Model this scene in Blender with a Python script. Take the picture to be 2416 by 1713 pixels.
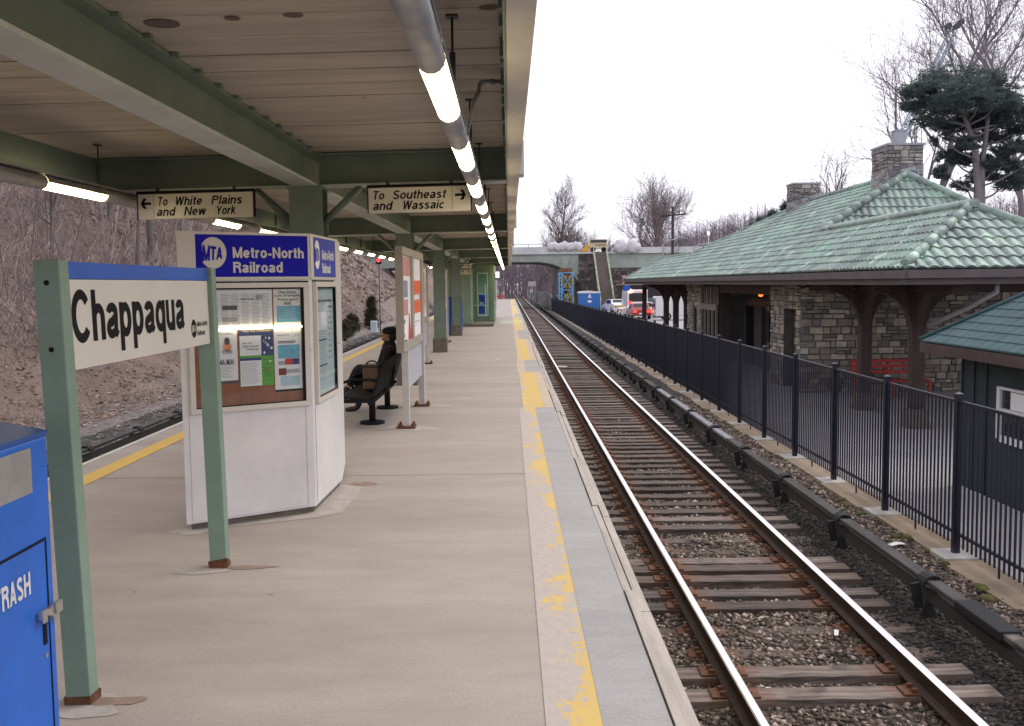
import bpy, bmesh, math, random
import numpy as np
from mathutils import Vector, Matrix, noise

# ------------------------------------------------------------------ scene, camera, sky, sun, exposure
for _o in list(bpy.data.objects):
    bpy.data.objects.remove(_o)
sc = bpy.context.scene
col = sc.collection
RAD = math.radians
random.seed(7)

CAM_Z = 1.9
cam_d = bpy.data.cameras.new("camera")
cam = bpy.data.objects.new("camera", cam_d)
col.objects.link(cam)
sc.camera = cam
cam_d.lens = 35.0
cam_d.sensor_width = 36.0
cam_d.clip_start = 0.05
cam_d.clip_end = 3000
yaw, pitch, roll = RAD(0.1446), RAD(4.5416), 0.011
rt = Vector((math.cos(yaw), -math.sin(yaw), 0))
fw = Vector((math.sin(yaw) * math.cos(pitch), math.cos(yaw) * math.cos(pitch), -math.sin(pitch)))
up = Vector((math.sin(yaw) * math.sin(pitch), math.cos(yaw) * math.sin(pitch), math.cos(pitch)))
rt2 = rt * math.cos(roll) - up * math.sin(roll)
up2 = rt * math.sin(roll) + up * math.cos(roll)
cam.matrix_world = Matrix(((rt2.x, up2.x, -fw.x, 0), (rt2.y, up2.y, -fw.y, 0), (rt2.z, up2.z, -fw.z, CAM_Z), (0, 0, 0, 1)))

SUN_EL, SUN_AZ = RAD(48), RAD(62)          # azimuth clockwise from +Y (ahead) towards +X (right)
world = bpy.data.worlds.new("World")
sc.world = world
world.use_nodes = True
wn = world.node_tree
bg = wn.nodes["Background"]
sky = wn.nodes.new("ShaderNodeTexSky")
sky.sky_type = 'NISHITA'
sky.sun_disc = False
sky.sun_elevation = SUN_EL
sky.sun_rotation = SUN_AZ
sky.air_density = 1.0
sky.dust_density = 4.0
hsv = wn.nodes.new("ShaderNodeHueSaturation")
hsv.inputs['Saturation'].default_value = 0.12
cloud = wn.nodes.new("ShaderNodeMixRGB")
cloud.inputs[0].default_value = 0.72
cloud.inputs[2].default_value = (7.15, 7.0, 7.95, 1)     # an even overcast layer over the clear sky
wn.links.new(sky.outputs[0], hsv.inputs['Color'])
wn.links.new(hsv.outputs[0], cloud.inputs[1])
wn.links.new(cloud.outputs[0], bg.inputs['Color'])
bg.inputs['Strength'].default_value = 0.15

sun_d = bpy.data.lights.new("sun", 'SUN')
sun_d.energy = 0.8
sun_d.angle = RAD(25)
sun_d.color = (1.0, 0.95, 0.9)
sun = bpy.data.objects.new("sun", sun_d)
col.objects.link(sun)
sd = Vector((math.sin(SUN_AZ) * math.cos(SUN_EL), math.cos(SUN_AZ) * math.cos(SUN_EL), math.sin(SUN_EL)))
sun.rotation_euler = sd.to_track_quat('Z', 'Y').to_euler()

sc.view_settings.view_transform = 'Standard'
sc.view_settings.look = 'None'
sc.view_settings.gamma = 1
sc.view_settings.exposure = 0.5
sc.cycles.max_bounces = 6
sc.cycles.diffuse_bounces = 4
sc.cycles.glossy_bounces = 3
sc.cycles.transparent_max_bounces = 10
sc.cycles.caustics_reflective = False
sc.cycles.caustics_refractive = False
sc.cycles.sample_clamp_indirect = 4.0

# ------------------------------------------------------------------ helpers
def tag(o, label=None, cat=None, group=None, kind=None):
    if label: o["label"] = label
    if cat: o["category"] = cat
    if group: o["group"] = group
    if kind: o["kind"] = kind
    return o

def thing(name, label, cat, loc=(0, 0, 0), rotz=0, group=None):
    o = bpy.data.objects.new(name, None)
    col.objects.link(o)
    o.location = loc
    o.rotation_euler = (0, 0, rotz)
    o.empty_display_size = 0.2
    return tag(o, label, cat, group)

def kids(o):
    return [c for c in bpy.data.objects if c.parent is o]

def copy_tree(o, parent=None):
    c = o.copy()
    col.objects.link(c)
    if parent is not None: c.parent = parent
    for ch in o.children:
        copy_tree(ch, c)
    return c

def wloc(o):
    v = Vector((0, 0, 0))
    while o is not None:
        v += o.location
        o = o.parent
    return v

class MB:
    def __init__(s):
        s.v = []; s.f = []; s.m = []; s.sm = []
    def add(s, vs, fs, mi=0, smooth=False):
        b = len(s.v)
        s.v.extend([tuple(v) for v in vs])
        for f in fs:
            s.f.append(tuple(b + i for i in f)); s.m.append(mi); s.sm.append(smooth)
        return s
    def box(s, x0, x1, y0, y1, z0, z1, mi=0):
        v = [(x0, y0, z0), (x1, y0, z0), (x1, y1, z0), (x0, y1, z0), (x0, y0, z1), (x1, y0, z1), (x1, y1, z1), (x0, y1, z1)]
        return s.add(v, [(3, 2, 1, 0), (4, 5, 6, 7), (0, 1, 5, 4), (1, 2, 6, 5), (2, 3, 7, 6), (3, 0, 4, 7)], mi)
    def bar(s, p0, p1, w, h, mi=0, upv=(0, 0, 1)):
        p0, p1 = Vector(p0), Vector(p1)
        d = (p1 - p0).normalized()
        u = Vector(upv)
        if abs(d.dot(u)) > 0.98: u = Vector((0, 1, 0))
        r = d.cross(u).normalized() * (w / 2)
        t = r.cross(d).normalized() * (h / 2)
        v = [p0 - r - t, p0 + r - t, p0 + r + t, p0 - r + t, p1 - r - t, p1 + r - t, p1 + r + t, p1 - r + t]
        return s.add(v, [(0, 1, 2, 3), (7, 6, 5, 4), (0, 4, 5, 1), (1, 5, 6, 2), (2, 6, 7, 3), (3, 7, 4, 0)], mi)
    def tube(s, pts, rad, n=8, mi=0, smooth=True, caps=True):
        pts = [Vector(p) for p in pts]
        if not isinstance(rad, (list, tuple)): rad = [rad] * len(pts)
        b = len(s.v)
        prev = None
        for i, p in enumerate(pts):
            if i == 0: d = pts[1] - pts[0]
            elif i == len(pts) - 1: d = pts[-1] - pts[-2]
            else: d = pts[i + 1] - pts[i - 1]
            if d.length < 1e-9: d = Vector((0, 0, 1))
            d.normalize()
            if prev is None:
                a = Vector((0, 0, 1)) if abs(d.z) < 0.9 else Vector((1, 0, 0))
                x = d.cross(a).normalized()
            else:
                x = (prev - d * prev.dot(d))
                x = x.normalized() if x.length > 1e-6 else d.cross(Vector((0.3, 1, 0.2))).normalized()
            prev = x
            y = d.cross(x)
            for k in range(n):
                a = 2 * math.pi * k / n
                s.v.append(tuple(p + (x * math.cos(a) + y * math.sin(a)) * rad[i]))
        for i in range(len(pts) - 1):
            for k in range(n):
                k2 = (k + 1) % n
                s.f.append((b + i * n + k, b + i * n + k2, b + (i + 1) * n + k2, b + (i + 1) * n + k)); s.m.append(mi); s.sm.append(smooth)
        if caps:
            s.f.append(tuple(b + k for k in range(n))[::-1]); s.m.append(mi); s.sm.append(False)
            e = b + (len(pts) - 1) * n
            s.f.append(tuple(e + k for k in range(n))); s.m.append(mi); s.sm.append(False)
        return s
    def lathe(s, prof, n=16, c=(0, 0, 0), mi=0, smooth=True):
        b = len(s.v)
        for (r, z) in prof:
            for k in range(n):
                a = 2 * math.pi * k / n
                s.v.append((c[0] + r * math.cos(a), c[1] + r * math.sin(a), c[2] + z))
        for i in range(len(prof) - 1):
            for k in range(n):
                k2 = (k + 1) % n
                s.f.append((b + i * n + k, b + i * n + k2, b + (i + 1) * n + k2, b + (i + 1) * n + k)); s.m.append(mi); s.sm.append(smooth)
        s.f.append(tuple(b + k for k in range(n))[::-1]); s.m.append(mi); s.sm.append(False)
        e = b + (len(prof) - 1) * n
        s.f.append(tuple(e + k for k in range(n))); s.m.append(mi); s.sm.append(False)
        return s
    def prism(s, poly, z0, z1, mi=0):
        n = len(poly)
        v = [(p[0], p[1], z0) for p in poly] + [(p[0], p[1], z1) for p in poly]
        f = [tuple(range(n))[::-1], tuple(range(n, 2 * n))] + [(i, (i + 1) % n, n + (i + 1) % n, n + i) for i in range(n)]
        return s.add(v, f, mi)
    def extr(s, poly3, vec, mi=0):
        """a polygon of 3-D points pushed along vec"""
        n = len(poly3); vec = Vector(vec)
        v = [Vector(p) for p in poly3] + [Vector(p) + vec for p in poly3]
        f = [tuple(range(n)), tuple(range(n, 2 * n))[::-1]] + [(i, n + i, n + (i + 1) % n, (i + 1) % n) for i in range(n)]
        return s.add(v, f, mi)
    def quad(s, a, b, c, d, mi=0):
        return s.add([a, b, c, d], [(0, 1, 2, 3)], mi)
    def build(s, name, mats, parent=None, local=False, bevel=0, fix=True):
        me = bpy.data.meshes.new(name)
        me.from_pydata(s.v, [], s.f)
        if not isinstance(mats, (list, tuple)): mats = [mats]
        for m in mats: me.materials.append(m)
        me.polygons.foreach_set("material_index", s.m)
        me.polygons.foreach_set("use_smooth", s.sm)
        if bevel or fix:
            bm = bmesh.new(); bm.from_mesh(me)
            if fix: bmesh.ops.recalc_face_normals(bm, faces=bm.faces)
            if bevel:
                es = [e for e in bm.edges if len(e.link_faces) == 2 and e.calc_face_angle(0) > 0.6]
                bmesh.ops.bevel(bm, geom=es, offset=bevel, segments=2, profile=0.6, affect='EDGES', clamp_overlap=True)
            bm.to_mesh(me); bm.free()
        me.update()
        o = bpy.data.objects.new(name, me)
        col.objects.link(o)
        if parent is not None:
            o.parent = parent
            if not local: o.location = -wloc(parent)
        return o

class Frame:
    """a flat frame in space: o + u*r + v*up + d*n"""
    def __init__(s, o, r, upv=(0, 0, 1), n=None):
        s.o = Vector(o); s.r = Vector(r).normalized(); s.u = Vector(upv).normalized()
        s.n = Vector(n).normalized() if n else s.r.cross(s.u).normalized()
    def p(s, u, v, d=0):
        return s.o + s.r * u + s.u * v + s.n * d
    def rect(s, mb, u0, u1, v0, v1, d, mi=0):
        return mb.quad(s.p(u0, v0, d), s.p(u1, v0, d), s.p(u1, v1, d), s.p(u0, v1, d), mi)
    def slab(s, mb, u0, u1, v0, v1, d0, d1, mi=0):
        a = [s.p(u0, v0, d0), s.p(u1, v0, d0), s.p(u1, v1, d0), s.p(u0, v1, d0)]
        return mb.extr(a, s.n * (d1 - d0), mi)
    def disc(s, mb, u, v, r, d, mi=0, n=20, sy=1.0, clip=None):
        pts = []
        for k in range(n):
            a = 2 * math.pi * k / n
            pts.append(s.p(u + r * math.cos(a), v + r * sy * math.sin(a), d))
        return mb.add(pts, [tuple(range(n))], mi)

_txt_cache = {}
def text_mesh(string, bold=0.0, shear=0.0):
    key = (string, bold, shear)
    if key in _txt_cache: return _txt_cache[key]
    cu = bpy.data.curves.new("lettering", 'FONT')
    cu.body = string
    cu.offset = bold
    cu.shear = shear
    cu.resolution_u = 5
    ob = bpy.data.objects.new("lettering", cu)
    col.objects.link(ob)
    dg = bpy.context.evaluated_depsgraph_get()
    me = bpy.data.meshes.new_from_object(ob.evaluated_get(dg))
    vs = [v.co.copy() for v in me.vertices]
    fs = [tuple(p.vertices) for p in me.polygons]
    bpy.data.objects.remove(ob); bpy.data.meshes.remove(me); bpy.data.curves.remove(cu)
    x0 = min(v.x for v in vs); x1 = max(v.x for v in vs); y0 = min(v.y for v in vs); y1 = max(v.y for v in vs)
    r = ([((v.x - x0) / (x1 - x0), (v.y - y0) / (y1 - y0)) for v in vs], fs)
    _txt_cache[key] = r
    return r

def put_text(mb, fr, string, u0, u1, v0, v1, d, mi=0, bold=0.0, shear=0.0, warp=None):
    vs, fs = text_mesh(string, bold, shear)
    out = []
    for (a, b) in vs:
        if warp: a, b = warp(a, b)
        out.append(fr.p(u0 + a * (u1 - u0), v0 + b * (v1 - v0), d))
    mb.add(out, fs, mi)

# ------------------------------------------------------------------ materials
def newmat(name):
    m = bpy.data.materials.new(name); m.use_nodes = True
    nt = m.node_tree
    return m, nt, nt.nodes["Principled BSDF"]

def rgba(c): return (c[0], c[1], c[2], 1)

def noise_node(nt, scale, detail=4, stretch=None, rough=0.55, world=False):
    tc = nt.nodes.new("ShaderNodeNewGeometry" if world else "ShaderNodeTexCoord")
    out = tc.outputs['Position'] if world else tc.outputs['Object']
    if stretch:
        mp = nt.nodes.new("ShaderNodeMapping"); mp.inputs['Scale'].default_value = stretch
        nt.links.new(out, mp.inputs[0]); out = mp.outputs[0]
    n = nt.nodes.new("ShaderNodeTexNoise")
    n.inputs['Scale'].default_value = scale; n.inputs['Detail'].default_value = detail; n.inputs['Roughness'].default_value = rough
    nt.links.new(out, n.inputs['Vector'])
    return n

def ramp(nt, src, stops):
    r = nt.nodes.new("ShaderNodeValToRGB")
    el = r.color_ramp.elements
    while len(el) < len(stops): el.new(0.5)
    for e, (p, c) in zip(el, stops):
        e.position = p; e.color = rgba(c) if not isinstance(c, (int, float)) else (c, c, c, 1)
    nt.links.new(src, r.inputs[0])
    return r

def mixrgb(nt, fac, a, b, mode='MIX'):
    n = nt.nodes.new("ShaderNodeMixRGB"); n.blend_type = mode
    for i, x in ((0, fac), (1, a), (2, b)):
        if hasattr(x, 'links') or hasattr(x, 'is_linked'): nt.links.new(x, n.inputs[i])
        elif isinstance(x, (int, float)): n.inputs[i].default_value = x
        else: n.inputs[i].default_value = rgba(x)
    return n

def mk(name, c, rough=0.6, var=0.15, scale=5, bump=0.0, bscale=60, metal=0.0, spec=0.4, c2=None, spots=None, stretch=None, world=False, coat=0):
    """a plain painted / stone / wood surface: two scales of noise, optional second colour and dark spots"""
    m, nt, b = newmat(name)
    n1 = noise_node(nt, scale, 5, stretch, 0.6, world)
    hi = tuple(min(1, x * (1 + var)) for x in c); lo = tuple(x * (1 - var) for x in c)
    r1 = ramp(nt, n1.outputs[0], [(0.28, lo), (0.72, c2 if c2 else hi)])
    n2 = noise_node(nt, scale * 7.3, 3, stretch, 0.6, world)
    r2 = ramp(nt, n2.outputs[0], [(0.3, 1 - var * 0.6), (0.7, 1.0)])
    out = mixrgb(nt, 1.0, r1.outputs[0], r2.outputs[0], 'MULTIPLY').outputs[0]
    if spots:
        sc_, th_, cc = spots
        n3 = noise_node(nt, sc_, 5, None, 0.7, world)
        r3 = ramp(nt, n3.outputs[0], [(th_, 0.0), (th_ + 0.06, 1.0)])
        out = mixrgb(nt, r3.outputs[0], out, cc).outputs[0]
    nt.links.new(out, b.inputs['Base Color'])
    b.inputs['Roughness'].default_value = rough
    b.inputs['Metallic'].default_value = metal
    b.inputs['Specular IOR Level'].default_value = spec
    if coat: b.inputs['Coat Weight'].default_value = coat
    if bump:
        nb = noise_node(nt, bscale, 4, stretch, 0.6, world)
        bp = nt.nodes.new("ShaderNodeBump"); bp.inputs['Strength'].default_value = bump; bp.inputs['Distance'].default_value = 0.02
        nt.links.new(nb.outputs[0], bp.inputs['Height']); nt.links.new(bp.outputs[0], b.inputs['Normal'])
    return m

def emit(name, c, strength):
    m, nt, b = newmat(name)
    b.inputs['Base Color'].default_value = rgba(c)
    b.inputs['Emission Color'].default_value = rgba(c)
    b.inputs['Emission Strength'].default_value = strength
    return m

def glass_mat(name, tint=(1, 1, 1), gloss=1.0):
    m, nt, b = newmat(name)
    nt.nodes.remove(b)
    t = nt.nodes.new("ShaderNodeBsdfTransparent"); t.inputs[0].default_value = rgba(tint)
    g = nt.nodes.new("ShaderNodeBsdfGlossy"); g.inputs['Roughness'].default_value = 0.02
    f = nt.nodes.new("ShaderNodeFresnel"); f.inputs[0].default_value = 1.5
    mu = nt.nodes.new("ShaderNodeMath"); mu.operation = 'MULTIPLY'; mu.inputs[1].default_value = gloss
    mx = nt.nodes.new("ShaderNodeMixShader")
    nt.links.new(f.outputs[0], mu.inputs[0]); nt.links.new(mu.outputs[0], mx.inputs[0])
    nt.links.new(t.outputs[0], mx.inputs[1]); nt.links.new(g.outputs[0], mx.inputs[2])
    nt.links.new(mx.outputs[0], nt.nodes["Material Output"].inputs[0])
    return m

def stone_mat(name, stops, nvar=0.35):
    """squared rubble: every block its own tone, with blotches"""
    m, nt, b = newmat(name)
    g = nt.nodes.new("ShaderNodeNewGeometry")
    r1 = ramp(nt, g.outputs['Random Per Island'], stops)
    n2 = noise_node(nt, 4.2, 6, None, 0.7, True)
    r2 = ramp(nt, n2.outputs[0], [(0.3, 1 - nvar), (0.7, 1.15)])
    mx = mixrgb(nt, 1.0, r1.outputs[0], r2.outputs[0], 'MULTIPLY')
    nt.links.new(mx.outputs[0], b.inputs['Base Color']); b.inputs['Roughness'].default_value = 0.92
    nb = noise_node(nt, 16, 5, None, 0.7, True)
    bp = nt.nodes.new("ShaderNodeBump"); bp.inputs['Strength'].default_value = 0.8; bp.inputs['Distance'].default_value = 0.03
    nt.links.new(nb.outputs[0], bp.inputs['Height']); nt.links.new(bp.outputs[0], b.inputs['Normal'])
    return m
def stone_face(mb, fr, u0, u1, v0, v1, wmax=.62, hmax=.30, seed=1, dep=.05, mi=0):
    """random squared blocks: the rectangle is cut again and again, each piece a rough slab"""
    r_ = random.Random(seed)
    def cut(a, b, c_, d_, lev):
        w, h = b - a, d_ - c_
        wm, hm = wmax * r_.uniform(.45, 1.1), hmax * r_.uniform(.5, 1.1)
        if (h > hm and h / hmax >= w / wmax * .7) or (h > hmax * 1.1):
            t = c_ + h * r_.uniform(.35, .65); cut(a, b, c_, t, lev + 1); cut(a, b, t, d_, lev + 1); return
        if w > wm and w > .16:
            t = a + w * r_.uniform(.3, .7); cut(a, t, c_, d_, lev + 1); cut(t, b, c_, d_, lev + 1); return
        g = .010; j = lambda: r_.uniform(-.012, .012)
        z = r_.uniform(.012, dep)
        p = [(a + g + j(), c_ + g + j()), (b - g + j(), c_ + g + j()), (b - g + j(), d_ - g + j()), (a + g + j(), d_ - g + j())]
        ca, cc = (a + b) / 2, (c_ + d_) / 2
        q_ = [(ca + (x - ca) * .90, cc + (y - cc) * .86) for x, y in p]
        vs = [fr.p(x, y, .002) for x, y in p] + [fr.p(x, y, z + r_.uniform(-.006, .006)) for x, y in q_]
        mb.add(vs, [(4, 5, 6, 7), (0, 1, 5, 4), (1, 2, 6, 5), (2, 3, 7, 6), (3, 0, 4, 7)], mi)
    cut(u0, u1, v0, v1, 0)

GREEN = mk("green steel paint", (0.165, 0.215, 0.182), 0.5, 0.14, 3, 0.05, 40, spots=(3.1, 0.74, (0.09, 0.06, 0.04)))
FLANGE = mk("green flange paint with bounce light", (0.50, 0.535, 0.515), 0.6, 0.12, 3, 0.05, 40)  # paler than the beam green to imitate light bounced up from the platform
GREEN2 = mk("pale green sign paint", (0.20, 0.285, 0.225), 0.45, 0.1, 4, 0.04, 40, spots=(9, 0.74, (0.10, 0.06, 0.035)))
PLANK = mk("ceiling plank paint", (0.415, 0.37, 0.315), 0.75, 0.18, 1.3, 0.1, 60, stretch=(0.6, 4, 1), world=True)
DARKGAP = mk("dark void", (0.02, 0.018, 0.02), 0.9, 0.1)
STAIN = mk("brown knockout", (0.13, 0.095, 0.085), 0.9, 0.2, 30)
FASCIA = mk("cream fascia paint", (0.56, 0.54, 0.50), 0.6, 0.12, 3, 0.05, 30, spots=(6, 0.72, (0.33, 0.31, 0.27)))
GALV = mk("galvanised pipe", (0.36, 0.355, 0.36), 0.42, 0.18, 8, 0.05, 50, metal=0.45)
STEELDARK = mk("dark steel", (0.06, 0.055, 0.055), 0.6, 0.2, 8)
RUST = mk("rusty iron", (0.15, 0.065, 0.03), 0.9, 0.45, 14, 0.4, 80)
LAMP = emit("lit lamp diffuser", (1.0, 0.80, 0.43), 13.0)
CREAM = mk("cream sign face", (0.60, 0.56, 0.47), 0.28, 0.06, 2, spec=.5)
SIGNWHITE = mk("white enamel sign", (0.67, 0.64, 0.58), 0.35, 0.05, 2, spots=(11, 0.76, (0.45, 0.42, 0.38)))
BLACK = mk("black lettering", (0.010, 0.010, 0.012), 0.8, 0.1, spec=.15)
SIGNBLUE = mk("blue sign band", (0.03, 0.115, 0.53), 0.45, 0.12, 3, spec=.25)
NAVY = mk("deep blue header", (0.010, 0.010, 0.37), 0.6, 0.06, 3, spec=.12)
NAVY2 = mk("faded blue header", (0.05, 0.07, 0.42), 0.6, 0.06, 3, spec=.12)
KWHITE = mk("white kiosk enamel", (0.66, 0.645, 0.64), 0.4, 0.09, 2, 0.03, 30, spots=(5.5, 0.70, (0.50, 0.475, 0.455)))
KBEIGE = mk("beige kiosk frame", (0.60, 0.56, 0.50), 0.45, 0.06, 2)
WOODB = mk("brown panelling", (0.27, 0.095, 0.035), 0.5, 0.25, 4, 0.05, 30, stretch=(6, 6, 0.6))
PAPER = mk("white paper", (0.80, 0.80, 0.82), 0.7, 0.04, 4)
PAPERW = mk("cream paper", (0.78, 0.76, 0.71), 0.7, 0.04, 4)
PRINT = mk("grey print", (0.42, 0.42, 0.43), 0.8, 0.2, 60)
PRINTD = mk("dark print", (0.10, 0.10, 0.12), 0.8, 0.3, 60)
CYAN = mk("light blue print", (0.16, 0.45, 0.60), 0.7, 0.2, 18)
PALECYAN = mk("pale blue print", (0.45, 0.60, 0.68), 0.7, 0.15, 14)
GREENP = mk("bright green print", (0.12, 0.40, 0.05), 0.7, 0.15, 14)
INDIGO = mk("indigo print", (0.05, 0.06, 0.20), 0.7, 0.2, 20)
REDP = mk("red print", (0.55, 0.05, 0.04), 0.7, 0.1, 10)
ORANGEP = mk("orange red print", (0.80, 0.12, 0.02), 0.6, 0.05, 10)
PINKP = mk("faded pink print", (0.60, 0.28, 0.28), 0.7, 0.2, 12)
SKINP = mk("peach print", (0.72, 0.30, 0.17), 0.7, 0.3, 20)
GLASS = glass_mat("display glass", (0.99, 1.0, 1.0), 0.45)
GLASSG = glass_mat("greenish display glass", (0.97, 0.99, 0.99), 0.25)
BLUEBIN = mk("blue bin enamel", (0.016, 0.12, 0.52), 0.45, 0.14, 4, 0.06, 30, spots=(14, 0.735, (0.045, 0.09, 0.25)))
BLUEDK = mk("dark blue bin hood", (0.025, 0.085, 0.29), 0.4, 0.1, 4)
GREYPL = mk("grey liner plastic", (0.27, 0.26, 0.25), 0.6, 0.15, 6)
CHROME = mk("worn chrome", (0.55, 0.54, 0.52), 0.3, 0.1, 20, metal=0.9)
BENCH = mk("black coated bench steel", (0.010, 0.010, 0.013), 0.75, 0.2, 20, 0.1, 120, spec=.2)
BOARDG = mk("grey beige board frame", (0.35, 0.31, 0.265), 0.6, 0.08, 3)
BOARDW = mk("pale grey board post", (0.50, 0.48, 0.47), 0.55, 0.08, 3)
MESHG = mk("perforated grey panel", (0.40, 0.40, 0.45), 0.6, 0.1, 60)
CONCD = mk("dark concrete footing", (0.17, 0.145, 0.12), 0.9, 0.3, 9, 0.3, 60)
FENCE = mk("black fence paint", (0.012, 0.013, 0.028), 0.42, 0.15, 12)
# ------------------------------------------------------------------ a plain grotesque alphabet drawn with strokes
def _arc(cx, cy, rx, ry, a0, a1, n=14):
    return [(cx + rx * math.cos(RAD(a0 + (a1 - a0) * i / n)), cy + ry * math.sin(RAD(a0 + (a1 - a0) * i / n))) for i in range(n + 1)]
def glyph(c, w):
    """strokes (centre lines) of one letter, its width, and the band its ends are trimmed to; cap height 1, x height .73"""
    h = w / 2; X = .735
    if c == 'C': return [_arc(.40, .5, .40 - h, .51 - h, 38, 322, 26)], .78, (-.01, 1.01)
    if c == 'h': return [[(h, 0), (h, 1)], [(h, .36)] + _arc(.28, .44, .28 - h, X - h - .44, 165, 0, 12) + [(.56 - h, 0)]], .56, (0, 1)
    if c == 'n': return [[(h, 0), (h, X)], [(h, .36)] + _arc(.28, .44, .28 - h, X - h - .44, 165, 0, 12) + [(.56 - h, 0)]], .56, (0, X)
    if c == 'u': return [[(.56 - h, X), (.56 - h, 0)], [(h, X)] + _arc(.28, .28, .28 - h, .28 - h, 180, 345, 12) + [(.56 - h, .36)]], .56, (0, X)
    if c == 'a': return [_arc(.275, .52, .235 - h * .6, X - h - .52, 172, 0, 12) + [(.53 - h, .15), (.56 - h * .4, h * .6)],
                         [(.53 - h, .445), (.36, .40)] + _arc(.235, .215, .235 - h, .215 - h, 88, 300, 14) + [(.44, .14), (.53 - h, .25)]], .57, (0, X)
    if c in 'pb': return [[(h, X if c == 'p' else 1), (h, -.28 if c == 'p' else 0)], _arc(.295, X / 2, .295 - h, X / 2 - h, -180, 180, 26)], .59, (-.28, 1)
    if c in 'qdg': return [[(.59 - h, 1 if c == 'd' else X), (.59 - h, {'q': -.28, 'd': 0, 'g': -.1}[c])], _arc(.295, X / 2, .295 - h, X / 2 - h, 0, 360, 26)] + ([_arc(.28, -.08, .31 - h, .2 - h, 0, -165, 12)] if c == 'g' else []), .59, (-.29, 1)
    if c == 'o': return [_arc(.295, X / 2, .295 - h, X / 2 - h, 0, 360, 28)], .59, (0, X)
    if c == 'e': return [_arc(.29, X / 2, .29 - h, X / 2 - h, 0, 318, 26), [(h, X / 2 - .01), (.58 - h * .6, X / 2 - .01)]], .58, (0, X)
    if c == 'c': return [_arc(.28, X / 2, .28 - h, X / 2 - h, 42, 318, 22)], .54, (0, X)
    if c == 't': return [[(.17, .94), (.17, .20)] + _arc(.17 + .12, .2, .12, .2 - h, 180, 280, 6), [(0, X - h * .8), (.33, X - h * .8)]], .34, (0, .95)
    if c == 'r': return [[(h, 0), (h, X)], [(h, .34)] + _arc(.31, .40, .31 - h, X - h - .40, 160, 78, 8)], .37, (0, X)
    if c == 'l': return [[(h, 0), (h, 1)]], w, (0, 1)
    if c == 'i': return [[(h, 0), (h, X)], [(h, .86), (h, 1)]], w, (0, 1)
    if c == 'k': return [[(h, 0), (h, 1)], [(h, .26), (.50 - h, X + .03)], [(.20, .40), (.56 - h, -.03)]], .56, (0, 1)
    if c == 's': return [_arc(.25, .545, .235 - h * .8, .19 - h, 25, 215, 12) + [(.30, .375)] + _arc(.26, .20, .25 - h * .9, .20 - h, 62, -155, 14)], .52, (0, X)
    if c == 'm': return [[(h, 0), (h, X)], [(h, .36)] + _arc(.245, .46, .245 - h, X - h - .46, 165, 0, 10) + [(.49 - h, 0)], [(.49 - h, .36)] + _arc(.66, .46, .245 - h, X - h - .46, 165, 0, 10) + [(.905 - h, 0)]], .905, (0, X)
    if c == 'S': return [_arc(.32, .735, .295 - h * .8, .275 - h, 22, 225, 14) + [(.36, .50)] + _arc(.33, .265, .32 - h * .9, .275 - h, 60, -158, 16)], .66, (-.01, 1.01)
    if c == 'M': return [[(h, 0), (h, 1)], [(.84 - h, 0), (.84 - h, 1)], [(h * .9, 1.05), (.42, .05)], [(.84 - h * .9, 1.05), (.42, .05)]], .84, (0, 1)
    if c == 'N': return [[(h, 0), (h, 1)], [(.72 - h, 0), (.72 - h, 1)], [(h * .9, 1.05), (.72 - h * .9, -.05)]], .72, (0, 1)
    if c in 'RP': return [[(h, 0), (h, 1)], [(h, 1 - h)] + [(.40, 1 - h)] + _arc(.42, .74, .25 - h, .26 - h, 90, -90, 12) + [(h, .48 + h)]] + ([[(.40, .50), (.52, .44), (.57, .30), (.60, -.02)]] if c == 'R' else []), .68, (0, 1)
    if c == 'T': return [[(.31, 0), (.31, 1)], [(0, 1 - h * .9), (.62, 1 - h * .9)]], .62, (0, 1)
    if c == 'W': return [[(h * .9, 1.03), (.25, -.03)], [(.25, -.03), (.46, 1.03)], [(.46, 1.03), (.67, -.03)], [(.67, -.03), (.92 - h * .9, 1.03)]], .92, (0, 1)
    if c == 'w': return [[(h * .9, X + .03), (.19, -.03)], [(.19, -.03), (.375, X + .03)], [(.375, X + .03), (.56, -.03)], [(.56, -.03), (.75 - h * .9, X + .03)]], .75, (0, X)
    if c == 'Y': return [[(.33, 0), (.33, .42)], [(h * .9, 1.04), (.33, .38)], [(.66 - h * .9, 1.04), (.33, .38)]], .66, (0, 1)
    if c == 'A': return [[(h * .9, -.03), (.34, 1.03)], [(.68 - h * .9, -.03), (.34, 1.03)], [(.16, .28), (.52, .28)]], .68, (0, 1)
    if c == 'H': return [[(h, 0), (h, 1)], [(.7 - h, 0), (.7 - h, 1)], [(h, .51), (.7 - h, .51)]], .7, (0, 1)
    if c == 'O': return [_arc(.40, .5, .40 - h, .51 - h, 0, 360, 28)], .80, (-.01, 1.01)
    if c == 'L': return [[(h, 0), (h, 1)], [(h, h * .9), (.56, h * .9)]], .56, (0, 1)
    if c == 'y': return [[(h * .9, X + .04), (.27, .02)], [(.54 - h * .9, X + .04), (.24, -.16), (.06, -.22)]], .54, (-.28, X)
    if c == 'f': return [[(.14, 0), (.14, .80)] + _arc(.28, .82, .14, .18 - h, 180, 95, 6), [(0, X - h), (.32, X - h)]], .33, (0, 1)
    if c == '-': return [[(.03, .34), (.33, .34)]], .36, (0, 1)
    if c == '.': return [[(h, 0), (h, w)]], w, (0, 1)
    return [], .30, (0, 1)
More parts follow.
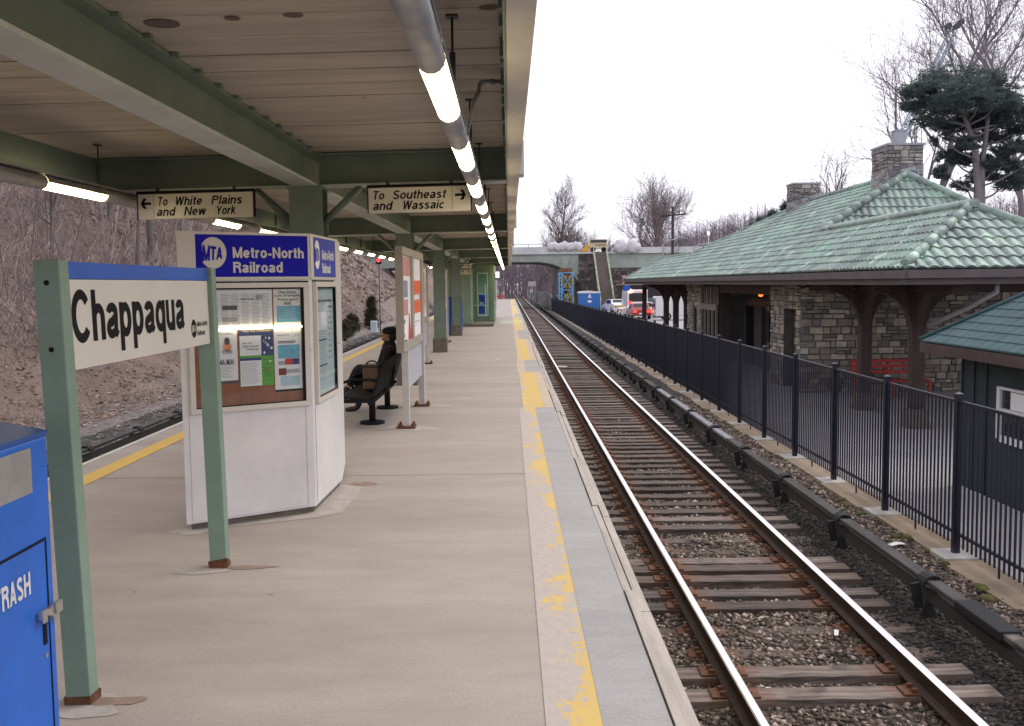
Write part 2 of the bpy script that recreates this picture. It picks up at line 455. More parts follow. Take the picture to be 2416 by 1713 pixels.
def stroke_quads(pts, h):
    out = []
    n = len(pts); L, R_ = [], []
    for i in range(n):
        p = Vector(pts[i])
        a = (Vector(pts[i]) - Vector(pts[i - 1])).normalized() if i > 0 else None
        b = (Vector(pts[i + 1]) - Vector(pts[i])).normalized() if i < n - 1 else None
        closed = (Vector(pts[0]) - Vector(pts[-1])).length < 1e-6
        if a is None and closed: a = (Vector(pts[-1]) - Vector(pts[-2])).normalized()
        if b is None and closed: b = (Vector(pts[1]) - Vector(pts[0])).normalized()
        if a is None: a = b
        if b is None: b = a
        t = (a + b)
        t = t.normalized() if t.length > 1e-6 else a
        nn = Vector((-t.y, t.x)); k = nn.dot(Vector((-a.y, a.x)))
        q_ = nn * (h / max(.45, k))
        L.append(p + q_); R_.append(p - q_)
    return L, R_
def stroke_text(mb, fr, string, u0, u1, vbase, cap, d, w=.19, mi=0, shear=0.0, sp=.085, warp=None):
    x = 0; items = []
    for c in string:
        st_, wd, (lo, hi) = glyph(c, w)
        items.append((x, st_, lo, hi)); x += wd + sp
    W = x - sp; k = (u1 - u0) / W; j = 0
    for x0, st_, lo, hi in items:
        for s_ in st_:
            L, R_ = stroke_quads(s_, w / 2)
            dd = d + .00012 * (j % 6); j += 1
            def P(q_):
                a, b = x0 + q_.x, min(hi, max(lo, q_.y))
                a += shear * b
                a, b = a * k, b * cap
                if warp: a, b = warp(a / (u1 - u0), b / cap); a *= (u1 - u0); b *= cap
                return fr.p(u0 + a, vbase + b, dd)
            for i in range(len(L) - 1):
                mb.add([P(L[i]), P(L[i + 1]), P(R_[i + 1]), P(R_[i])], [(0, 1, 2, 3)], mi)
# ------------------------------------------------------------------ setting: ground, hillside, ballast, pavement
def structure(mb, name, mats, **k):
    o = mb.build(name, mats, **k)
    o["kind"] = "structure"
    return o

def ground_mat():
    m, nt, b = newmat("leafy earth")
    n1 = noise_node(nt, 0.55, 6, None, 0.7, True)
    r1 = ramp(nt, n1.outputs[0], [(0.3, (0.115, 0.092, 0.080)), (0.5, (0.195, 0.146, 0.120)), (0.72, (0.28, 0.218, 0.185))])
    n2 = noise_node(nt, 9, 5, None, 0.75, True)
    r2 = ramp(nt, n2.outputs[0], [(0.32, (0.55, 0.52, 0.53)), (0.66, (1.3, 1.2, 1.15))])
    mx = mixrgb(nt, 1.0, r1.outputs[0], r2.outputs[0], 'MULTIPLY')
    n3 = noise_node(nt, 30, 3, None, 0.7, True)
    r3 = ramp(nt, n3.outputs[0], [(0.64, 0.0), (0.70, 0.7)])
    mx2 = mixrgb(nt, r3.outputs[0], mx.outputs[0], (0.50, 0.38, 0.32))
    # greyer gravelly dirt beside the track
    tc = nt.nodes.new("ShaderNodeNewGeometry"); sp = nt.nodes.new("ShaderNodeSeparateXYZ"); nt.links.new(tc.outputs['Position'], sp.inputs[0])
    mr = nt.nodes.new("ShaderNodeMapRange"); mr.inputs[1].default_value = -12.5; mr.inputs[2].default_value = -9.8
    nt.links.new(sp.outputs['X'], mr.inputs[0])
    mm = nt.nodes.new("ShaderNodeMath"); mm.operation = 'MULTIPLY'; mm.inputs[1].default_value = 0.75
    nt.links.new(mr.outputs[0], mm.inputs[0])
    mx3 = mixrgb(nt, mm.outputs[0], mx2.outputs[0], (0.23, 0.205, 0.195))
    nt.links.new(mx3.outputs[0], b.inputs['Base Color'])
    b.inputs['Roughness'].default_value = 0.95
    bp = nt.nodes.new("ShaderNodeBump"); bp.inputs['Strength'].default_value = 0.9; bp.inputs['Distance'].default_value = 0.12
    nt.links.new(n2.outputs[0], bp.inputs['Height']); nt.links.new(bp.outputs[0], b.inputs['Normal'])
    return m

EARTH = ground_mat()
FARGROUND = mk("winter ground", (0.15, 0.12, 0.10), 0.95, 0.3, 0.2, world=True)
mb = MB(); mb.quad((-1500, -300, -1.62), (1500, -300, -1.62), (1500, 2600, -1.62), (-1500, 2600, -1.62))
structure(mb, "ground", FARGROUND)

def hill_z(x, y):
    """the bank left of the tracks and the wooded rises ahead and to the right"""
    z = -1.45
    if x < -9.4:
        d = -9.4 - x
        k = min(1.0, max(0.0, (y - 14) / 50.0))
        s = 0.30 + 0.50 * k
        t = max(0.0, d - 3.0 * (1 - k) - 0.6)
        z += 0.05 * min(d, 3) + s * min(t, 26) + 0.12 * max(0, min(t - 26, 60))
        z += 0.55 * min(1, d / 4) * noise.noise((x * 0.16, y * 0.12, 1.3)) + 0.22 * min(1, d / 3) * noise.noise((x * 0.6, y * 0.6, 4.1))
    return z

nx, ny = 60, 150
xs = [-9.0 - 0.35 * i - 0.028 * i * i for i in range(nx)]
ys = [-4 + 0.55 * j + 0.0125 * j * j for j in range(ny)]
mb = MB()
vs = [(x, y, hill_z(x, y)) for y in ys for x in xs]
fs = [(j * nx + i, j * nx + i + 1, (j + 1) * nx + i + 1, (j + 1) * nx + i) for j in range(ny - 1) for i in range(nx - 1)]
mb.add(vs, fs, 0, True)
structure(mb, "hillside", EARTH)

def right_hill_z(x, y):
    d = max(0.0, x - 14 - 0.02 * (y - 150)) * (1 if y > 150 else 0)
    k = max(0.0, min(1.0, (y - 158) / 60))
    return -1.46 + k * min(0.27 * max(0, x - 11), 15) + 0.8 * k * noise.noise((x * .05, y * .05, 0))
mb = MB()
nx, ny = 30, 24
vs = [(8 + 8 * i, 158 + 14 * j, right_hill_z(8 + 8 * i, 158 + 14 * j)) for j in range(ny) for i in range(nx)]
fs = [(j * nx + i, j * nx + i + 1, (j + 1) * nx + i + 1, (j + 1) * nx + i) for j in range(ny - 1) for i in range(nx - 1)]
mb.add(vs, fs, 0, True)
structure(mb, "wooded_hill", FARGROUND)

def ballast_mat():
    m, nt, b = newmat("track ballast")
    tc = nt.nodes.new("ShaderNodeNewGeometry")
    vo = nt.nodes.new("ShaderNodeTexVoronoi"); vo.inputs['Scale'].default_value = 17
    nt.links.new(tc.outputs['Position'], vo.inputs['Vector'])
    sp0 = nt.nodes.new("ShaderNodeSeparateXYZ"); nt.links.new(vo.outputs['Color'], sp0.inputs[0])
    r = ramp(nt, sp0.outputs[0], [(0.0, (0.035, 0.03, 0.028)), (0.45, (0.095, 0.08, 0.072)), (0.85, (0.17, 0.15, 0.14)), (1.0, (0.32, 0.30, 0.29))])
    r2 = ramp(nt, vo.outputs['Distance'], [(0.0, 1.0), (0.75, 0.25)])
    mx = mixrgb(nt, 1.0, r.outputs[0], r2.outputs[0], 'MULTIPLY')
    n = noise_node(nt, 0.8, 4, None, 0.6, True)
    r3 = ramp(nt, n.outputs[0], [(0.35, (0.7, 0.65, 0.62)), (0.65, (1.25, 1.12, 1.05))])
    mx2 = mixrgb(nt, 1.0, mx.outputs[0], r3.outputs[0], 'MULTIPLY')
    # a belt of black brake dust and grease beside the third rail
    sp = nt.nodes.new("ShaderNodeSeparateXYZ"); nt.links.new(tc.outputs['Position'], sp.inputs[0])
    r4 = nt.nodes.new("ShaderNodeValToRGB")
    el = r4.color_ramp.elements; el[0].position = 0.0; el[0].color = (0, 0, 0, 1); el[1].position = 1.0; el[1].color = (0, 0, 0, 1)
    for p, c in ((0.30, 0.0), (0.48, 0.75), (0.72, 0.75), (0.82, 0.0)):
        e = el.new(p); e.color = (c, c, c, 1)
    mr = nt.nodes.new("ShaderNodeMapRange"); mr.inputs[1].default_value = 2.6; mr.inputs[2].default_value = 4.8
    nt.links.new(sp.outputs['X'], mr.inputs[0]); nt.links.new(mr.outputs[0], r4.inputs[0])
    mx3 = mixrgb(nt, r4.outputs[0], mx2.outputs[0], (0.022, 0.02, 0.022))
    nt.links.new(mx3.outputs[0], b.inputs['Base Color'])
    b.inputs['Roughness'].default_value = 0.95
    bp = nt.nodes.new("ShaderNodeBump"); bp.inputs['Strength'].default_value = 1.0; bp.inputs['Distance'].default_value = 0.04
    inv = nt.nodes.new("ShaderNodeMath"); inv.operation = 'SUBTRACT'; inv.inputs[0].default_value = 1
    nt.links.new(vo.outputs['Distance'], inv.inputs[1])
    nt.links.new(inv.outputs[0], bp.inputs['Height']); nt.links.new(bp.outputs[0], b.inputs['Normal'])
    return m

BALLAST = ballast_mat()
def bed_z(x, y):
    z = -1.415 + 0.022 * noise.noise((x * 1.7, y * 1.7, 0.5)) + 0.01 * noise.noise((x * 6, y * 6, 2.5))
    if x > 3.7: z += 0.05 * min(1, (x - 3.7) / 0.8)
    return z
mb = MB()
xs = [0.2 + 0.11 * i for i in range(45)]
ys = [2.5 + 0.11 * j + 0.0011 * j * j for j in range(330)]
vs = [(x, y, bed_z(x, y)) for y in ys for x in xs]
fs = [(j * 45 + i, j * 45 + i + 1, (j + 1) * 45 + i + 1, (j + 1) * 45 + i) for j in range(329) for i in range(44)]
mb.add(vs, fs, 0, True)
mb.quad((0.2, ys[-1], -1.42), (5.0, ys[-1], -1.42), (5.0, 330, -1.42), (0.2, 330, -1.42))
structure(mb, "track_ballast", BALLAST)
mb = MB()
xs = [-9.6 + 0.4 * i for i in range(13)]; ys = [-3 + 0.8 * j + 0.003 * j * j for j in range(200)]
vs = [(x, y, -1.42 + 0.05 * noise.noise((x, y, 7))) for y in ys for x in xs]
fs = [(j * 13 + i, j * 13 + i + 1, (j + 1) * 13 + i + 1, (j + 1) * 13 + i) for j in range(199) for i in range(12)]
mb.add(vs, fs, 0, True)
structure(mb, "second_track_ballast", BALLAST)

# loose stones close to the camera
def rock_mat():
    m, nt, b = newmat("loose ballast stone")
    g = nt.nodes.new("ShaderNodeNewGeometry")
    r = ramp(nt, g.outputs['Random Per Island'], [(0.0, (0.035, 0.029, 0.024)), (0.35, (0.10, 0.080, 0.064)), (0.70, (0.18, 0.152, 0.128)), (0.90, (0.29, 0.255, 0.225)), (1.0, (0.55, 0.51, 0.47))])
    n = noise_node(nt, 0.9, 4, None, 0.6, True)
    r3 = ramp(nt, n.outputs[0], [(0.35, (0.75, 0.66, 0.6)), (0.65, (1.2, 1.08, 1.0))])
    mx2 = mixrgb(nt, 1.0, r.outputs[0], r3.outputs[0], 'MULTIPLY')
    sp = nt.nodes.new("ShaderNodeSeparateXYZ"); nt.links.new(g.outputs['Position'], sp.inputs[0])
    r4 = nt.nodes.new("ShaderNodeValToRGB")
    el = r4.color_ramp.elements; el[0].position = 0.0; el[0].color = (0, 0, 0, 1); el[1].position = 1.0; el[1].color = (0, 0, 0, 1)
    for p, c in ((0.32, 0.0), (0.48, 0.8), (0.70, 0.8), (0.82, 0.0)):
        e = el.new(p); e.color = (c, c, c, 1)
    mr = nt.nodes.new("ShaderNodeMapRange"); mr.inputs[1].default_value = 2.6; mr.inputs[2].default_value = 4.8
    nt.links.new(sp.outputs['X'], mr.inputs[0]); nt.links.new(mr.outputs[0], r4.inputs[0])
    mx3 = mixrgb(nt, r4.outputs[0], mx2.outputs[0], (0.02, 0.019, 0.02))
    nt.links.new(mx3.outputs[0], b.inputs['Base Color'])
    b.inputs['Roughness'].default_value = 0.9
    return m
ROCK = rock_mat()
rng = np.random.default_rng(3)
def scatter_rocks(name, n, x0, x1, y0, y1, smin, smax, zfun, mat, flat=0.65):
    px = rng.uniform(x0, x1, n); py = y0 + (y1 - y0) * rng.uniform(0, 1, n) ** 1.25
    base = np.array([(1, 0, 0), (0, 1, 0), (-1, 0, 0), (0, -1, 0), (0, 0, 1), (0, 0, -1)], float)
    tri = np.array([(0, 1, 4), (1, 2, 4), (2, 3, 4), (3, 0, 4), (1, 0, 5), (2, 1, 5), (3, 2, 5), (0, 3, 5)])
    s = rng.uniform(smin, smax, n) * (1 + 0.03 * (py - y0))
    V = base[None] * rng.uniform(0.5, 1.3, (n, 6, 1)) + rng.uniform(-0.38, 0.38, (n, 6, 3))
    V *= s[:, None, None]; V[:, :, 2] *= flat
    a = rng.uniform(0, 6.28, n); ca, sa = np.cos(a), np.sin(a)
    X = V[:, :, 0] * ca[:, None] - V[:, :, 1] * sa[:, None]; Y = V[:, :, 0] * sa[:, None] + V[:, :, 1] * ca[:, None]
    pz = np.array([zfun(x, y) for x, y in zip(px, py)]) + s * 0.15
    V = np.stack([X + px[:, None], Y + py[:, None], V[:, :, 2] + pz[:, None]], -1).reshape(-1, 3)
    F = (tri[None] + (np.arange(n) * 6)[:, None, None]).reshape(-1, 3)
    me = bpy.data.meshes.new(name)
    me.vertices.add(len(V)); me.vertices.foreach_set("co", V.ravel())
    me.loops.add(F.size); me.loops.foreach_set("vertex_index", F.ravel().astype(np.int32))
    me.polygons.add(len(F)); me.polygons.foreach_set("loop_start", np.arange(0, F.size, 3, dtype=np.int32))
    me.materials.append(mat); me.update(calc_edges=True)
    o = bpy.data.objects.new(name, me); col.objects.link(o)
    o["kind"] = "stuff"
    return o
scatter_rocks("ballast_stones", 60000, 0.8, 5.0, 5.2, 28, 0.014, 0.034, bed_z, ROCK)

# pavement beyond the fence, kerb strip, car park
PAVE = mk("pale pavement", (0.40, 0.385, 0.39), 0.85, 0.12, 0.8, 0.1, 40, spots=(1.5, 0.72, (0.30, 0.28, 0.28)), world=True)
LOT = mk("worn car park", (0.33, 0.32, 0.325), 0.8, 0.15, 0.5, 0.1, 20, world=True)
mb = MB(); mb.quad((5.4, -6, -1.36), (62, -6, -1.36), (62, 66, -1.36), (5.4, 66, -1.36)); structure(mb, "pavement", PAVE)
mb = MB(); mb.quad((5.4, 66, -1.366), (70, 66, -1.366), (70, 152, -1.366), (5.4, 152, -1.366)); structure(mb, "car_park", LOT)
KERB = mk("tan kerb concrete", (0.33, 0.255, 0.18), 0.9, 0.28, 1.1, 0.3, 40, spots=(4, 0.69, (0.12, 0.11, 0.07)), world=True)
KERB2 = mk("pale footing concrete", (0.46, 0.44, 0.41), 0.9, 0.15, 3, 0.2, 40)

FENCE_Y = [11.54 + 2.21 * k for k in range(-3, 51)]
def fence_z(y):
    return -0.0042 * max(0, y - 27)
mb = MB()
for k in range(len(FENCE_Y) - 1):
    y0, y1 = FENCE_Y[k] + 0.21, FENCE_Y[k + 1] - 0.26
    e = 0.04 * math.sin(k * 2.7)
    mb.box(4.98 + e, 5.47, y0 + 0.005, y1 - 0.005, -1.62, -1.335 + fence_z(y0) * 0.35 + 0.012 * math.sin(k * 5.1))
    mb.box(5.0, 5.5, y1, FENCE_Y[k + 1] + 0.205, -1.62, -1.322 + fence_z(y0) * 0.35, 1)
structure(mb, "kerb", [KERB, KERB2])

# ------------------------------------------------------------------ platform
def concrete_mat(name, ca, cb, world=True):
    m, nt, b = newmat(name)
    n1 = noise_node(nt, 0.7, 6, (0.35, 1.5, 1), 0.65, True)
    r1 = ramp(nt, n1.outputs[0], [(0.25, ca), (0.75, cb)])
    n2 = noise_node(nt, 2.6, 7, (0.7, 1.7, 1), 0.75, True)
    r2 = ramp(nt, n2.outputs[0], [(0.3, (0.88, 0.865, 0.86)), (0.65, (1.03, 1.02, 1.0))])
    mx = mixrgb(nt, 1.0, r1.outputs[0], r2.outputs[0], 'MULTIPLY')
    n3 = noise_node(nt, 55, 3, None, 0.7, True)
    r3 = ramp(nt, n3.outputs[0], [(0.3, 0.86), (0.7, 1.06)])
    mx2 = mixrgb(nt, 1.0, mx.outputs[0], r3.outputs[0], 'MULTIPLY')
    vo = nt.nodes.new("ShaderNodeTexVoronoi"); vo.inputs['Scale'].default_value = 3.4
    g = nt.nodes.new("ShaderNodeNewGeometry"); nt.links.new(g.outputs['Position'], vo.inputs['Vector'])
    r4 = ramp(nt, vo.outputs['Distance'], [(0.05, 1.0), (0.075, 0.0)])
    vs_ = nt.nodes.new("ShaderNodeSeparateXYZ"); nt.links.new(vo.outputs['Color'], vs_.inputs[0])
    r6 = ramp(nt, vs_.outputs[0], [(0.70, 0.0), (0.95, 0.6)])
    mm = nt.nodes.new("ShaderNodeMath"); mm.operation = 'MULTIPLY'
    nt.links.new(r6.outputs[0], mm.inputs[1]); nt.links.new(r4.outputs[0], mm.inputs[0])
    mx3 = mixrgb(nt, mm.outputs[0], mx2.outputs[0], (0.10, 0.085, 0.08))
    nt.links.new(mx3.outputs[0], b.inputs['Base Color'])
    b.inputs['Roughness'].default_value = 0.85
    bp = nt.nodes.new("ShaderNodeBump"); bp.inputs['Strength'].default_value = 0.25; bp.inputs['Distance'].default_value = 0.006
    nt.links.new(n3.outputs[0], bp.inputs['Height']); nt.links.new(bp.outputs[0], b.inputs['Normal'])
    return m

CONC = concrete_mat("platform concrete", (0.315, 0.272, 0.245), (0.425, 0.378, 0.345))
PATCH = concrete_mat("grey patch concrete", (0.30, 0.295, 0.30), (0.385, 0.38, 0.38))
TANC = concrete_mat("tan tile border", (0.46, 0.375, 0.29), (0.53, 0.44, 0.35))

def worn_paint(name, axis_lo, axis_hi, base, paint, bias, lo_=-.26, hi_=.16, sc1=2.2):
    m, nt, b = newmat(name)
    g = nt.nodes.new("ShaderNodeNewGeometry"); sp = nt.nodes.new("ShaderNodeSeparateXYZ"); nt.links.new(g.outputs['Position'], sp.inputs[0])
    n1 = noise_node(nt, sc1, 6, (1.5, 0.9, 1), 0.72, True)
    n2 = noise_node(nt, 26, 4, (1, 0.5, 1), 0.75, True)
    mr = nt.nodes.new("ShaderNodeMapRange"); mr.inputs[1].default_value = axis_lo; mr.inputs[2].default_value = axis_hi
    mr.inputs[3].default_value = lo_ + bias; mr.inputs[4].default_value = hi_ + bias
    nt.links.new(sp.outputs['X'], mr.inputs[0])
    a1 = nt.nodes.new("ShaderNodeMath"); a1.operation = 'ADD'; nt.links.new(n1.outputs[0], a1.inputs[0]); nt.links.new(mr.outputs[0], a1.inputs[1])
    s2 = nt.nodes.new("ShaderNodeMath"); s2.operation = 'MULTIPLY_ADD'; s2.inputs[1].default_value = 0.35; nt.links.new(n2.outputs[0], s2.inputs[0]); nt.links.new(a1.outputs[0], s2.inputs[2])
    r = ramp(nt, s2.outputs[0], [(0.69, 0.0), (0.74, 1.0)])
    rb = ramp(nt, n2.outputs[0], [(0.3, tuple(x * 0.86 for x in base)), (0.6, base)])
    rp = ramp(nt, n1.outputs[0], [(0.3, tuple(x * 0.85 for x in paint)), (0.7, paint)])
    mx = mixrgb(nt, r.outputs[0], rb.outputs[0], rp.outputs[0])
    nt.links.new(mx.outputs[0], b.inputs['Base Color']); b.inputs['Roughness'].default_value = 0.8
    return m
YEL = (0.60, 0.425, 0.135)
WORN = worn_paint("worn yellow paint", 0.14, 0.40, (0.44, 0.39, 0.36), YEL, 0.0, -.12, .09, 1.5)
SOLIDY = worn_paint("solid yellow paint", 0.1, 0.6, (0.46, 0.40, 0.36), YEL, 0.20)
LEFTY = worn_paint("left yellow paint", -4.6, -4.0, (0.46, 0.40, 0.36), (0.66, 0.43, 0.09), 0.28)

plat = thing("platform", "long island platform of pinkish concrete with worn yellow edge stripes", "platform", (-1.9, 60, -1.5))
P0, P1, PXL, PXR = -3.0, 127.0, -4.60, 0.685
mb = MB()
ys = [P0]
for k in range(14):
    j = 0.7 + 9.17 * k
    if j > P0 and j < P1: ys += [j - 0.010, j - 0.0095, j + 0.0095, j + 0.010]
ys.append(P1)
vs = []; fs = []
for y in ys:
    dip = 0.0
    for k in range(14):
        if abs(y - (0.7 + 9.17 * k)) < 0.0097: dip = -0.02
    vs += [(PXL, y, -0.32), (PXL, y, dip), (PXR, y, dip), (PXR, y, -0.32)]
for i in range(len(ys) - 1):
    b = i * 4
    for q in range(4):
        fs.append((b + q, b + (q + 1) % 4, b + 4 + (q + 1) % 4, b + 4 + q))
fs += [(0, 1, 2, 3), tuple(len(vs) - 4 + q for q in (3, 2, 1, 0))]
mb.add(vs, fs)
mb.build("deck", CONC, plat)
mb = MB(); mb.box(-4.3, 0.38, P0, P1 - .5, -1.6, -0.321); mb.build("foundation_wall", CONCD, plat)
EDGEW = mk("weathered edge timber", (0.43, 0.39, 0.35), 0.85, 0.2, 2.0, 0.3, 30, stretch=(6, 0.5, 6), world=True)
for nm, x0, x1, zt in (("inner", 0.690, 0.738, 0.012), ("outer", 0.746, 0.800, 0.004)):
    y = P0; k = 0
    mb = MB()
    L = [6.9 if nm == "inner" else 5.62, 2.35, 2.35, 3.9, 3.0, 5.2]
    while y < P1 - 0.1:
        y1 = min(P1, y + (L[k % 6] if k else (9.0 if nm == "inner" else 8.62)))
        e = 0.004 * math.sin(k * 3.3 + (1 if nm == "inner" else 0))
        mb.box(x0 + e, x1 + e, y + 0.006, y1 - 0.006, -0.20, zt + e)
        y = y1; k += 1
    o = mb.build("edge_board", EDGEW, plat)
mb = MB(); mb.box(-4.665, -4.605, P0, P1, -0.2, 0.004); mb.build("edge_board", FASCIA, plat)

segs = [(P0, 15.2, 'W'), (15.2, 21.4, 'Y'), (21.4, 24.7, 'G'), (24.7, 34.3, 'Y'), (34.3, 41, 'G'), (41, 58, 'Y'), (58, 64, 'G'), (64, 90, 'Y'), (90, 95, 'G'), (95, P1, 'Y')]
for (y0, y1, k) in segs:
    if k == 'W':
        mb = MB(); mb.quad((0.14, y0, .004), (0.385, y0, .004), (0.385, y1, .004), (0.14, y1, .004)); mb.build("yellow_stripe", WORN, plat)
        mb = MB(); mb.quad((0.386, y0, .005), (0.684, y0, .005), (0.684, y1, .005), (0.386, y1, .005)); mb.build("concrete_patch", PATCH, plat)
    elif k == 'Y':
        mb = MB(); mb.quad((0.20, y0, .004), (0.53, y0, .004), (0.53, y1, .004), (0.20, y1, .004)); mb.build("yellow_stripe", SOLIDY, plat)
        mb = MB(); mb.quad((0.531, y0, .004), (0.684, y0, .004), (0.684, y1, .004), (0.531, y1, .004)); mb.build("tan_border", TANC, plat)
    else:
        mb = MB(); mb.quad((0.36, y0, .004), (0.684, y0, .004), (0.684, y1, .004), (0.36, y1, .004)); mb.build("concrete_patch", PATCH, plat)
        mb = MB(); mb.quad((0.17, y0, .004), (0.359, y0, .004), (0.359, y1, .004), (0.17, y1, .004)); mb.build("pale_patch", TANC, plat)
mb = MB(); mb.quad((-4.34, P0, .004), (-4.12, P0, .004), (-4.12, P1, .004), (-4.34, P1, .004)); mb.build("yellow_stripe", LEFTY, plat)

# rust and mortar stains that have their own outline
def blob(mb, cx, cy, rx, ry, z, mi=0, n=22, seed=0, jag=0.25):
    r_ = random.Random(seed)
    ph = [r_.uniform(0, 6.28) for _ in range(4)]
    pts = []
    for k in range(n):
        a = 2 * math.pi * k / n
        q = 1 + jag * (0.5 * math.sin(2 * a + ph[0]) + 0.4 * math.sin(3 * a + ph[1]) + 0.35 * math.sin(5 * a + ph[2]) + 0.3 * math.sin(7 * a + ph[3]))
        pts.append((cx + rx * q * math.cos(a), cy + ry * q * math.sin(a), z))
    mb.add(pts, [tuple(range(n))], mi)
RSTAIN = mk("rust stain", (0.29, 0.21, 0.165), 0.9, 0.25, 14)
MORTAR = mk("pale mortar", (0.425, 0.388, 0.362), 0.9, 0.15, 10)
for i, t_ in enumerate(((-1.86, 4.46, .16, .05), (-1.80, 6.63, .2, .04), (-1.42, 9.45, .12, .1))):
    mb = MB(); blob(mb, *t_, .003, 0, seed=i + 1); mb.build("rust_stain", RSTAIN, plat)
for i, t_ in enumerate(((-2.1, 6.56, .17, .09), (-1.97, 4.42, .2, .13), (-2.50, 7.66, .17, .10))):
    mb = MB(); blob(mb, *t_, .0028, 0, seed=i + 4); mb.build("mortar_patch", MORTAR, plat)
mb = MB()
mb.add([(-2.6, 7.62, .0026), (-1.62, 8.06, .0026), (-1.42, 8.25, .0026), (-1.40, 9.3, .0026), (-1.7, 9.5, .0026), (-1.75, 8.3, .0026), (-2.5, 7.85, .0026)], [(0, 1, 2, 3, 4, 5, 6)])
mb.build("mortar_patch", MORTAR, plat)
for (x, y) in ((-1.38, 13.2), (-1.38, 15.65), (-1.9, 27.6), (-1.9, 18.6), (-1.9, 36.8)):
    mb = MB(); blob(mb, x + .05, y - .05, 0.36, 0.24, .0028, 0, seed=int(y * 7)); mb.build("mortar_patch", MORTAR, plat)

# ------------------------------------------------------------------ tracks
RAILSIDE = mk("rail side rust", (0.065, 0.042, 0.034), 0.8, 0.3, 6, 0.1, 60)
RAILTOP = mk("polished rail head", (0.92, 0.88, 0.87), 0.33, 0.04, 3, 0.0, 60, metal=0.95, stretch=(20, 0.6, 20))
RZ = -1.17
def rail_mb(xc, y0, y1):
    mb = MB()
    prof = [(-.07, 0), (.07, 0), (.07, .012), (.012, .03), (.010, .125), (.033, .135), (.036, .165), (.026, .172), (-.026, .172), (-.036, .165), (-.033, .135), (-.010, .125), (-.012, .03), (-.07, .012)]
    n = len(prof); zb = RZ - .172
    vs = [(xc + a, y0, zb + b) for a, b in prof] + [(xc + a, y1, zb + b) for a, b in prof]
    for i in range(n):
        mb.add([vs[i], vs[(i + 1) % n], vs[n + (i + 1) % n], vs[n + i]], [(0, 1, 2, 3)], 1 if i in (6, 7, 8) else 0)
    mb.add(vs, [tuple(range(n)), tuple(range(2 * n - 1, n - 1, -1))], 0)
    return mb
def rail(xc, label):
    tag(rail_mb(xc, 2.5, 330).build("rail", [RAILSIDE, RAILTOP]), label, "rail", "running rails")
TRX = 2.4975
rail(TRX - 0.7525, "polished steel rail nearest the platform edge, on the right of it")
rail(TRX + 0.7525, "polished steel rail farther from the platform, beside the third rail and fence")
rail(-6.1 + 0.7525, "rail hidden close under the left platform edge")
rail(-6.1 - 0.7525, "rail of the left track beside the dark third rail under the bank")

def tie_mat(name, c, c2):
    m, nt, b = newmat(name)
    oi = nt.nodes.new("ShaderNodeObjectInfo")
    n1 = noise_node(nt, 2.0, 5, (0.7, 9, 9), 0.65)
    r1 = ramp(nt, n1.outputs[0], [(0.32, c), (0.52, c2), (0.70, tuple(x * 1.7 for x in c2))])
    r2 = ramp(nt, oi.outputs['Random'], [(0.0, (0.6, 0.57, 0.55)), (1.0, (1.3, 1.2, 1.12))])
    mx = mixrgb(nt, 1.0, r1.outputs[0], r2.outputs[0], 'MULTIPLY')
    n2 = noise_node(nt, 3.1, 3, None, 0.6, True)
    r3 = ramp(nt, n2.outputs[0], [(0.58, 0.0), (0.7, 0.55)])
    mx2 = mixrgb(nt, r3.outputs[0], mx.outputs[0], (0.02, 0.018, 0.018))
    tc = nt.nodes.new("ShaderNodeTexCoord"); sp = nt.nodes.new("ShaderNodeSeparateXYZ"); nt.links.new(tc.outputs['Object'], sp.inputs[0])
    ab = nt.nodes.new("ShaderNodeMath"); ab.operation = 'ABSOLUTE'; nt.links.new(sp.outputs['X'], ab.inputs[0])
    sb = nt.nodes.new("ShaderNodeMath"); sb.operation = 'SUBTRACT'; sb.inputs[1].default_value = .70; nt.links.new(ab.outputs[0], sb.inputs[0])
    a2 = nt.nodes.new("ShaderNodeMath"); a2.operation = 'ABSOLUTE'; nt.links.new(sb.outputs[0], a2.inputs[0])
    n4 = noise_node(nt, 5, 4, None, 0.7, True)
    ad = nt.nodes.new("ShaderNodeMath"); ad.operation = 'MULTIPLY_ADD'; ad.inputs[1].default_value = -.45; nt.links.new(n4.outputs[0], ad.inputs[0]); nt.links.new(a2.outputs[0], ad.inputs[2])
    r5 = ramp(nt, ad.outputs[0], [(0.0, 0.42), (0.05, 0.0)])
    mx2 = mixrgb(nt, r5.outputs[0], mx2.outputs[0], (0.15, 0.062, 0.030))
    nt.links.new(mx2.outputs[0], b.inputs['Base Color']); b.inputs['Roughness'].default_value = 0.88
    bp = nt.nodes.new("ShaderNodeBump"); bp.inputs['Strength'].default_value = 0.7; bp.inputs['Distance'].default_value = 0.02
    nt.links.new(n1.outputs[0], bp.inputs['Height']); nt.links.new(bp.outputs[0], b.inputs['Normal'])
    return m
TIE = tie_mat("creosoted tie", (0.038, 0.030, 0.026), (0.105, 0.082, 0.070))
TIEG = tie_mat("weathered grey tie", (0.05, 0.041, 0.036), (0.165, 0.14, 0.125))
PLATE = mk("rusty tie plate", (0.17, 0.072, 0.036), 0.85, 0.4, 25, 0.3, 90)

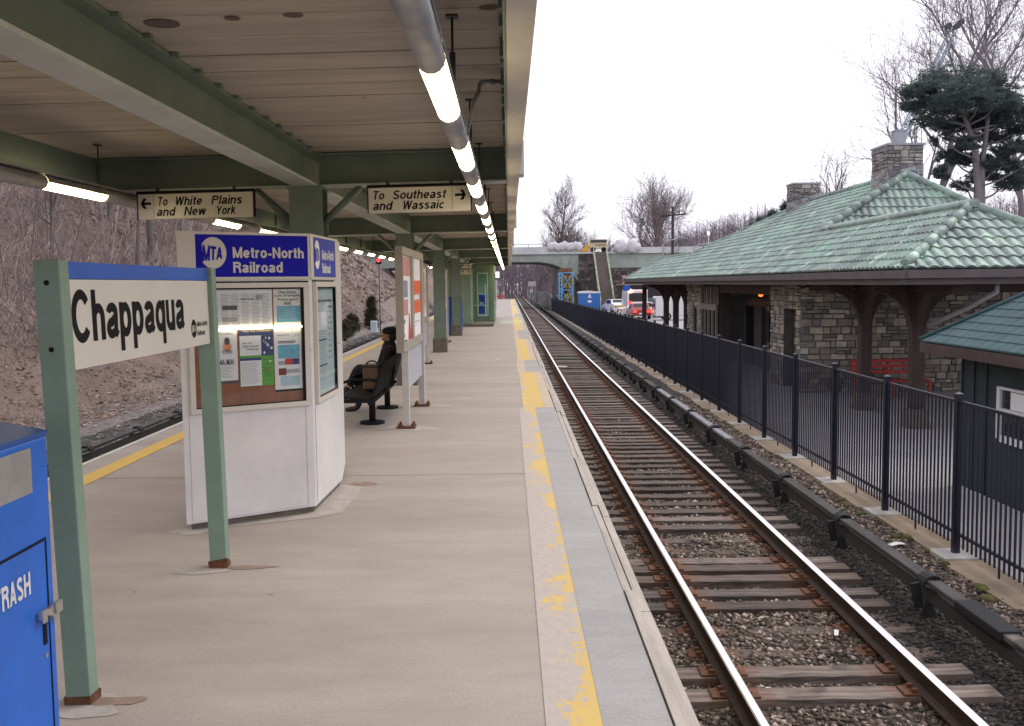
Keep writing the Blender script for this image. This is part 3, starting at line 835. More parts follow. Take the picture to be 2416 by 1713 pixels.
def make_tie(mat, seed):
    r_ = random.Random(seed)
    o = thing("railway_tie", "dark creosoted timber tie crossing the right hand track", "railway tie", (0, 0, 0), 0, "ties of the right track")
    mb = MB()
    n = 18
    vs = []
    for i in range(n + 1):
        x = -1.3 + 2.6 * i / n + (r_.uniform(-.03, .03) if i in (0, n) else 0)
        w = 0.113 + r_.uniform(-.006, .004); h = (0 if .55 < abs(x) < .95 else r_.uniform(-.006, .003))
        vs += [(x, -w, -.17), (x, -w, h - .004), (x, w + r_.uniform(-.006, .004), h), (x, w, -.17)]
    fs = []
    for i in range(n):
        b = 4 * i
        for q in range(4): fs.append((b + q, b + (q + 1) % 4, b + 4 + (q + 1) % 4, b + 4 + q))
    fs += [(0, 1, 2, 3), tuple(4 * n + q for q in (3, 2, 1, 0))]
    mb.add(vs, fs)
    mb.build("timber", mat, o, local=True)
    for sx in (-1, 1):
        mb = MB()
        cx = sx * 0.7525
        mb.box(cx - .19, cx + .19, -.09, .09, 0.001, 0.014)
        for (dx, dy) in ((-.1, -.05), (-.1, .05), (.1, .05), (.1, -.05)):
            mb.box(cx + dx - .022, cx + dx + .022, dy - .018, dy + .018, 0.014, 0.045)
        mb.build("tie_plate", PLATE, o, local=True)
    return o
tie_protos = [make_tie(TIE, 1), make_tie(TIE, 2), make_tie(TIEG, 3), make_tie(TIEG, 4)]
used = set()
near = [(6.35, 0, 0), (6.9, 2, -.05), (7.62, 2, 0), (8.07, 3, 0.0), (8.62, 0, -.06), (9.2, 1, -.055), (9.82, 1, -.01), (10.25, 2, -.02), (10.66, 1, .015), (11.06, 0, .015), (11.5, 3, -.03), (12.0, 0, -.055), (12.5, 2, -.05)]
y = 12.98
rt_ = random.Random(11)
while y < 150 and len(near) < 285:
    near.append((y, rt_.randrange(4), rt_.uniform(-.025, .012)))
    y += 0.49 + rt_.uniform(-.05, .05)
for i, (y, k, dz) in enumerate(near):
    src = tie_protos[k]
    far = y > 45
    if k not in used and not far:
        o = src; used.add(k)
    else:
        o = src.copy(); col.objects.link(o)
        for ch in src.children:
            if far and ch.name.startswith("tie_plate"): continue
            c = ch.copy(); col.objects.link(c); c.parent = o
    o.location = (TRX, y, -1.344 + dz)
    o.rotation_euler = (0, 0, rt_.uniform(-.012, .012) + 0.008)
    if abs(y - 7.62) < .01: o["label"] = "weathered grey tie with a rusty end, nearest one lying clear of the ballast"
    elif abs(y - 8.07) < .01: o["label"] = "splintered pale grey tie with a black smear, second from the bottom of the photo"
    elif abs(y - 10.66) < .01 or abs(y - 11.06) < .01: o["label"] = "one of two dark ties standing proud side by side in the ballast"
    elif k >= 2: o["label"] = "weathered greyish timber tie crossing the right hand track"
mb = MB()

# third rails with cover board, hoops and insulator brackets
COVER = mk("dirty third rail cover", (0.08, 0.074, 0.07), 0.95, 0.4, 1.5, 0.2, 40, stretch=(5, 0.6, 5), spots=(0.9, 0.6, (0.17, 0.145, 0.12)), world=True)
COVERL = mk("pale third rail cover", (0.26, 0.26, 0.29), 0.85, 0.2, 2)
HOOP = mk("black third rail hoop", (0.016, 0.016, 0.018), 0.8, 0.2, 10)
def third_rail(xc, y0, y1, first, step, label, pale):
    o = thing("third_rail", label, "third rail", (xc, (y0 + y1) / 2, -1.45))
    ztop = -1.0
    prof = [(-.064, -.05), (-.070, -.010), (-.062, 0.0), (.062, 0.0), (.070, -.010), (.064, -.05)]
    def cov(a, b, mat):
        mb = MB(); n = len(prof)
        mb.add([(xc + p, a, ztop + q) for p, q in prof] + [(xc + p, b, ztop + q) for p, q in prof], [(i, (i + 1) % n, n + (i + 1) % n, n + i) for i in range(n)] + [tuple(range(n))[::-1], tuple(range(n, 2 * n))])
        mb.build("cover_board", mat, o)
    if pale:
        cov(y0, 18.3, COVER); cov(18.31, 27, COVERL); cov(27.01, y1, COVER)
    else:
        cov(y0, y1, COVER)
    mb = MB(); mb.box(xc - .04, xc + .04, y0, y1, ztop - .22, ztop - .12); mb.build("conductor_rail", STEELDARK, o)
    proto = None
    k = 0
    y = first
    while y < y1 - 1 and k < 46:
        if proto is None:
            mb = MB(); n = 9
            for w0 in (0,):
                vs = []
                for i in range(n):
                    a = math.pi * i / (n - 1)
                    for (rr, yy) in ((.084, -.09), (.108, -.09), (.108, .09), (.084, .09)):
                        vs.append((rr * math.cos(a), yy, -.06 + (0.080 if rr < .09 else .105) * math.sin(a)))
                fs = []
                for i in range(n - 1):
                    b = 4 * i
                    for q in range(4): fs.append((b + q, b + (q + 1) % 4, b + 4 + (q + 1) % 4, b + 4 + q))
                fs += [(0, 1, 2, 3), tuple(4 * (n - 1) + q for q in (3, 2, 1, 0))]
                mb.add(vs, fs, 0, False)
            proto = mb.build("hoop", HOOP, o, local=True)
            mb = MB()
            mb.bar((-.15, 0, -.05), (-.10, 0, -.30), .09, .03); mb.lathe([(.06, -.42), (.075, -.36), (.05, -.3), (.05, -.22)], 8, (0, 0, 0))
            foot = mb.build("insulator_bracket", HOOP, o, local=True)
            h, f = proto, foot
        else:
            h = proto.copy(); f = foot.copy(); col.objects.link(h); col.objects.link(f)
        for q in (h, f): q.location = (0, y - (y0 + y1) / 2, ztop + 1.45)
        y += step; k += 1
    return o
third_rail(4.08, 4.2, 160, 9.5, 2.55, "dark third rail with black hoops between the right track and the iron fence", True)
third_rail(-7.75, 3.0, 130, 18.05, 2.5, "black third rail with round hoops below the leafy bank beyond the left platform edge", False)
mb = MB()
mb.box(-.10, .10, -.42, .42, -.07, .022)
o = mb.build("splice_cover", HOOP, bpy.data.objects["third_rail"], local=True, bevel=.02); o.location = (0, 8.35 - 82.1, .45)

# scraps of litter
LITTER = mk("white paper scrap", (0.75, 0.74, 0.72), 0.8, 0.05)
for i, (x, y, a, L, W, z, lab) in enumerate([(2.05, 7.75, .4, .06, .035, -1.385, "crumpled white scrap on the ballast between the two nearest ties"), (3.02, 9.05, 1.2, .07, .02, -1.38, "small white paper strip at the foot of the right rail"),
        (4.74, 12.0, .2, .10, .045, -1.345, "white paper scrap on the gravel beside the tan kerb"), (1.95, 38.5, .1, .30, .12, -1.33, "white litter lying between the rails far along the track"),
        (0.02 - 0.3, 24.9, .1, .06, .05, 0.004, "tiny white scrap on the platform beyond the notice board")]):
    mb = MB(); c_, s_ = math.cos(a), math.sin(a)
    pts = [(-L, -W, 0), (0, -W * 1.2, .02), (L, -W * .8, .004), (L * .9, W, .01), (0, W * .9, .025), (-L * 1.1, W * .7, .002)]
    mb.extr([(x + p * c_ - q * s_, y + p * s_ + q * c_, z + r) for p, q, r in pts], (0, 0, .003))
    tag(mb.build("paper_scrap", LITTER), lab, "litter", "scraps of litter")
# ------------------------------------------------------------------ canopy
def cz(x): return 0.017 * (x + 1.95)
COLY = [9.85, 18.98, 28.13, 37.05, 46.1, 55.2]
CY0, CY1 = -3.0, 57.0
canopy = thing("platform_canopy", "flat green steel canopy with a pale plank ceiling over the platform", "canopy", (-1.95, 27, 0))
def tilt(mb):
    mb.v = [(x, y, z + cz(x)) for x, y, z in mb.v]
    return mb
mb = MB()
y = CY0; k = 0
rp = random.Random(5)
while y < CY1 - 0.3:
    w = 0.414
    z = 3.185 + rp.uniform(-.003, .003)
    mb.box(-3.995, -0.006, y + .006 + rp.uniform(0, .006), y + w - .006, z, z + .03, 0)
    y += w; k += 1
mb.box(-3.99, -0.01, CY0, CY1, 3.222, 3.24, 1)
rd = random.Random(9)
def disc_(x, y, r):
    n = 16
    mb.add([(x + r * math.cos(2 * math.pi * i / n), y + r * math.sin(2 * math.pi * i / n), 3.1815) for i in range(n)], [tuple(range(n))[::-1]], 2)
for (x, y, r) in ((-1.68, 4.99, .085), (-1.32, 4.93, .04), (-1.02, 4.9, .05), (-.08, 4.86, .05), (-.99, 7.02, .015)):
    disc_(x, y, r)
tilt(mb).build("ceiling", [PLANK, DARKGAP, STAIN], canopy, fix=False)
mb = MB(); mb.box(-4.10, 0.10, CY0, CY1, 3.245, 3.40); tilt(mb).build("roof_deck", FASCIA, canopy)
mb = MB()
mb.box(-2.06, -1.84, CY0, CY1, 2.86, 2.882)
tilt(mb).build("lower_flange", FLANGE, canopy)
mb = MB()
mb.box(-1.966, -1.944, CY0, CY1, 2.882, 3.155)
mb.box(-2.06, -1.84, CY0, CY1, 3.155, 3.178)
y = CY0 + .3
while y < CY1:                      # plank clips along the top flange
    mb.box(-1.838, -1.80, y, y + .05, 3.160, 3.182)
    y += 0.414
tilt(mb).build("ridge_beam", GREEN, canopy)
for cy in COLY + [0.7]:
    mb = MB()
    for xa, xb in ((-3.98, -2.062), (-1.838, -0.012)):
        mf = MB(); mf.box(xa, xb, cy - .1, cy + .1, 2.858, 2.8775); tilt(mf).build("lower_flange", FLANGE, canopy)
        mb.box(xa, xb, cy - .011, cy + .011, 2.878, 3.158)
        mb.box(xa, xb, cy - .1, cy + .1, 3.158, 3.178)
    tilt(mb).build("cross_beam", GREEN, canopy)
for cy in COLY:
    mb = MB()
    mb.box(-2.11, -1.79, cy - .15, cy - .13, .40, 2.856)
    mb.box(-2.11, -1.79, cy + .13, cy + .15, .40, 2.856)
    mb.box(-1.962, -1.938, cy - .13, cy + .13, .40, 2.856)
    mb.box(-2.13, -1.77, cy - .17, cy + .17, 2.838, 2.858)
    c = mb.build("column", GREEN, canopy)
    mb = MB(); mb.box(-2.15, -1.75, cy - .2, cy + .2, 0.0, .40); mb.build("footing", CONCD, c, bevel=.02)
    for s in (-1, 1):
        mb = MB(); mb.tube([(-1.95 + s * .13, cy - .02, 2.50), (-1.95 + s * .52, cy - .02, 2.862 + s * .006)], .035, 8)
        mb.build("brace", GREEN, canopy)
mb = MB(); mb.box(0.002, .112, CY0, CY1 + .05, 2.86, 3.44); tilt(mb).build("fascia", FASCIA, canopy)
mb = MB(); mb.box(-4.112, -4.002, CY0, CY1 + .05, 2.86, 3.44); tilt(mb).build("fascia", FASCIA, canopy)
mb = MB(); mb.box(-0.012, 0.0, CY0, CY1, 2.872, 3.18)
y = CY0 + .1
while y < CY1:
    mb.box(-.034, -.0125, y, y + .07, 3.10 + .03 * math.sin(y * 9), 3.17); y += .414
tilt(mb).build("edge_beam", GREEN, canopy)
mb = MB(); mb.box(-4.0, -3.99, CY0, CY1, 2.872, 3.18); tilt(mb).build("edge_beam", GREEN, canopy)
for cy in COLY:
    mb = MB(); mb.box(.115, .165, cy + .02, cy + .34, 2.97, 3.30); mb.build("drain_box", BOARDW, canopy, bevel=.006)
mb = MB()
mb.tube([(-.24, 6.12, 2.80), (-.20, 6.12, 3.0), (-.17, 6.14, 3.06), (-.17, 6.3, 3.12), (-.165, 6.32, 3.15), (.0, 6.32, 3.16)], .013, 6)
mb.tube([(-.165, 6.32, 3.15), (-.07, 6.32, 3.155)], .019, 6)
mb.build("conduit", GALV, canopy)
mb = MB(); mb.box(-0.02, 0.135, 6.29, 6.34, 3.165, 3.18); mb.build("conduit_clamp", STEELDARK, canopy)

# ------------------------------------------------------------------ two rows of tube lamps
def make_lamp():
    o = thing("platform_lamp", "lit tube lamp in the right hand row under the canopy edge", "lamp", (0, 0, 0), 0, "tube lamps under the canopy")
    mb = MB(); mb.tube([(0, 1.121, .05), (0, 2.149, .05)], .058, 14); mb.box(-.02, .05, 0.001, 2.149, .110, .128)
    vs_ = []
    for yy in (0.001, 1.12):
        for i in range(9):
            a_ = math.pi * (i / 8); vs_.append((.058 * math.cos(a_), yy, .05 + .058 * math.sin(a_)))
    mb.add(vs_, [(i, i + 1, 10 + i, 9 + i) for i in range(8)], 0, True); mb.build("housing", GALV, o, local=True)
    mb = MB(); n = 10
    vs = []
    for yy in (0.0, 1.12):
        for i in range(n + 1):
            a = math.pi * (1.03 + 0.94 * i / n)
            vs.append((.054 * math.cos(a), yy, .05 + .054 * math.sin(a)))
    mb.add(vs, [(i, i + 1, n + 2 + i, n + 1 + i) for i in range(n)], 0, True)
    mb.build("diffuser", LAMP, o, local=True, fix=False)
    mb = MB()
    for yy in (-.0015, 1.1205):
        mb.add([(.057 * math.cos(math.pi * (1 + i / 10)), yy, .05 + .057 * math.sin(math.pi * (1 + i / 10))) for i in range(11)], [tuple(range(11))])
    mb.build("end_cap", GALV, o, local=True, fix=False)
    mb = MB(); mb.tube([(.03, 1.0, .11), (.03, 1.0, .47)], .007, 6); mb.tube([(.03, 1.0, .17), (.03, 1.0, .30)], .016, 6); mb.box(0.0, .06, .97, 1.03, .462, .474)
    mb.build("hanger_rod", STEELDARK, o, local=True)
    return o
lp = make_lamp(); lp.location = (-.285, 3.84, 2.70)
lp["label"] = "nearest fully lit tube lamp, at the top of the right hand row"
def lamp_at(x, y, label):
    o = copy_tree(lp); o.location = (x, y, 2.70 + (0.0 if x > -1 else -.03)); o["label"] = label
    return o
for k in range(-2, 24):
    if k == 0: continue
    y = 3.84 + 2.15 * k
    lamp_at(-.285, y, "second lit tube lamp of the right hand row, just above the crossbeam" if k == 1 else
            "lit tube lamp whose lower end shows at the top edge of the photo" if k == -1 else
            "lit tube lamp beside the arrow end of the Southeast sign" if k == 2 else
            "one of the lit tube lamps shrinking into the distance along the right canopy edge")
for k in range(-1, 22):
    y = 7.74 + 2.2 * k
    lq = lamp_at(-3.58, y, "lit tube lamp at the left edge of the photo above the Chappaqua sign" if k == 0 else
            "lit tube lamp behind the White Plains sign" if k == 1 else
            "lit tube lamp right above the blue header of the kiosk" if k == 2 else
            "one of the small lit tube lamps along the left canopy edge above the brown bank")
    lq.scale = (1, 2.2 / 2.15, 1)

# ------------------------------------------------------------------ hanging signs
def arrow(mb, fr, u, v, L, H, d, sgn, mi=0, t=0.024):
    fr_ = lambda a, b: fr.p(u + sgn * a, v + b, d)
    mb.add([fr_(-L / 2, -t / 2), fr_(L / 2 - .02, -t / 2), fr_(L / 2 - .02, t / 2), fr_(-L / 2, t / 2)], [(0, 1, 2, 3)], mi)
    for s in (-1, 1):
        mb.add([fr_(L / 2, 0), fr_(L / 2 - t * 1.1, 0), fr_(L / 2 - H * .62, s * (H / 2)), fr_(L / 2 - H * .62 + t * 1.3, s * (H / 2))], [(0, 1, 2, 3)], mi)
def hanging_sign(x0, x1, y, l1, l2, right, label):
    o = thing("hanging_sign", label, "sign", ((x0 + x1) / 2, y, 2.57))
    fr = Frame((x0, y - .03, 2.57 + cz(x0)), (1, 0, .017), (0, 0, 1), (0, -1, 0))
    W = x1 - x0
    mb = MB(); fr.slab(mb, 0, W, 0, .235, -.06, 0); mb.build("panel", CREAM, o, bevel=.003)
    mb = MB(); fr.slab(mb, -.012, W + .012, .2355, .262, -.065, .008); fr.slab(mb, -.010, -.002, 0, .235, -.062, .002); fr.slab(mb, W + .002, W + .010, 0, .235, -.062, .002)
    mb.build("frame", BLACK, o)
    mb = MB()
    for u in (.18, W - .18): mb.bar(fr.p(u, .262, -.03), fr.p(u, .30, -.03), .03, .012)
    mb.build("hanger", STEELDARK, o)
    mb = MB()
    if right:
        for s_, a_, b_, v_ in ((l1[0], .035, .145, .124), (l1[1], .225, .725, .124), (l2[0], .038, .215, .026), (l2[1], .315, .710, .026)):
            stroke_text(mb, fr, s_, a_, b_, v_, .082, .002, .165, 0, .20)
        arrow(mb, fr, W - .095, .15, .105, .095, .002, 1)
        mb.add([fr.p(W - .176, .008, .0015), fr.p(W - .172, .008, .0015), fr.p(W - .172, .227, .0015), fr.p(W - .176, .227, .0015)], [(0, 1, 2, 3)])
    else:
        for s_, a_, b_, v_ in ((l1[0], .18, .275, .124), ("White", .345, .60, .124), ("Plains", .69, .975, .124), (l2[0], .172, .34, .028), ("New", .43, .63, .028), ("York", .73, .915, .028)):
            stroke_text(mb, fr, s_, a_, b_, v_, .082, .002, .165, 0, .20)
        arrow(mb, fr, .075, .147, .10, .095, .002, -1)
        mb.add([fr.p(.146, .008, .0015), fr.p(.149, .008, .0015), fr.p(.149, .227, .0015), fr.p(.146, .227, .0015)], [(0, 1, 2, 3)])
    mb.build("lettering", BLACK, o, fix=False)
hanging_sign(-3.49, -2.405, 9.53, ("To", "White Plains"), ("and", "New York"), False, "hanging sign to White Plains and New York with a left arrow")
hanging_sign(-1.315, -.35, 9.53, ("To", "Southeast"), ("and", "Wassaic"), True, "hanging sign to Southeast and Wassaic with a right arrow")
for z, lab in ((2.60, "upper of two small far signs hung before the green shelter"), (2.34, "lower of two small far signs hung before the green shelter")):
    o = thing("hanging_sign", lab, "sign", (-2.0, 43.6, z))
    fr = Frame((-2.32, 43.6, z), (1, 0, 0), (0, 0, 1), (0, -1, 0))
    mb = MB(); fr.slab(mb, 0, .66, 0, .2, -.05, 0); mb.build("panel", CREAM, o)
    mb = MB(); fr.slab(mb, 0, .66, .201, .235, -.05, .005); arrow(mb, fr, .1, .12, .08, .08, .003, -1); arrow(mb, fr, .56, .12, .08, .08, .003, 1); fr.rect(mb, .28, .36, .09, .14, .003)
    mb.build("arrows", BLACK, o, fix=False)

# ------------------------------------------------------------------ information kiosk
kiosk = thing("information_kiosk", "white six sided information kiosk with blue Metro-North header and glazed notices", "kiosk", (-2.15, 9.1, 0))
KP = [(-2.528, 7.637), (-1.639, 8.25), (-1.605, 9.37), (-1.72, 10.25), (-2.5, 10.5), (-2.98, 9.5)]
mb = MB(); mb.prism(KP, .055, 2.33); mb.build("cabinet", KWHITE, kiosk, bevel=.006)
cx, cy = -2.15, 9.15
mb = MB(); mb.prism([(cx + (x - cx) * .955, cy + (y - cy) * .955) for x, y in KP], 0, .054); mb.build("plinth", CONCD, kiosk)
FF = Frame((-2.528, 7.637, 0), (.889, .613, 0)); SF = Frame((-1.639, 8.25, 0), (.03, 1, 0))
mb = MB()
FF.slab(mb, 0.004, .140, 1.955, 2.33, 0, .012); FF.slab(mb, .140, 1.078, 2.309, 2.33, 0, .012); FF.slab(mb, 1.062, 1.078, 1.955, 2.309, 0, .012); FF.slab(mb, .140, 1.062, 1.955, 1.979, 0, .012)
SF.slab(mb, 0.004, .10, 1.955, 2.33, 0, .012); SF.slab(mb, .10, 1.118, 2.311, 2.33, 0, .012); SF.slab(mb, 1.0, 1.118, 1.955, 2.311, 0, .012); SF.slab(mb, .10, 1.0, 1.955, 1.977, 0, .012)
mb.build("header_frame", KBEIGE, kiosk)
def notch(a, b): return a, .5 + (b - .5) * (1 - .34 * a)
def header(fr, u0, u1, blue, lu, tu0, tu1, white):
    mb = MB(); fr.slab(mb, u0, u1, 1.979, 2.309, 0, .008); h = mb.build("header_panel", blue, kiosk)
    mb = MB(); k = (u1 - u0) / .916
    fr.disc(mb, lu, 2.166, .104 * k, .010, 0, 36, 1.17 / k if k < 1 else 1.17)
    stroke_text(mb, fr, "Metro-North", tu0, tu1, 2.128, .085, .010, .19)
    stroke_text(mb, fr, "Railroad", tu0, tu0 + (tu1 - tu0) * .69, 2.012, .085, .010, .19)
    # the bite out of the left of the disc and the three shrinking letters
    w = .104 * k
    mb.add([fr.p(lu - w * 1.08, 2.232, .0115), fr.p(lu - w * .84, 2.229, .0115), fr.p(lu - w * .76, 2.098, .0115), fr.p(lu - w * 1.08, 2.094, .0115)], [(0, 1, 2, 3)], 1)
    stroke_text(mb, fr, "MTA", lu - w * .84, lu + w * .66, 2.098, .132, .0122, .21, 1, .10, .05, notch)
    mb.build("header_lettering", [white, blue], h, fix=False)
header(FF, .142, 1.060, NAVY, .279, .434, 1.027, KBEIGE)
header(SF, .102, .998, NAVY2, .25, .44, .93, PAPER)

def frame_around(fr, u0, u1, v0, v1, w, d, mat, parent, name, gasket=True):
    mb = MB()
    fr.slab(mb, u0 - w, u1 + w, v1, v1 + w, .001, d); fr.slab(mb, u0 - w, u1 + w, v0 - w, v0, .001, d)
    fr.slab(mb, u0 - w, u0, v0, v1, .001, d); fr.slab(mb, u1, u1 + w, v0, v1, .001, d)
    o = mb.build(name, mat, parent, bevel=.004)
    if gasket:
        mb = MB(); g = .012
        fr.slab(mb, u0 - w - g, u1 + w + g, v1 + w, v1 + w + g, .001, .006); fr.slab(mb, u1 + w, u1 + w + g, v0 - w, v1 + w, .001, .006)
        fr.slab(mb, u0 + .0005, u1 - .0005, v1 - g, v1 - .0005, .006, d - .004); fr.slab(mb, u1 - g * 1.6, u1 - .0005, v0 + .001, v1 - g, .006, d - .004); fr.slab(mb, u0 + .0005, u1 - g * 1.6, v0 + .0005, v0 + .007, .006, d - .004)
        mb.build("gasket", BLACK, o)
    return o
frame_around(FF, .10, 1.008, .957, 1.892, .040, .034, KBEIGE, kiosk, "case_frame")
mb = MB(); FF.rect(mb, .10, 1.008, .957, 1.892, .003); mb.build("back_board", WOODB, kiosk, fix=False)
mb = MB(); FF.slab(mb, .10, 1.008, .957, 1.892, .0262, .0282); mb.build("glass_pane", GLASS, kiosk)
mb = MB(); mb.tube([FF.p(.30, 1.571, .018), FF.p(1.003, 1.571, .018)], .0075, 8); mb.build("streak_tube", emit("glowing streak tube", (1, .86, .55), 9.0), kiosk)  # glowing tube added for the streak across the glass, turned up for the posters
mb = MB(); FF.slab(mb, 1.055, 1.066, 1.365, 1.385, .034, .042); mb.build("lock", CHROME, kiosk)
mb = MB()
FF.slab(mb, .05, 1.0, .075, .915, 0.001, .006); FF.slab(mb, 1.012, 1.07, .06, .90, .001, .004)
mb.build("lower_panel", KWHITE, kiosk, bevel=.003)
rpz = random.Random(21)
def lines(mb, fr, u0, u1, v0, v1, n, d, mi, fill=.55):
    h = (v1 - v0) / n
    for i in range(n):
        v = v1 - (i + .5) * h
        e = u0 + (u1 - u0) * rpz.uniform(.72, 1)
        fr.rect(mb, u0, e, v - h * fill / 2, v + h * fill / 2, d, mi)
def poster(name, fn, mats, parent=kiosk):
    mb = MB(); fn(mb); return mb.build(name, mats, parent, fix=False)
D0, D1, D2 = .006, .0075, .009
def p_news(mb):
    FF.rect(mb, .15, .745, 1.585, 1.886, D0, 0)
    for i in range(7):
        u = .158 + i * .083
        lines(mb, FF, u, u + .074, 1.60, 1.85, 22, D1, 1, .35)
    FF.rect(mb, .335, .455, 1.72, 1.755, D2, 2); FF.rect(mb, .335, .455, 1.625, 1.66, D2, 1)
    for u in (.475, .54, .61): FF.rect(mb, u, u + .055, 1.80, 1.806, D2, 2)
    put_text(mb, FF, "NEWS", .612, .668, 1.808, 1.838, D2, 2, .01)
poster("newspaper_page", p_news, [PAPER, PRINT, PRINTD])
def p_ticket(mb):
    FF.rect(mb, .757, 1.0, 1.575, 1.886, D0, 0)
    for s, a, b, v in (("One ticket.", .797, .955, 1.842), ("Lots of people.", .768, .985, 1.812), ("Pretty good", .793, .962, 1.780), ("deal.", .842, .910, 1.752)):
        put_text(mb, FF, s, a, b, v, v + .026, D2, 1, .02)
    FF.rect(mb, .783, .985, 1.61, 1.742, D1, 2); lines(mb, FF, .795, .97, 1.625, 1.73, 7, D2, 3, .3)
poster("ticket_poster", p_ticket, [PAPERW, PRINTD, CYAN, PALECYAN])
def p_show(mb):
    FF.rect(mb, .215, .447, 1.14, 1.565, D0, 0); FF.rect(mb, .215, .447, 1.14, 1.162, D1, 1)
    lines(mb, FF, .30, .42, 1.525, 1.55, 3, D1, 2, .5); lines(mb, FF, .28, .42, 1.18, 1.275, 8, D1, 2, .3)
    put_text(mb, FF, "MMA MIA!", .268, .418, 1.285, 1.333, D2, 1, .02)
    FF.disc(mb, .365, 1.43, .034, D1, 3, 14, 1.3); FF.disc(mb, .365, 1.475, .022, D2, 1, 12, 1.4); FF.rect(mb, .325, .405, 1.375, 1.405, D1, 2)
    FF.disc(mb, .275, 1.46, .02, D1, 4, 12, 1.3)
poster("show_poster", p_show, [PAPER, PRINTD, PRINT, SKINP, INDIGO])
def p_chal(mb):
    FF.rect(mb, .464, .742, 1.105, 1.560, D0, 3); FF.rect(mb, .464, .742, 1.512, 1.560, D1, 2); put_text(mb, FF, "Take the Challenge", .485, .73, 1.536, 1.557, D2, 5, .01)
    FF.rect(mb, .466, .642, 1.352, 1.510, D1, 0); FF.rect(mb, .466, .642, 1.108, 1.312, D1, 0); FF.rect(mb, .466, .642, 1.312, 1.333, D2, 2)
    put_text(mb, FF, "New York", .49, .565, 1.445, 1.462, D2, 1, .01); put_text(mb, FF, "Colon Cancer", .49, .62, 1.418, 1.437, D2, 1, .015); put_text(mb, FF, "Challenge", .515, .62, 1.392, 1.411, D2, 1, .015)
    lines(mb, FF, .475, .635, 1.12, 1.30, 12, D2, 4, .25)
    FF.rect(mb, .647, .742, 1.345, 1.510, D1, 2)
    for i in range(9): FF.disc(mb, .66 + rpz.uniform(0, .07), 1.36 + rpz.uniform(0, .13), .009, D2, 0 if i % 2 else 4, 8, 1.3)
    lines(mb, FF, .655, .735, 1.13, 1.33, 6, D1, 2, .1)
    FF.disc(mb, .715, 1.30, .008, D2, 0, 8); FF.disc(mb, .69, 1.235, .008, D2, 6, 8)
poster("challenge_poster", p_chal, [PAPER, PRINTD, INDIGO, GREENP, PRINT, YELLOWP := mk("yellow print", (.6, .5, .08), .7, .1), REDP])
def p_right(mb):
    FF.rect(mb, .752, .998, 1.045, 1.555, D0, 0); FF.rect(mb, .752, .998, 1.045, 1.062, D1, 1)
    lines(mb, FF, .775, .90, 1.50, 1.515, 2, D1, 2, .5); FF.disc(mb, .94, 1.508, .005, D1, 1, 8); FF.disc(mb, .96, 1.508, .005, D1, 1, 8)
    lines(mb, FF, .785, .97, 1.435, 1.46, 2, D1, 1, .5)
    FF.rect(mb, .783, .968, 1.315, 1.425, D1, 3); FF.rect(mb, .783, .84, 1.262, 1.295, D1, 2); FF.rect(mb, .84, .905, 1.262, 1.312, D1, 4); FF.rect(mb, .905, .965, 1.262, 1.312, D1, 5)
    FF.rect(mb, .785, .85, 1.178, 1.235, D1, 6); FF.rect(mb, .852, .965, 1.192, 1.225, D1, 2); FF.rect(mb, .80, .965, 1.09, 1.17, D1, 7)
poster("service_poster", p_right, [PAPER, BLACK, PRINT, CYAN, REDP, INDIGO, mk("maroon print", (.25, .05, .05), .7, .15), PALECYAN])
frame_around(SF, .125, .885, .96, 1.892, .045, .034, KBEIGE, kiosk, "case_frame")
TTBACK = mk("pale grey green board", (.55, .64, .65), .7, .06, 3)
mb = MB(); SF.rect(mb, .125, .885, .96, 1.892, .003); mb.build("back_board", TTBACK, kiosk, fix=False)
def p_time(mb):
    SF.rect(mb, .14, .86, .98, 1.86, D0, 0)
    put_text(mb, SF, "Harlem Line timetable", .16, .80, 1.76, 1.79, D1, 1, .02)
    for v0, v1, u0, u1 in ((1.45, 1.66, .16, .58), (1.24, 1.42, .16, .55), (1.08, 1.2, .16, .55), (1.24, 1.70, .62, .80)):
        lines(mb, SF, u0, u1, v0, v1, 9, D1, 2, .3); SF.rect(mb, u0, u1, v1 + .008, v1 + .022, D2, 3)
    SF.rect(mb, .15, .55, 1.52, 1.68, D2 + .001, 4)
poster("timetable", p_time, [TTBACK, PRINTD, PRINT, INDIGO, PAPER])
mb = MB(); SF.slab(mb, .125, .885, .96, 1.892, .0262, .0282); mb.build("glass_pane", GLASSG, kiosk)
mb = MB(); SF.slab(mb, .935, .95, 1.365, 1.385, .034, .042); mb.build("lock", CHROME, kiosk)
mb = MB(); SF.slab(mb, .06, 1.06, .075, .915, .001, .006); mb.build("lower_panel", KWHITE, kiosk, bevel=.003)

# ------------------------------------------------------------------ station name sign
sign = thing("station_sign", "low Chappaqua name sign on two green posts with rusted feet", "sign", (-1.95, 5.6, 0))
NF = Frame((-1.95, 4.52, 0), (0, 1, 0), (0, -.058, 1), (1, 0, 0))
for u0, u1 in ((-.10, -.002), (2.102, 2.20)):
    mb = MB(); NF.slab(mb, u0, u1, 0.035, 2.03, -.095, .018)
    p = mb.build("post", GREEN2, sign, bevel=.008)
    mb = MB(); NF.slab(mb, u0 - .004, u1 + .004, 0.0, .042, -.099, .022)
    rr = random.Random(int(u0 * 100)); mb.v = [(x + rr.uniform(-.006, .006), y + rr.uniform(-.006, .006), z + (rr.uniform(-.02, .03) if z > .03 else 0)) for x, y, z in mb.v]
    mb.build("rusted_foot", RUST, p)
    mb = MB()
    fy = Frame(NF.p(u0, 0, -.04), (1, 0, 0), (0, -.058, 1), (0, -1, 0))
    for v in (1.93, 1.64): fy.disc(mb, 0.0, v, .012, .002, 0, 14)
    mb.build("bolt_hole", BLACK, p, fix=False)
mb = MB(); NF.slab(mb, 0, 2.10, 1.535, 1.945, -.07, -.012); mb.build("name_panel", SIGNWHITE, sign, bevel=.004)
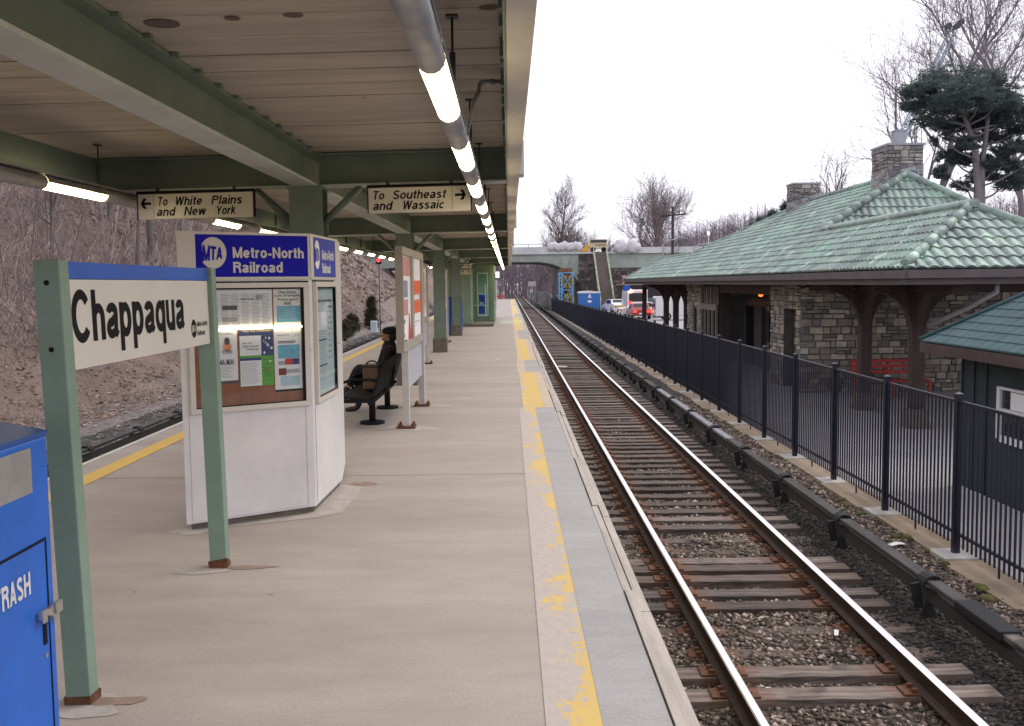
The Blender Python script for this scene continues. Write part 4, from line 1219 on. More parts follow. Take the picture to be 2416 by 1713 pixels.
mb = MB(); NF.slab(mb, 0, 2.10, 1.947, 2.025, -.07, -.012); mb.build("blue_band", SIGNBLUE, sign, bevel=.004)
mb = MB()
stroke_text(mb, NF, "Chappaqua", .055, 1.60, 1.655, .243, -.0105, .188, 0, 0, .07)
NF.disc(mb, 1.775, 1.647, .05, -.0105, 0, 24, 1.15); stroke_text(mb, NF, "MTA", 1.735, 1.80, 1.622, .05, -.009, .2, 1, .1, .05, notch)
stroke_text(mb, NF, "Metro-North", 1.84, 2.05, 1.657, .033, -.0105, .15); stroke_text(mb, NF, "Railroad", 1.84, 1.99, 1.60, .033, -.0105, .15)
mb.build("lettering", [BLACK, SIGNWHITE], sign, fix=False)

# ------------------------------------------------------------------ rubbish bins
def trash_bin(name, label, x1, y1, w=.62, dpt=.6, text=True):
    o = thing(name, label, "trash bin", (x1 - dpt / 2, y1 - w / 2, 0))
    fr = Frame((x1, y1, 0), (0, 1, 0), (0, 0, 1), (1, 0, 0))
    mb = MB(); mb.box(x1 - dpt, x1, y1 - w, y1, .04, 1.352); mb.build("body", BLUEBIN, o, bevel=.012)
    mb = MB(); mb.extr([(x1 + .004, y1 - w - .004, 1.353), (x1 + .004, y1 - w - .004, 1.37), (x1 - dpt - .004, y1 - w - .004, 1.48), (x1 - dpt - .004, y1 - w - .004, 1.353)], (0, w + .008, 0)); mb.build("hood", BLUEDK, o)
    mb = MB(); mb.box(x1 - dpt + .04, x1 - .04, y1 - w + .04, y1 - .04, 0, .039); mb.build("base", BLACK, o)
    mb = MB(); fr.slab(mb, -w + .13, -.137, 1.16, 1.325, .0005, .0035); mb.build("slot_flap", GREYPL, o)
    mb = MB(); fr.slab(mb, -w + .05, -.05, .962, .972, .0005, .003); fr.slab(mb, -.056, -.049, .06, .96, .0005, .003); fr.slab(mb, -.104, -.078, .575, .68, .0005, .004); mb.build("door_seam", BLACK, o)
    mb = MB(); fr.slab(mb, -.15, .012, .682, .712, .001, .022); fr.slab(mb, -.155, -.118, .672, .722, .022, .03); fr.slab(mb, -.05, .004, .674, .72, .022, .03); fr.slab(mb, -.1, -.08, .66, .69, .022, .045); mb.build("hasp", CHROME, o, bevel=.004)
    mb = MB(); fr.disc(mb, -.085, .53, .01, .002, 0, 10); mb.build("keyhole", CHROME, o, fix=False)
    mb = MB(); stroke_text(mb, fr, "TRASH", -.437, -.185, .797, .083, .002, .19); mb.build("lettering", KWHITE, o, fix=False)
    return o
trash_bin("trash_bin", "big blue trash bin with a steel hasp at the lower left corner of the photo", -1.75, 3.73)
trash_bin("trash_bin", "far blue trash bin standing beside a column footing before the green shelter", -1.76, 37.9)

# ------------------------------------------------------------------ notice boards
def notice_board(label, xf, y0, kind):
    o = thing("notice_board", label, "notice board", (xf - .05, y0 + 1.5, 0), 0, "notice boards along the platform")
    fr = Frame((xf, y0, 0), (0, 1, 0), (0, 0, 1), (1, 0, 0))
    mb = MB()
    fr.slab(mb, 0, 3.05, 2.285, 2.39, -.10, 0); fr.slab(mb, 0, 3.05, 1.04, 1.16, -.10, 0)
    for a, b in ((0, .06), (1.20, 1.44), (2.74, 3.05)): fr.slab(mb, a, b, 1.16, 2.285, -.10, 0)
    mb.build("frame", BOARDG, o, bevel=.006)
    for u in (.58, 2.98):
        mb = MB(); fr.slab(mb, u - .055, u + .055, .03, 1.039, -.095, -.005); p = mb.build("post", BOARDW, o, bevel=.006)
        mb = MB(); fr.slab(mb, u - .12, u + .12, .0, .03, -.17, .07)
        for a in (-.09, .09):
            for d in (-.14, .04): mb.lathe([(.016, .03), (.016, .075)], 8, tuple(fr.p(u + a, 0, d)))
        mb.build("base_plate", RUST, p)
    mb = MB(); fr.slab(mb, .64, 2.92, .50, 1.02, -.06, -.04); mb.build("mesh_panel", MESHG, o)
    A, B = (.061, 1.199), (1.441, 2.739)
    if kind == 0:
        mb = MB(); q = lambda u0, u1, v0, v1, d, mi: fr.rect(mb, A[0] + u0 * 1.138, A[0] + u1 * 1.138, v0, v1, d, mi)
        q(0, 1, 1.161, 2.284, -.03, 0); q(.03, .97, 2.02, 2.27, -.028, 1); q(.08, .68, 1.74, 1.96, -.028, 2); q(.05, .7, 1.50, 1.71, -.028, 1); q(.15, .35, 1.40, 1.45, -.028, 3); q(.1, .3, 1.22, 1.27, -.028, 3); q(.02, .5, 1.165, 1.185, -.026, 3)
        mb.add([fr.p(A[0] + .75, 1.165, -.027), fr.p(A[1] - .01, 1.165, -.027), fr.p(A[1] - .01, 1.24, -.027), fr.p(A[1] - .18, 1.52, -.027), fr.p(A[1] - .26, 1.52, -.027)], [(0, 1, 2, 3, 4)], 4)
        mb.build("poster", [PAPER, PINKP, mk("grey blue print", (.25, .28, .38), .7, .2, 12), PRINTD, REDP], o, fix=False)
        mb = MB(); q = lambda u0, u1, v0, v1, d, mi: fr.rect(mb, B[0] + u0 * 1.298, B[0] + u1 * 1.298, v0, v1, d, mi)
        q(0, 1, 1.161, 2.284, -.03, 0); q(.04, .98, 1.78, 1.965, -.028, 1); q(.04, .98, 1.49, 1.665, -.028, 1); q(.04, .98, 1.666, 1.779, -.028, 2); q(.15, .8, 1.69, 1.755, -.026, 3); q(.05, .12, 1.98, 2.15, -.028, 2); q(.1, .9, 1.36, 1.375, -.028, 4); q(.1, .5, 1.31, 1.32, -.028, 4)
        mb.build("poster", [PAPER, ORANGEP, PINKP, PAPERW, PRINT], o, fix=False)
    else:
        for (a, b), mats in ((A, [PAPERW, PINKP, PRINTD, SKINP]), (B, [PAPERW, SKINP, PRINT, REDP])):
            mb = MB(); fr.rect(mb, a, b, 1.161, 2.284, -.03, 0)
            for i in range(5):
                u = a + (b - a) * (.08 + .18 * i); fr.rect(mb, u, u + .12, 1.25 + .1 * (i % 3), 2.2 - .12 * ((i + kind) % 3), -.028, 1 + i % 3)
            mb.build("poster", mats, o, fix=False)
notice_board("nearest notice board, with an orange and white poster, behind the bench", -1.33, 12.6, 0)
notice_board("second notice board, seen edge on, just left of the column on a square footing", -1.93, 21.0, 1)
notice_board("farthest notice board, with brownish posters, between two green columns", -2.0, 30.0, 2)

# ------------------------------------------------------------------ bench, person, bag
bench = thing("platform_bench", "black steel bench with looped armrests facing the left track", "bench", (-1.9, 14.4, 0))
BY0, BY1 = 13.15, 15.75
mb = MB()
prof = [(-2.27, .40), (-2.22, .435), (-2.05, .415), (-1.90, .40), (-1.84, .43), (-1.80, .55), (-1.72, .80), (-1.665, .90), (-1.64, .89), (-1.70, .78), (-1.775, .53), (-1.815, .405), (-1.88, .375), (-2.05, .39), (-2.22, .408)]
sp = [(a, b) for a, b in prof]
n = len(sp)
mb.add([(a, BY0, b) for a, b in sp] + [(a, BY1, b) for a, b in sp], [(i, (i + 1) % n, n + (i + 1) % n, n + i) for i in range(n)] + [tuple(range(n))[::-1], tuple(range(n, 2 * n))])
mb.build("seat_shell", BENCH, bench)
mb = MB(); mb.bar((-2.26, BY0 - .02, .385), (-2.26, BY1 + .02, .385), .07, .07); mb.bar((-1.86, BY0 - .02, .345), (-1.86, BY1 + .02, .345), .06, .06)
for yy in (BY0, 14.45, BY1): mb.bar((-2.28, yy, .37), (-1.80, yy, .37), .05, .05, 0, (0, 0, 1))
mb.build("seat_frame", BENCH, bench, bevel=.006)
mb = MB(); mb.box(-2.30, -2.225, BY0 - .026, BY0 - .021, .35, .42); mb.build("end_cap", GALV, bench)
for yy in (BY0 + .03, 14.32, BY1 - .03):
    mb = MB(); mb.tube([(-2.25, yy, .40), (-2.30, yy, .50), (-2.25, yy, .60), (-2.12, yy, .65), (-1.95, yy, .655), (-1.80, yy, .64), (-1.76, yy, .60)], .019, 8); mb.build("armrest", BENCH, bench)
for yy in (13.65, 15.35):
    mb = MB(); mb.lathe([(.045, .03), (.045, .37)], 12, (-1.9, yy, 0)); l = mb.build("pedestal", BENCH, bench)
    mb = MB(); mb.lathe([(.17, 0), (.17, .035), (.06, .04)], 24, (-1.9, yy, 0)); mb.build("base_plate", BENCH, l)

BAGM = mk("tan leather", (0.19, 0.105, 0.058), 0.55, 0.25, 6, 0.2, 60)
BAGD = mk("dark brown leather", (0.06, 0.035, 0.025), 0.5, 0.25, 6)
bag = thing("handbag", "boxy tan and dark brown handbag on the bench beside the seated person", "handbag", (-1.95, 14.1, .43))
mb = MB(); mb.box(-2.07, -1.84, 13.96, 14.26, .436, .78); mb.build("bag_body", BAGM, bag, bevel=.03)
mb = MB(); mb.box(-2.076, -1.834, 13.954, 14.266, .55, .60); mb.box(-2.076, -1.834, 13.954, 14.266, .74, .785); mb.build("bag_trim", BAGD, bag, bevel=.008)
mb = MB(); mb.tube([(-2.04, 14.1, .78), (-2.01, 14.1, .82), (-1.95, 14.1, .835), (-1.90, 14.1, .82), (-1.87, 14.1, .78)], .012, 6); mb.build("bag_handle", BAGD, bag)

COAT = mk("black wool coat", (0.016, 0.016, 0.018), 0.9, 0.3, 8, 0.15, 80)
TROUS = mk("black trousers", (0.012, 0.012, 0.015), 0.85, 0.3, 8)
BOOT = mk("black leather boots", (0.012, 0.011, 0.011), 0.45, 0.2, 8)
SKIN = mk("skin", (0.42, 0.22, 0.14), 0.55, 0.08, 6)
HAT = mk("black knit hat", (0.010, 0.010, 0.012), 0.95, 0.3, 30, 0.3, 120)
HAIR = mk("dark hair", (0.014, 0.011, 0.010), 0.6, 0.3, 30)
def skinned(name, chains, mat, parent, sub=2):
    """one continuous skin grown on joined chains of (point, radius)"""
    vs, es, rs = [], [], []
    idx = {}
    def vid(p, r):
        k = tuple(round(c, 4) for c in p)
        if k not in idx:
            idx[k] = len(vs); vs.append(p); rs.append(r)
        return idx[k]
    for ch in chains:
        pr = None
        for p, r in ch:
            i = vid(p, r)
            if pr is not None and pr != i: es.append((pr, i))
            pr = i
    me = bpy.data.meshes.new(name); me.from_pydata(vs, es, [])
    o = bpy.data.objects.new(name, me); col.objects.link(o)
    md = o.modifiers.new("skin", 'SKIN'); md.use_smooth_shade = True
    lay = me.skin_vertices[0] if me.skin_vertices else None
    if lay is None:
        bm = bmesh.new(); bm.from_mesh(me); bm.verts.layers.skin.verify(); bm.to_mesh(me); bm.free(); lay = me.skin_vertices[0]
    for i, r in enumerate(rs):
        if not isinstance(r, (tuple, list)): r = (r, r)
        lay.data[i].radius = r
        lay.data[i].use_root = (i == 0)
    s = o.modifiers.new("sub", 'SUBSURF'); s.levels = sub; s.render_levels = sub
    dg = bpy.context.evaluated_depsgraph_get(); dg.update()
    m2 = bpy.data.meshes.new_from_object(o.evaluated_get(dg))
    bpy.data.objects.remove(o); bpy.data.meshes.remove(me)
    m2.name = name; m2.materials.clear(); m2.materials.append(mat)
    for p in m2.polygons: p.use_smooth = True
    o = bpy.data.objects.new(name, m2); col.objects.link(o)
    o.parent = parent; o.location = -wloc(parent)
    return o
PY = 14.95
person = thing("person", "seated person in black coat and hat on the bench, legs crossed, facing left", "person", (-1.95, PY, 0))
def q(x, z, dy=0): return (x, PY + dy, z)
hip, waist, chest, neck = q(-1.90, .52), q(-1.83, .70), q(-1.80, .88), q(-1.80, 1.01)
hands = []
def hand(wr, d, sy):
    wr = Vector(wr); d = Vector(d).normalized()
    pal = wr + d * .055
    ch = [[(tuple(wr), .024), (tuple(pal), (.034, .018)), (tuple(pal + d * .025), (.036, .016))]]
    side = Vector((0, 1, 0))
    for i, (off, L) in enumerate(((-.030, .058), (-.010, .066), (.010, .062), (.030, .048))):
        b0 = pal + d * .03 + side * off * .8
        ch.append([(tuple(pal + d * .025), (.036, .016)), (tuple(b0), .0105), (tuple(b0 + d * L * .5 + Vector((0, 0, -.008))), .0095), (tuple(b0 + d * L + Vector((0, 0, -.03))), .0075)])
    t0 = wr + d * .03 + side * sy * .03
    ch.append([(tuple(pal), (.034, .018)), (tuple(t0), .0115), (tuple(t0 + d * .035 + side * sy * .015 + Vector((0, 0, -.01))), .009)])
    return ch
armN = [q(-1.80, .95, -.10), q(-1.80, .94, -.19), q(-1.85, .72, -.25), q(-2.03, .64, -.14), q(-2.12, .635, -.07)]
armF = [q(-1.80, .95, .10), q(-1.80, .94, .19), q(-1.87, .72, .24), q(-2.04, .66, .12), q(-2.13, .655, .04)]
legF = [q(-1.90, .50, .10), q(-2.30, .53, .09), q(-2.29, .30, .07), q(-2.29, .10, .05)]
legN = [q(-1.90, .50, -.10), q(-2.27, .68, -.05), q(-2.38, .46, -.02), q(-2.47, .33, 0)]
headc = [(neck, .048), (q(-1.815, 1.065), .05), (q(-1.835, 1.11), (.075, .08)), (q(-1.83, 1.17), (.088, .098)), (q(-1.82, 1.225), (.07, .078))]
body_ch = [[(hip, (.15, .11)), (waist, (.13, .095)), (chest, (.15, .10)), (neck, .055)] , headc,
           [(chest, (.15, .10)), (armN[0], .06)] + [(armN[0], .06), (armN[1], .05), (armN[2], .042), (armN[3], .034), (armN[4], .026)],
           [(chest, (.15, .10)), (armF[0], .06), (armF[1], .05), (armF[2], .042), (armF[3], .034), (armF[4], .026)],
           [(hip, (.15, .11)), (legF[0], .08), (legF[1], .062), (legF[2], .05), (legF[3], .038)],
           [(hip, (.15, .11)), (legN[0], .08), (legN[1], .062), (legN[2], .05), (legN[3], .038)]]
body_ch += hand(armN[4], (-1, .35, -.12), 1) + hand(armF[4], (-1, -.35, -.15), -1)
body_ch += [[(q(-1.835, 1.11), (.075, .08)), (q(-1.915, 1.09), (.035, .03)), ], [(q(-1.83, 1.17), (.088, .098)), (q(-1.918, 1.145), .022), (q(-1.938, 1.132), .012)],
            [(q(-1.83, 1.17), (.088, .098)), (q(-1.82, 1.15, -.085), (.012, .024))], [(q(-1.83, 1.17), (.088, .098)), (q(-1.82, 1.15, .085), (.012, .024))]]
skinned("body", body_ch, SKIN, person)
mb = MB()
for s in (-1, 1):
    mb.lathe([(.0, -.008), (.010, -.004), (.010, .004), (.0, .008)], 8, q(-1.912, 1.165, s * .035))
mb.build("eyes", BLACK, person)
mb = MB(); mb.bar(q(-1.926, 1.098, -.022), q(-1.926, 1.098, .022), .012, .008); mb.build("mouth", REDP, person)
skinned("coat", [[(q(-1.92, .47), (.21, .15)), (q(-1.86, .62), (.205, .15)), (chest, (.21, .15)), (q(-1.80, .99), (.14, .115)), (q(-1.80, 1.06), .105)],
                 [(q(-1.92, .47), (.19, .13)), (q(-2.10, .55), (.17, .10)), (q(-2.2, .58), (.14, .09))],
                 [(chest, (.175, .125)), (armN[0], .085), (armN[1], .072), (armN[2], .062), (armN[3], .052), (q(-2.09, .637, -.09), .044)],
                 [(chest, (.175, .125)), (armF[0], .085), (armF[1], .072), (armF[2], .062), (armF[3], .052), (q(-2.10, .657, .07), .044)]], COAT, person)
skinned("trousers", [[(q(-1.95, .50), (.16, .11)), (legF[0], .1), (legF[1], .082), (legF[2], .066), (q(-2.29, .16, .055), .062)], [(q(-1.95, .50), (.16, .11)), (legN[0], .1), (legN[1], .082), (legN[2], .066), (q(-2.43, .385, -.005), .06)]], TROUS, person)
for nm, ch in (("f", [[(q(-2.285, .24, .055), .055), (q(-2.29, .10, .05), .052), (q(-2.33, .045, .05), (.048, .044)), (q(-2.43, .035, .045), (.044, .034)), (q(-2.50, .03, .04), (.03, .026))]]),
               ("n", [[(q(-2.42, .40, -.01), .058), (q(-2.48, .315, 0), .055), (q(-2.515, .28, 0), (.048, .046)), (q(-2.57, .29, 0), (.042, .038)), (q(-2.62, .31, 0), (.028, .026))]])):
    skinned("boot", ch, BOOT, person)
skinned("hat", [[(q(-1.79, 1.15), (.125, .13)), (q(-1.795, 1.23), (.135, .135)), (q(-1.80, 1.285), (.085, .085))], [(q(-1.80, 1.195), (.125, .125)), (q(-1.925, 1.185), (.075, .024)), (q(-1.975, 1.172), (.05, .014))]], HAT, person)
skinned("scarf", [[(q(-1.80, 1.0), (.12, .10)), (q(-1.805, 1.05), (.105, .095)), (q(-1.81, 1.085), .08)]], COAT, person)
skinned("hair", [[(q(-1.775, 1.20), (.085, .07)), (q(-1.755, 1.12), (.095, .085)), (q(-1.745, 1.05), (.06, .05))]], HAIR, person)

# ------------------------------------------------------------------ green waiting shelter at the far end
shel = thing("waiting_shelter", "green waiting shelter with a tall lit window far along the platform", "shelter", (-1.9, 49, 0))
GREEN3 = mk("shelter green", (0.20, 0.285, 0.205), 0.55, 0.12, 2, spots=(3, .73, (.10, .15, .10)))
mb = MB(); mb.box(-2.9, -.70, 44.6, 54.0, 0, .12); mb.build("plinth", CONCD, shel)
mb = MB(); mb.box(-2.5, -1.70, 44.7, 47.6, .121, 2.80); mb.box(-2.5, -1.66, 44.66, 44.70, .121, .40); mb.build("side_room", GREEN3, shel, bevel=.02)
mb = MB()
mb.box(-1.70, -1.52, 48.0, 48.1, .121, 2.84); mb.box(-1.52, -.98, 48.0, 48.1, 2.45, 2.84); mb.box(-1.52, -.98, 48.0, 48.1, .121, .36)
mb.box(-3.0, -2.9, 48.0, 54.0, .121, 2.84); mb.box(-2.9, -.7, 53.9, 54.0, .121, 2.84); mb.box(-.80, -.70, 49.0, 53.9, .121, 1.0); mb.box(-.80, -.70, 49.0, 53.9, 2.4, 2.84)
mb.box(-2.9, -1.70, 48.0, 48.1, .121, 2.84)
mb.build("wall", GREEN3, shel)
mb = MB(); mb.box(-.978, -.69, 47.95, 48.3, .121, 2.84); mb.build("corner_pier", GREEN3, shel, bevel=.06)
PALEC = mk("pale blue window frame", (.50, .66, .66), .5, .08)
mb = MB()
mb.box(-1.52, -1.47, 47.97, 48.02, .36, 2.45); mb.box(-1.03, -.98, 47.97, 48.02, .36, 2.45); mb.box(-1.47, -1.03, 47.97, 48.02, .36, .46); mb.box(-1.47, -1.03, 47.97, 48.02, 2.40, 2.45); mb.box(-1.14, -1.08, 47.98, 48.01, .46, 1.9); mb.box(-1.47, -1.03, 47.98, 48.01, .88, .92)
w = mb.build("window_frame", PALEC, shel)
mb = MB(); mb.box(-1.47, -1.03, 48.03, 48.04, .46, 2.40); mb.build("window_pane", GLASS, w)
INLIT = emit("shelter ceiling light", (.7, 1.0, .85), 9.0)
mb = MB(); mb.box(-1.5, -.95, 49.5, 51.5, 2.60, 2.64); mb.build("ceiling_light", INLIT, shel)
vm = thing("blue_cabinet", "bright blue cabinet seen through the shelter window", "cabinet", (-1.32, 49.2, .121))
mb = MB(); mb.box(-1.47, -1.16, 49.0, 49.4, .122, 1.42); mb.build("cabinet_body", SIGNBLUE, vm, bevel=.03)
mb = MB(); mb.box(-1.44, -1.25, 48.992, 48.998, .95, 1.02); mb.build("cabinet_label", PAPER, vm)
mb = MB(); mb.box(-1.66, -1.53, 47.93, 47.96, .86, .92); mb.build("door_bar", YELLOWP, shel)
# small fittings at the far end of the platform
o = thing("hanging_sign", "small square white sign hung at the far end of the canopy", "sign", (-.8, 56.6, 2.3))
mb = MB(); mb.box(-1.02, -.52, 56.58, 56.63, 2.26, 2.60); mb.build("panel", emit("lit white sign", (1, .97, .9), .9), o)
mb = MB(); mb.bar((-.9, 56.6, 2.6), (-.9, 56.6, 2.84), .02, .02); mb.bar((-.64, 56.6, 2.6), (-.64, 56.6, 2.84), .02, .02); mb.build("hanger", STEELDARK, o)
o = thing("platform_board", "tall white board beyond the canopy on the open end of the platform", "notice board", (-.9, 76, 0))
mb = MB(); mb.box(-1.0, -.92, 75, 76.6, .75, 2.2); mb.build("panel", KWHITE, o)
mb = MB(); mb.box(-.98, -.94, 75.1, 75.2, 0, .749); mb.box(-.98, -.94, 76.4, 76.5, 0, .749); mb.build("legs", BOARDW, o)
o = thing("end_barrier", "low red and black barrier at the very end of the platform", "barrier", (-.2, 125, 0))
mb = MB(); mb.box(-1.6, -.6, 124.95, 125.05, .25, .5); mb.build("board", REDP, o)
mb = MB(); mb.bar((-1.5, 125, 0), (-1.5, 125, 1.0), .08, .08); mb.bar((0, 125, 0), (0, 125, 1.4), .08, .08); mb.build("stand", STEELDARK, o)
# ------------------------------------------------------------------ black iron fence
FX = 5.245
fence = thing("iron_fence", "long black iron picket fence on the tan kerb beside the tracks", "fence", (FX, 60, -1.33))
for i, y in enumerate(FENCE_Y):
    mb = MB(); z0 = -1.325 + fence_z(y) * .35; zt = .545 + fence_z(y)
    mb.box(FX - .038, FX + .038, y - .038, y + .038, z0, zt); mb.box(FX - .046, FX + .046, y - .046, y + .046, zt, zt + .02)
    mb.add([(FX - .04, y - .04, zt + .02), (FX + .04, y - .04, zt + .02), (FX + .04, y + .04, zt + .02), (FX - .04, y + .04, zt + .02), (FX, y, zt + .045)], [(0, 1, 4), (1, 2, 4), (2, 3, 4), (3, 0, 4)])
    mb.build("post", FENCE, fence)
for i in range(len(FENCE_Y) - 1):
    y0, y1 = FENCE_Y[i] + .04, FENCE_Y[i + 1] - .04
    dz = fence_z(y0)
    mb = MB()
    mb.box(FX - .018, FX + .018, y0, y1, .455 + dz, .49 + dz)
    mb.box(FX - .016, FX + .016, y0, y1, -1.10 + dz * .6, -1.068 + dz * .6)
    n = 20
    for k in range(n):
        y = y0 + (y1 - y0) * (k + .5) / n
        zl = -1.235 if k != n // 2 else -1.325
        mb.box(FX - .0095, FX + .0095, y - .0095, y + .0095, zl + dz * .35, .456 + dz)
    mb.build("picket_panel", FENCE, fence, fix=False)

GREYF = mk("galvanised fence slats", (0.25, 0.29, 0.33), 0.5, 0.2, 4, metal=.3)
gf = thing("galvanised_fence", "grey blue galvanised fence continuing the black one in the distance", "fence", (5.3, 160, -1.4))
for k in range(31):
    y = 122.6 + 2.6 * k
    mb = MB(); mb.box(5.24, 5.34, y - .05, y + .05, -1.45, .55); mb.build("post", GALV, gf)
    mb = MB()
    for j in range(10): mb.box(5.27, 5.31, y + .06 + j * .25, y + .06 + j * .25 + .21, -1.40, .40)
    mb.box(5.28, 5.30, y + .051, y + 2.549, .405, .44); mb.build("slat_panel", GREYF, gf)

# ------------------------------------------------------------------ station building
TILE = None
def tile_mat(name, c1, c2, c3):
    m, nt, b = newmat(name)
    g = nt.nodes.new("ShaderNodeNewGeometry")
    n1 = noise_node(nt, 0.35, 5, None, 0.65, True)
    r1 = ramp(nt, n1.outputs[0], [(0.3, c1), (0.5, c2), (0.72, c3)])
    vo = nt.nodes.new("ShaderNodeTexVoronoi"); vo.inputs['Scale'].default_value = 3.2
    nt.links.new(g.outputs['Position'], vo.inputs['Vector'])
    sp0 = nt.nodes.new("ShaderNodeSeparateXYZ"); nt.links.new(vo.outputs['Color'], sp0.inputs[0])
    r2 = ramp(nt, sp0.outputs[0], [(0.0, (0.62, 0.60, 0.64)), (0.35, (0.92, 0.90, 0.92)), (0.7, (1.05, 1.05, 1.02)), (0.95, (1.14, 1.18, 1.08)), (1.0, (1.9, 1.75, 1.7))])
    mx = mixrgb(nt, 1.0, r1.outputs[0], r2.outputs[0], 'MULTIPLY')
    n3 = noise_node(nt, 22, 3, None, 0.6, True)
    r3 = ramp(nt, n3.outputs[0], [(0.3, 0.8), (0.7, 1.1)])
    mx2 = mixrgb(nt, 1.0, mx.outputs[0], r3.outputs[0], 'MULTIPLY')
    nt.links.new(mx2.outputs[0], b.inputs['Base Color']); b.inputs['Roughness'].default_value = 0.5
    return m
TILE = tile_mat("green glazed roof tile", (0.215, 0.25, 0.235), (0.24, 0.325, 0.28), (0.27, 0.43, 0.34))
MORTARD = mk("dark stone joints", (0.10, 0.092, 0.085), 0.95, 0.25, 6)
STONEW = stone_mat("tan and grey rubble", [(0, (.17, .165, .16)), (.3, (.27, .255, .235)), (.6, (.37, .325, .27)), (.85, (.48, .41, .33)), (1, (.60, .55, .47))])
STONEC = stone_mat("chimney rubble", [(0, (.17, .165, .175)), (.4, (.27, .25, .255)), (.75, (.37, .32, .29)), (1, (.48, .44, .42))])
BSTONE = stone_mat("dark abutment rubble", [(0, (.07, .06, .06)), (.5, (.14, .11, .105)), (1, (.24, .19, .17))])
TIMBER = mk("dark brown timber", (0.06, 0.038, 0.034), 0.75, 0.35, 3, 0.2, 30, stretch=(5, 5, .6))
EAVE = mk("purple brown eave boards", (0.105, 0.085, 0.088), 0.7, 0.2, 2)
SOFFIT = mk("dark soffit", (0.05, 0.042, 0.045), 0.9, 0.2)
LEAD = mk("lead flashing", (0.33, 0.34, 0.38), 0.6, 0.12, 4)
DARKGLASS = mk("dark window glass", (0.012, 0.014, 0.016), 0.08, 0.1, spec=.6)
WOODP = mk("weathered window timber", (0.20, 0.17, 0.155), 0.7, 0.25, 4)

station = thing("station_building", "stone station building with a green barrel tile hip roof and two stone chimneys", "station", (12.8, 41, -1.36))
PATH_ROWS = .36
def tile_plane(mb, org, udir, vdir, v0, v1, lo, hi, pitch=.235, course=.36, amp=.045, sub=6, step=.035):
    """barrel tiles over a sloping plane: u runs along the eave, v up the slope; lo(v), hi(v) bound each row"""
    org = Vector(org); udir = Vector(udir).normalized(); vdir = Vector(vdir).normalized()
    nrm = udir.cross(vdir).normalized()
    if nrm.z < 0: nrm = -nrm
    v = v0
    rows = int(math.ceil((v1 - v0) / course))
    for r in range(rows):
        va, vb = v0 + r * course, min(v1, v0 + (r + 1) * course)
        la, ha, lb, hb = lo(va), hi(va), lo(vb), hi(vb)
        L, H = min(la, lb), max(ha, hb)
        du = pitch / sub
        i0, i1 = int(math.floor(L / du)), int(math.ceil(H / du))
        vs, fs = [], []
        for i in range(i0, i1 + 1):
            u = i * du
            h = amp * abs(math.sin(math.pi * u / pitch)) ** .8 + amp * .25 * math.sin(2 * math.pi * u / pitch)
            ua, ub = max(la, min(ha, u)), max(lb, min(hb, u))
            jit = .004 * math.sin(r * 12.9 + math.floor(u / pitch) * 78.2)
            vs += [org + udir * ua + vdir * va + nrm * (h * .4 + step * .2 - .005), org + udir * ua + vdir * (va - .008) + nrm * (h + step + jit), org + udir * ub + vdir * vb + nrm * (h + .002 + jit)]
        nn = i1 - i0
        for i in range(nn):
            b = 3 * i
            fs += [(b, b + 3, b + 4, b + 1), (b + 1, b + 4, b + 5, b + 2)]
        mb.add(vs, fs, 0, False)
EX, EZ, SL = 7.5, 2.10, .59
def seg(a, b):   # linear map through two (x, Y) points
    return lambda x: a[1] + (x - a[0]) * (b[1] - a[1]) / (b[0] - a[0])
low_n, up_n = seg((7.5, 19.0), (9.7, 21.0)), seg((9.7, 30.9), (12.8, 32.3))
low_f, up_f = seg((7.5, 64.6), (9.6, 62.5)), seg((9.6, 52.1), (12.8, 43.0))
cs = math.cos(math.atan(SL))
xv = lambda v: EX + v * cs
mb = MB()
tile_plane(mb, (EX, 0, EZ), (0, 1, 0), (1, 0, SL), 0, (9.68 - EX) / cs, lambda v: low_n(xv(v)), lambda v: low_f(xv(v)))
tile_plane(mb, (EX, 0, EZ), (0, 1, 0), (1, 0, SL), (9.68 - EX) / cs, (12.8 - EX) / cs, lambda v: up_n(max(9.7, xv(v))), lambda v: up_f(xv(v)))
roof = mb.build("roof", TILE, station, fix=False)
# near end hips: lower porch hip and the upper end face
mb = MB()
s2 = 1.3 / 2.0; c2 = math.cos(math.atan(s2)); yv = lambda v: 19.0 + v * c2
tile_plane(mb, (0, 19.0, 2.1), (1, 0, 0), (0, 1, s2), 0, 2.0 / c2, lambda v: 7.5 + (yv(v) - 19) * 1.1, lambda v: 11.9 - (yv(v) - 19) * 1.1)
mb.build("porch_end_roof", TILE, station, fix=False)
mb = MB()
s3 = 1.85 / 1.4; c3_ = math.cos(math.atan(s3))
ye = lambda v: 30.0 + v * c3_
tile_plane(mb, (0, 30.0, 2.1 + .06), (1, 0, 0), (0, 1, s3), 0, 2.33 / c3_, lambda v: 7.6 + (ye(v) - 30) * 5.2 / 2.35, lambda v: 18.1 - (ye(v) - 30) * 5.3 / 2.35)
mb.build("end_roof", TILE, station, fix=False)
# the slopes that face away
mb = MB()
A = lambda x, y, z: (x, y, z)
mb.quad((12.8, 32.3, 5.22), (12.8, 43, 5.22), (18.1, 62, 2.1), (18.1, 30, 2.1))
mb.add([(12.8, 43, 5.22), (9.6, 52.1, 3.33), (9.6, 62.5, 3.33), (11.7, 64.6, 2.1), (18.1, 62, 2.1)], [(0, 1, 2, 3, 4)])
mb.add([(9.6, 62.5, 3.33), (7.5, 64.6, 2.1), (11.7, 64.6, 2.1)], [(0, 1, 2)])
mb.add([(9.7, 21, 3.4), (11.9, 19, 2.1), (11.9, 30.9, 2.1), (9.7, 30.9, 3.4)], [(0, 1, 2, 3)])
mb.build("back_roof", TILE, station, fix=False)
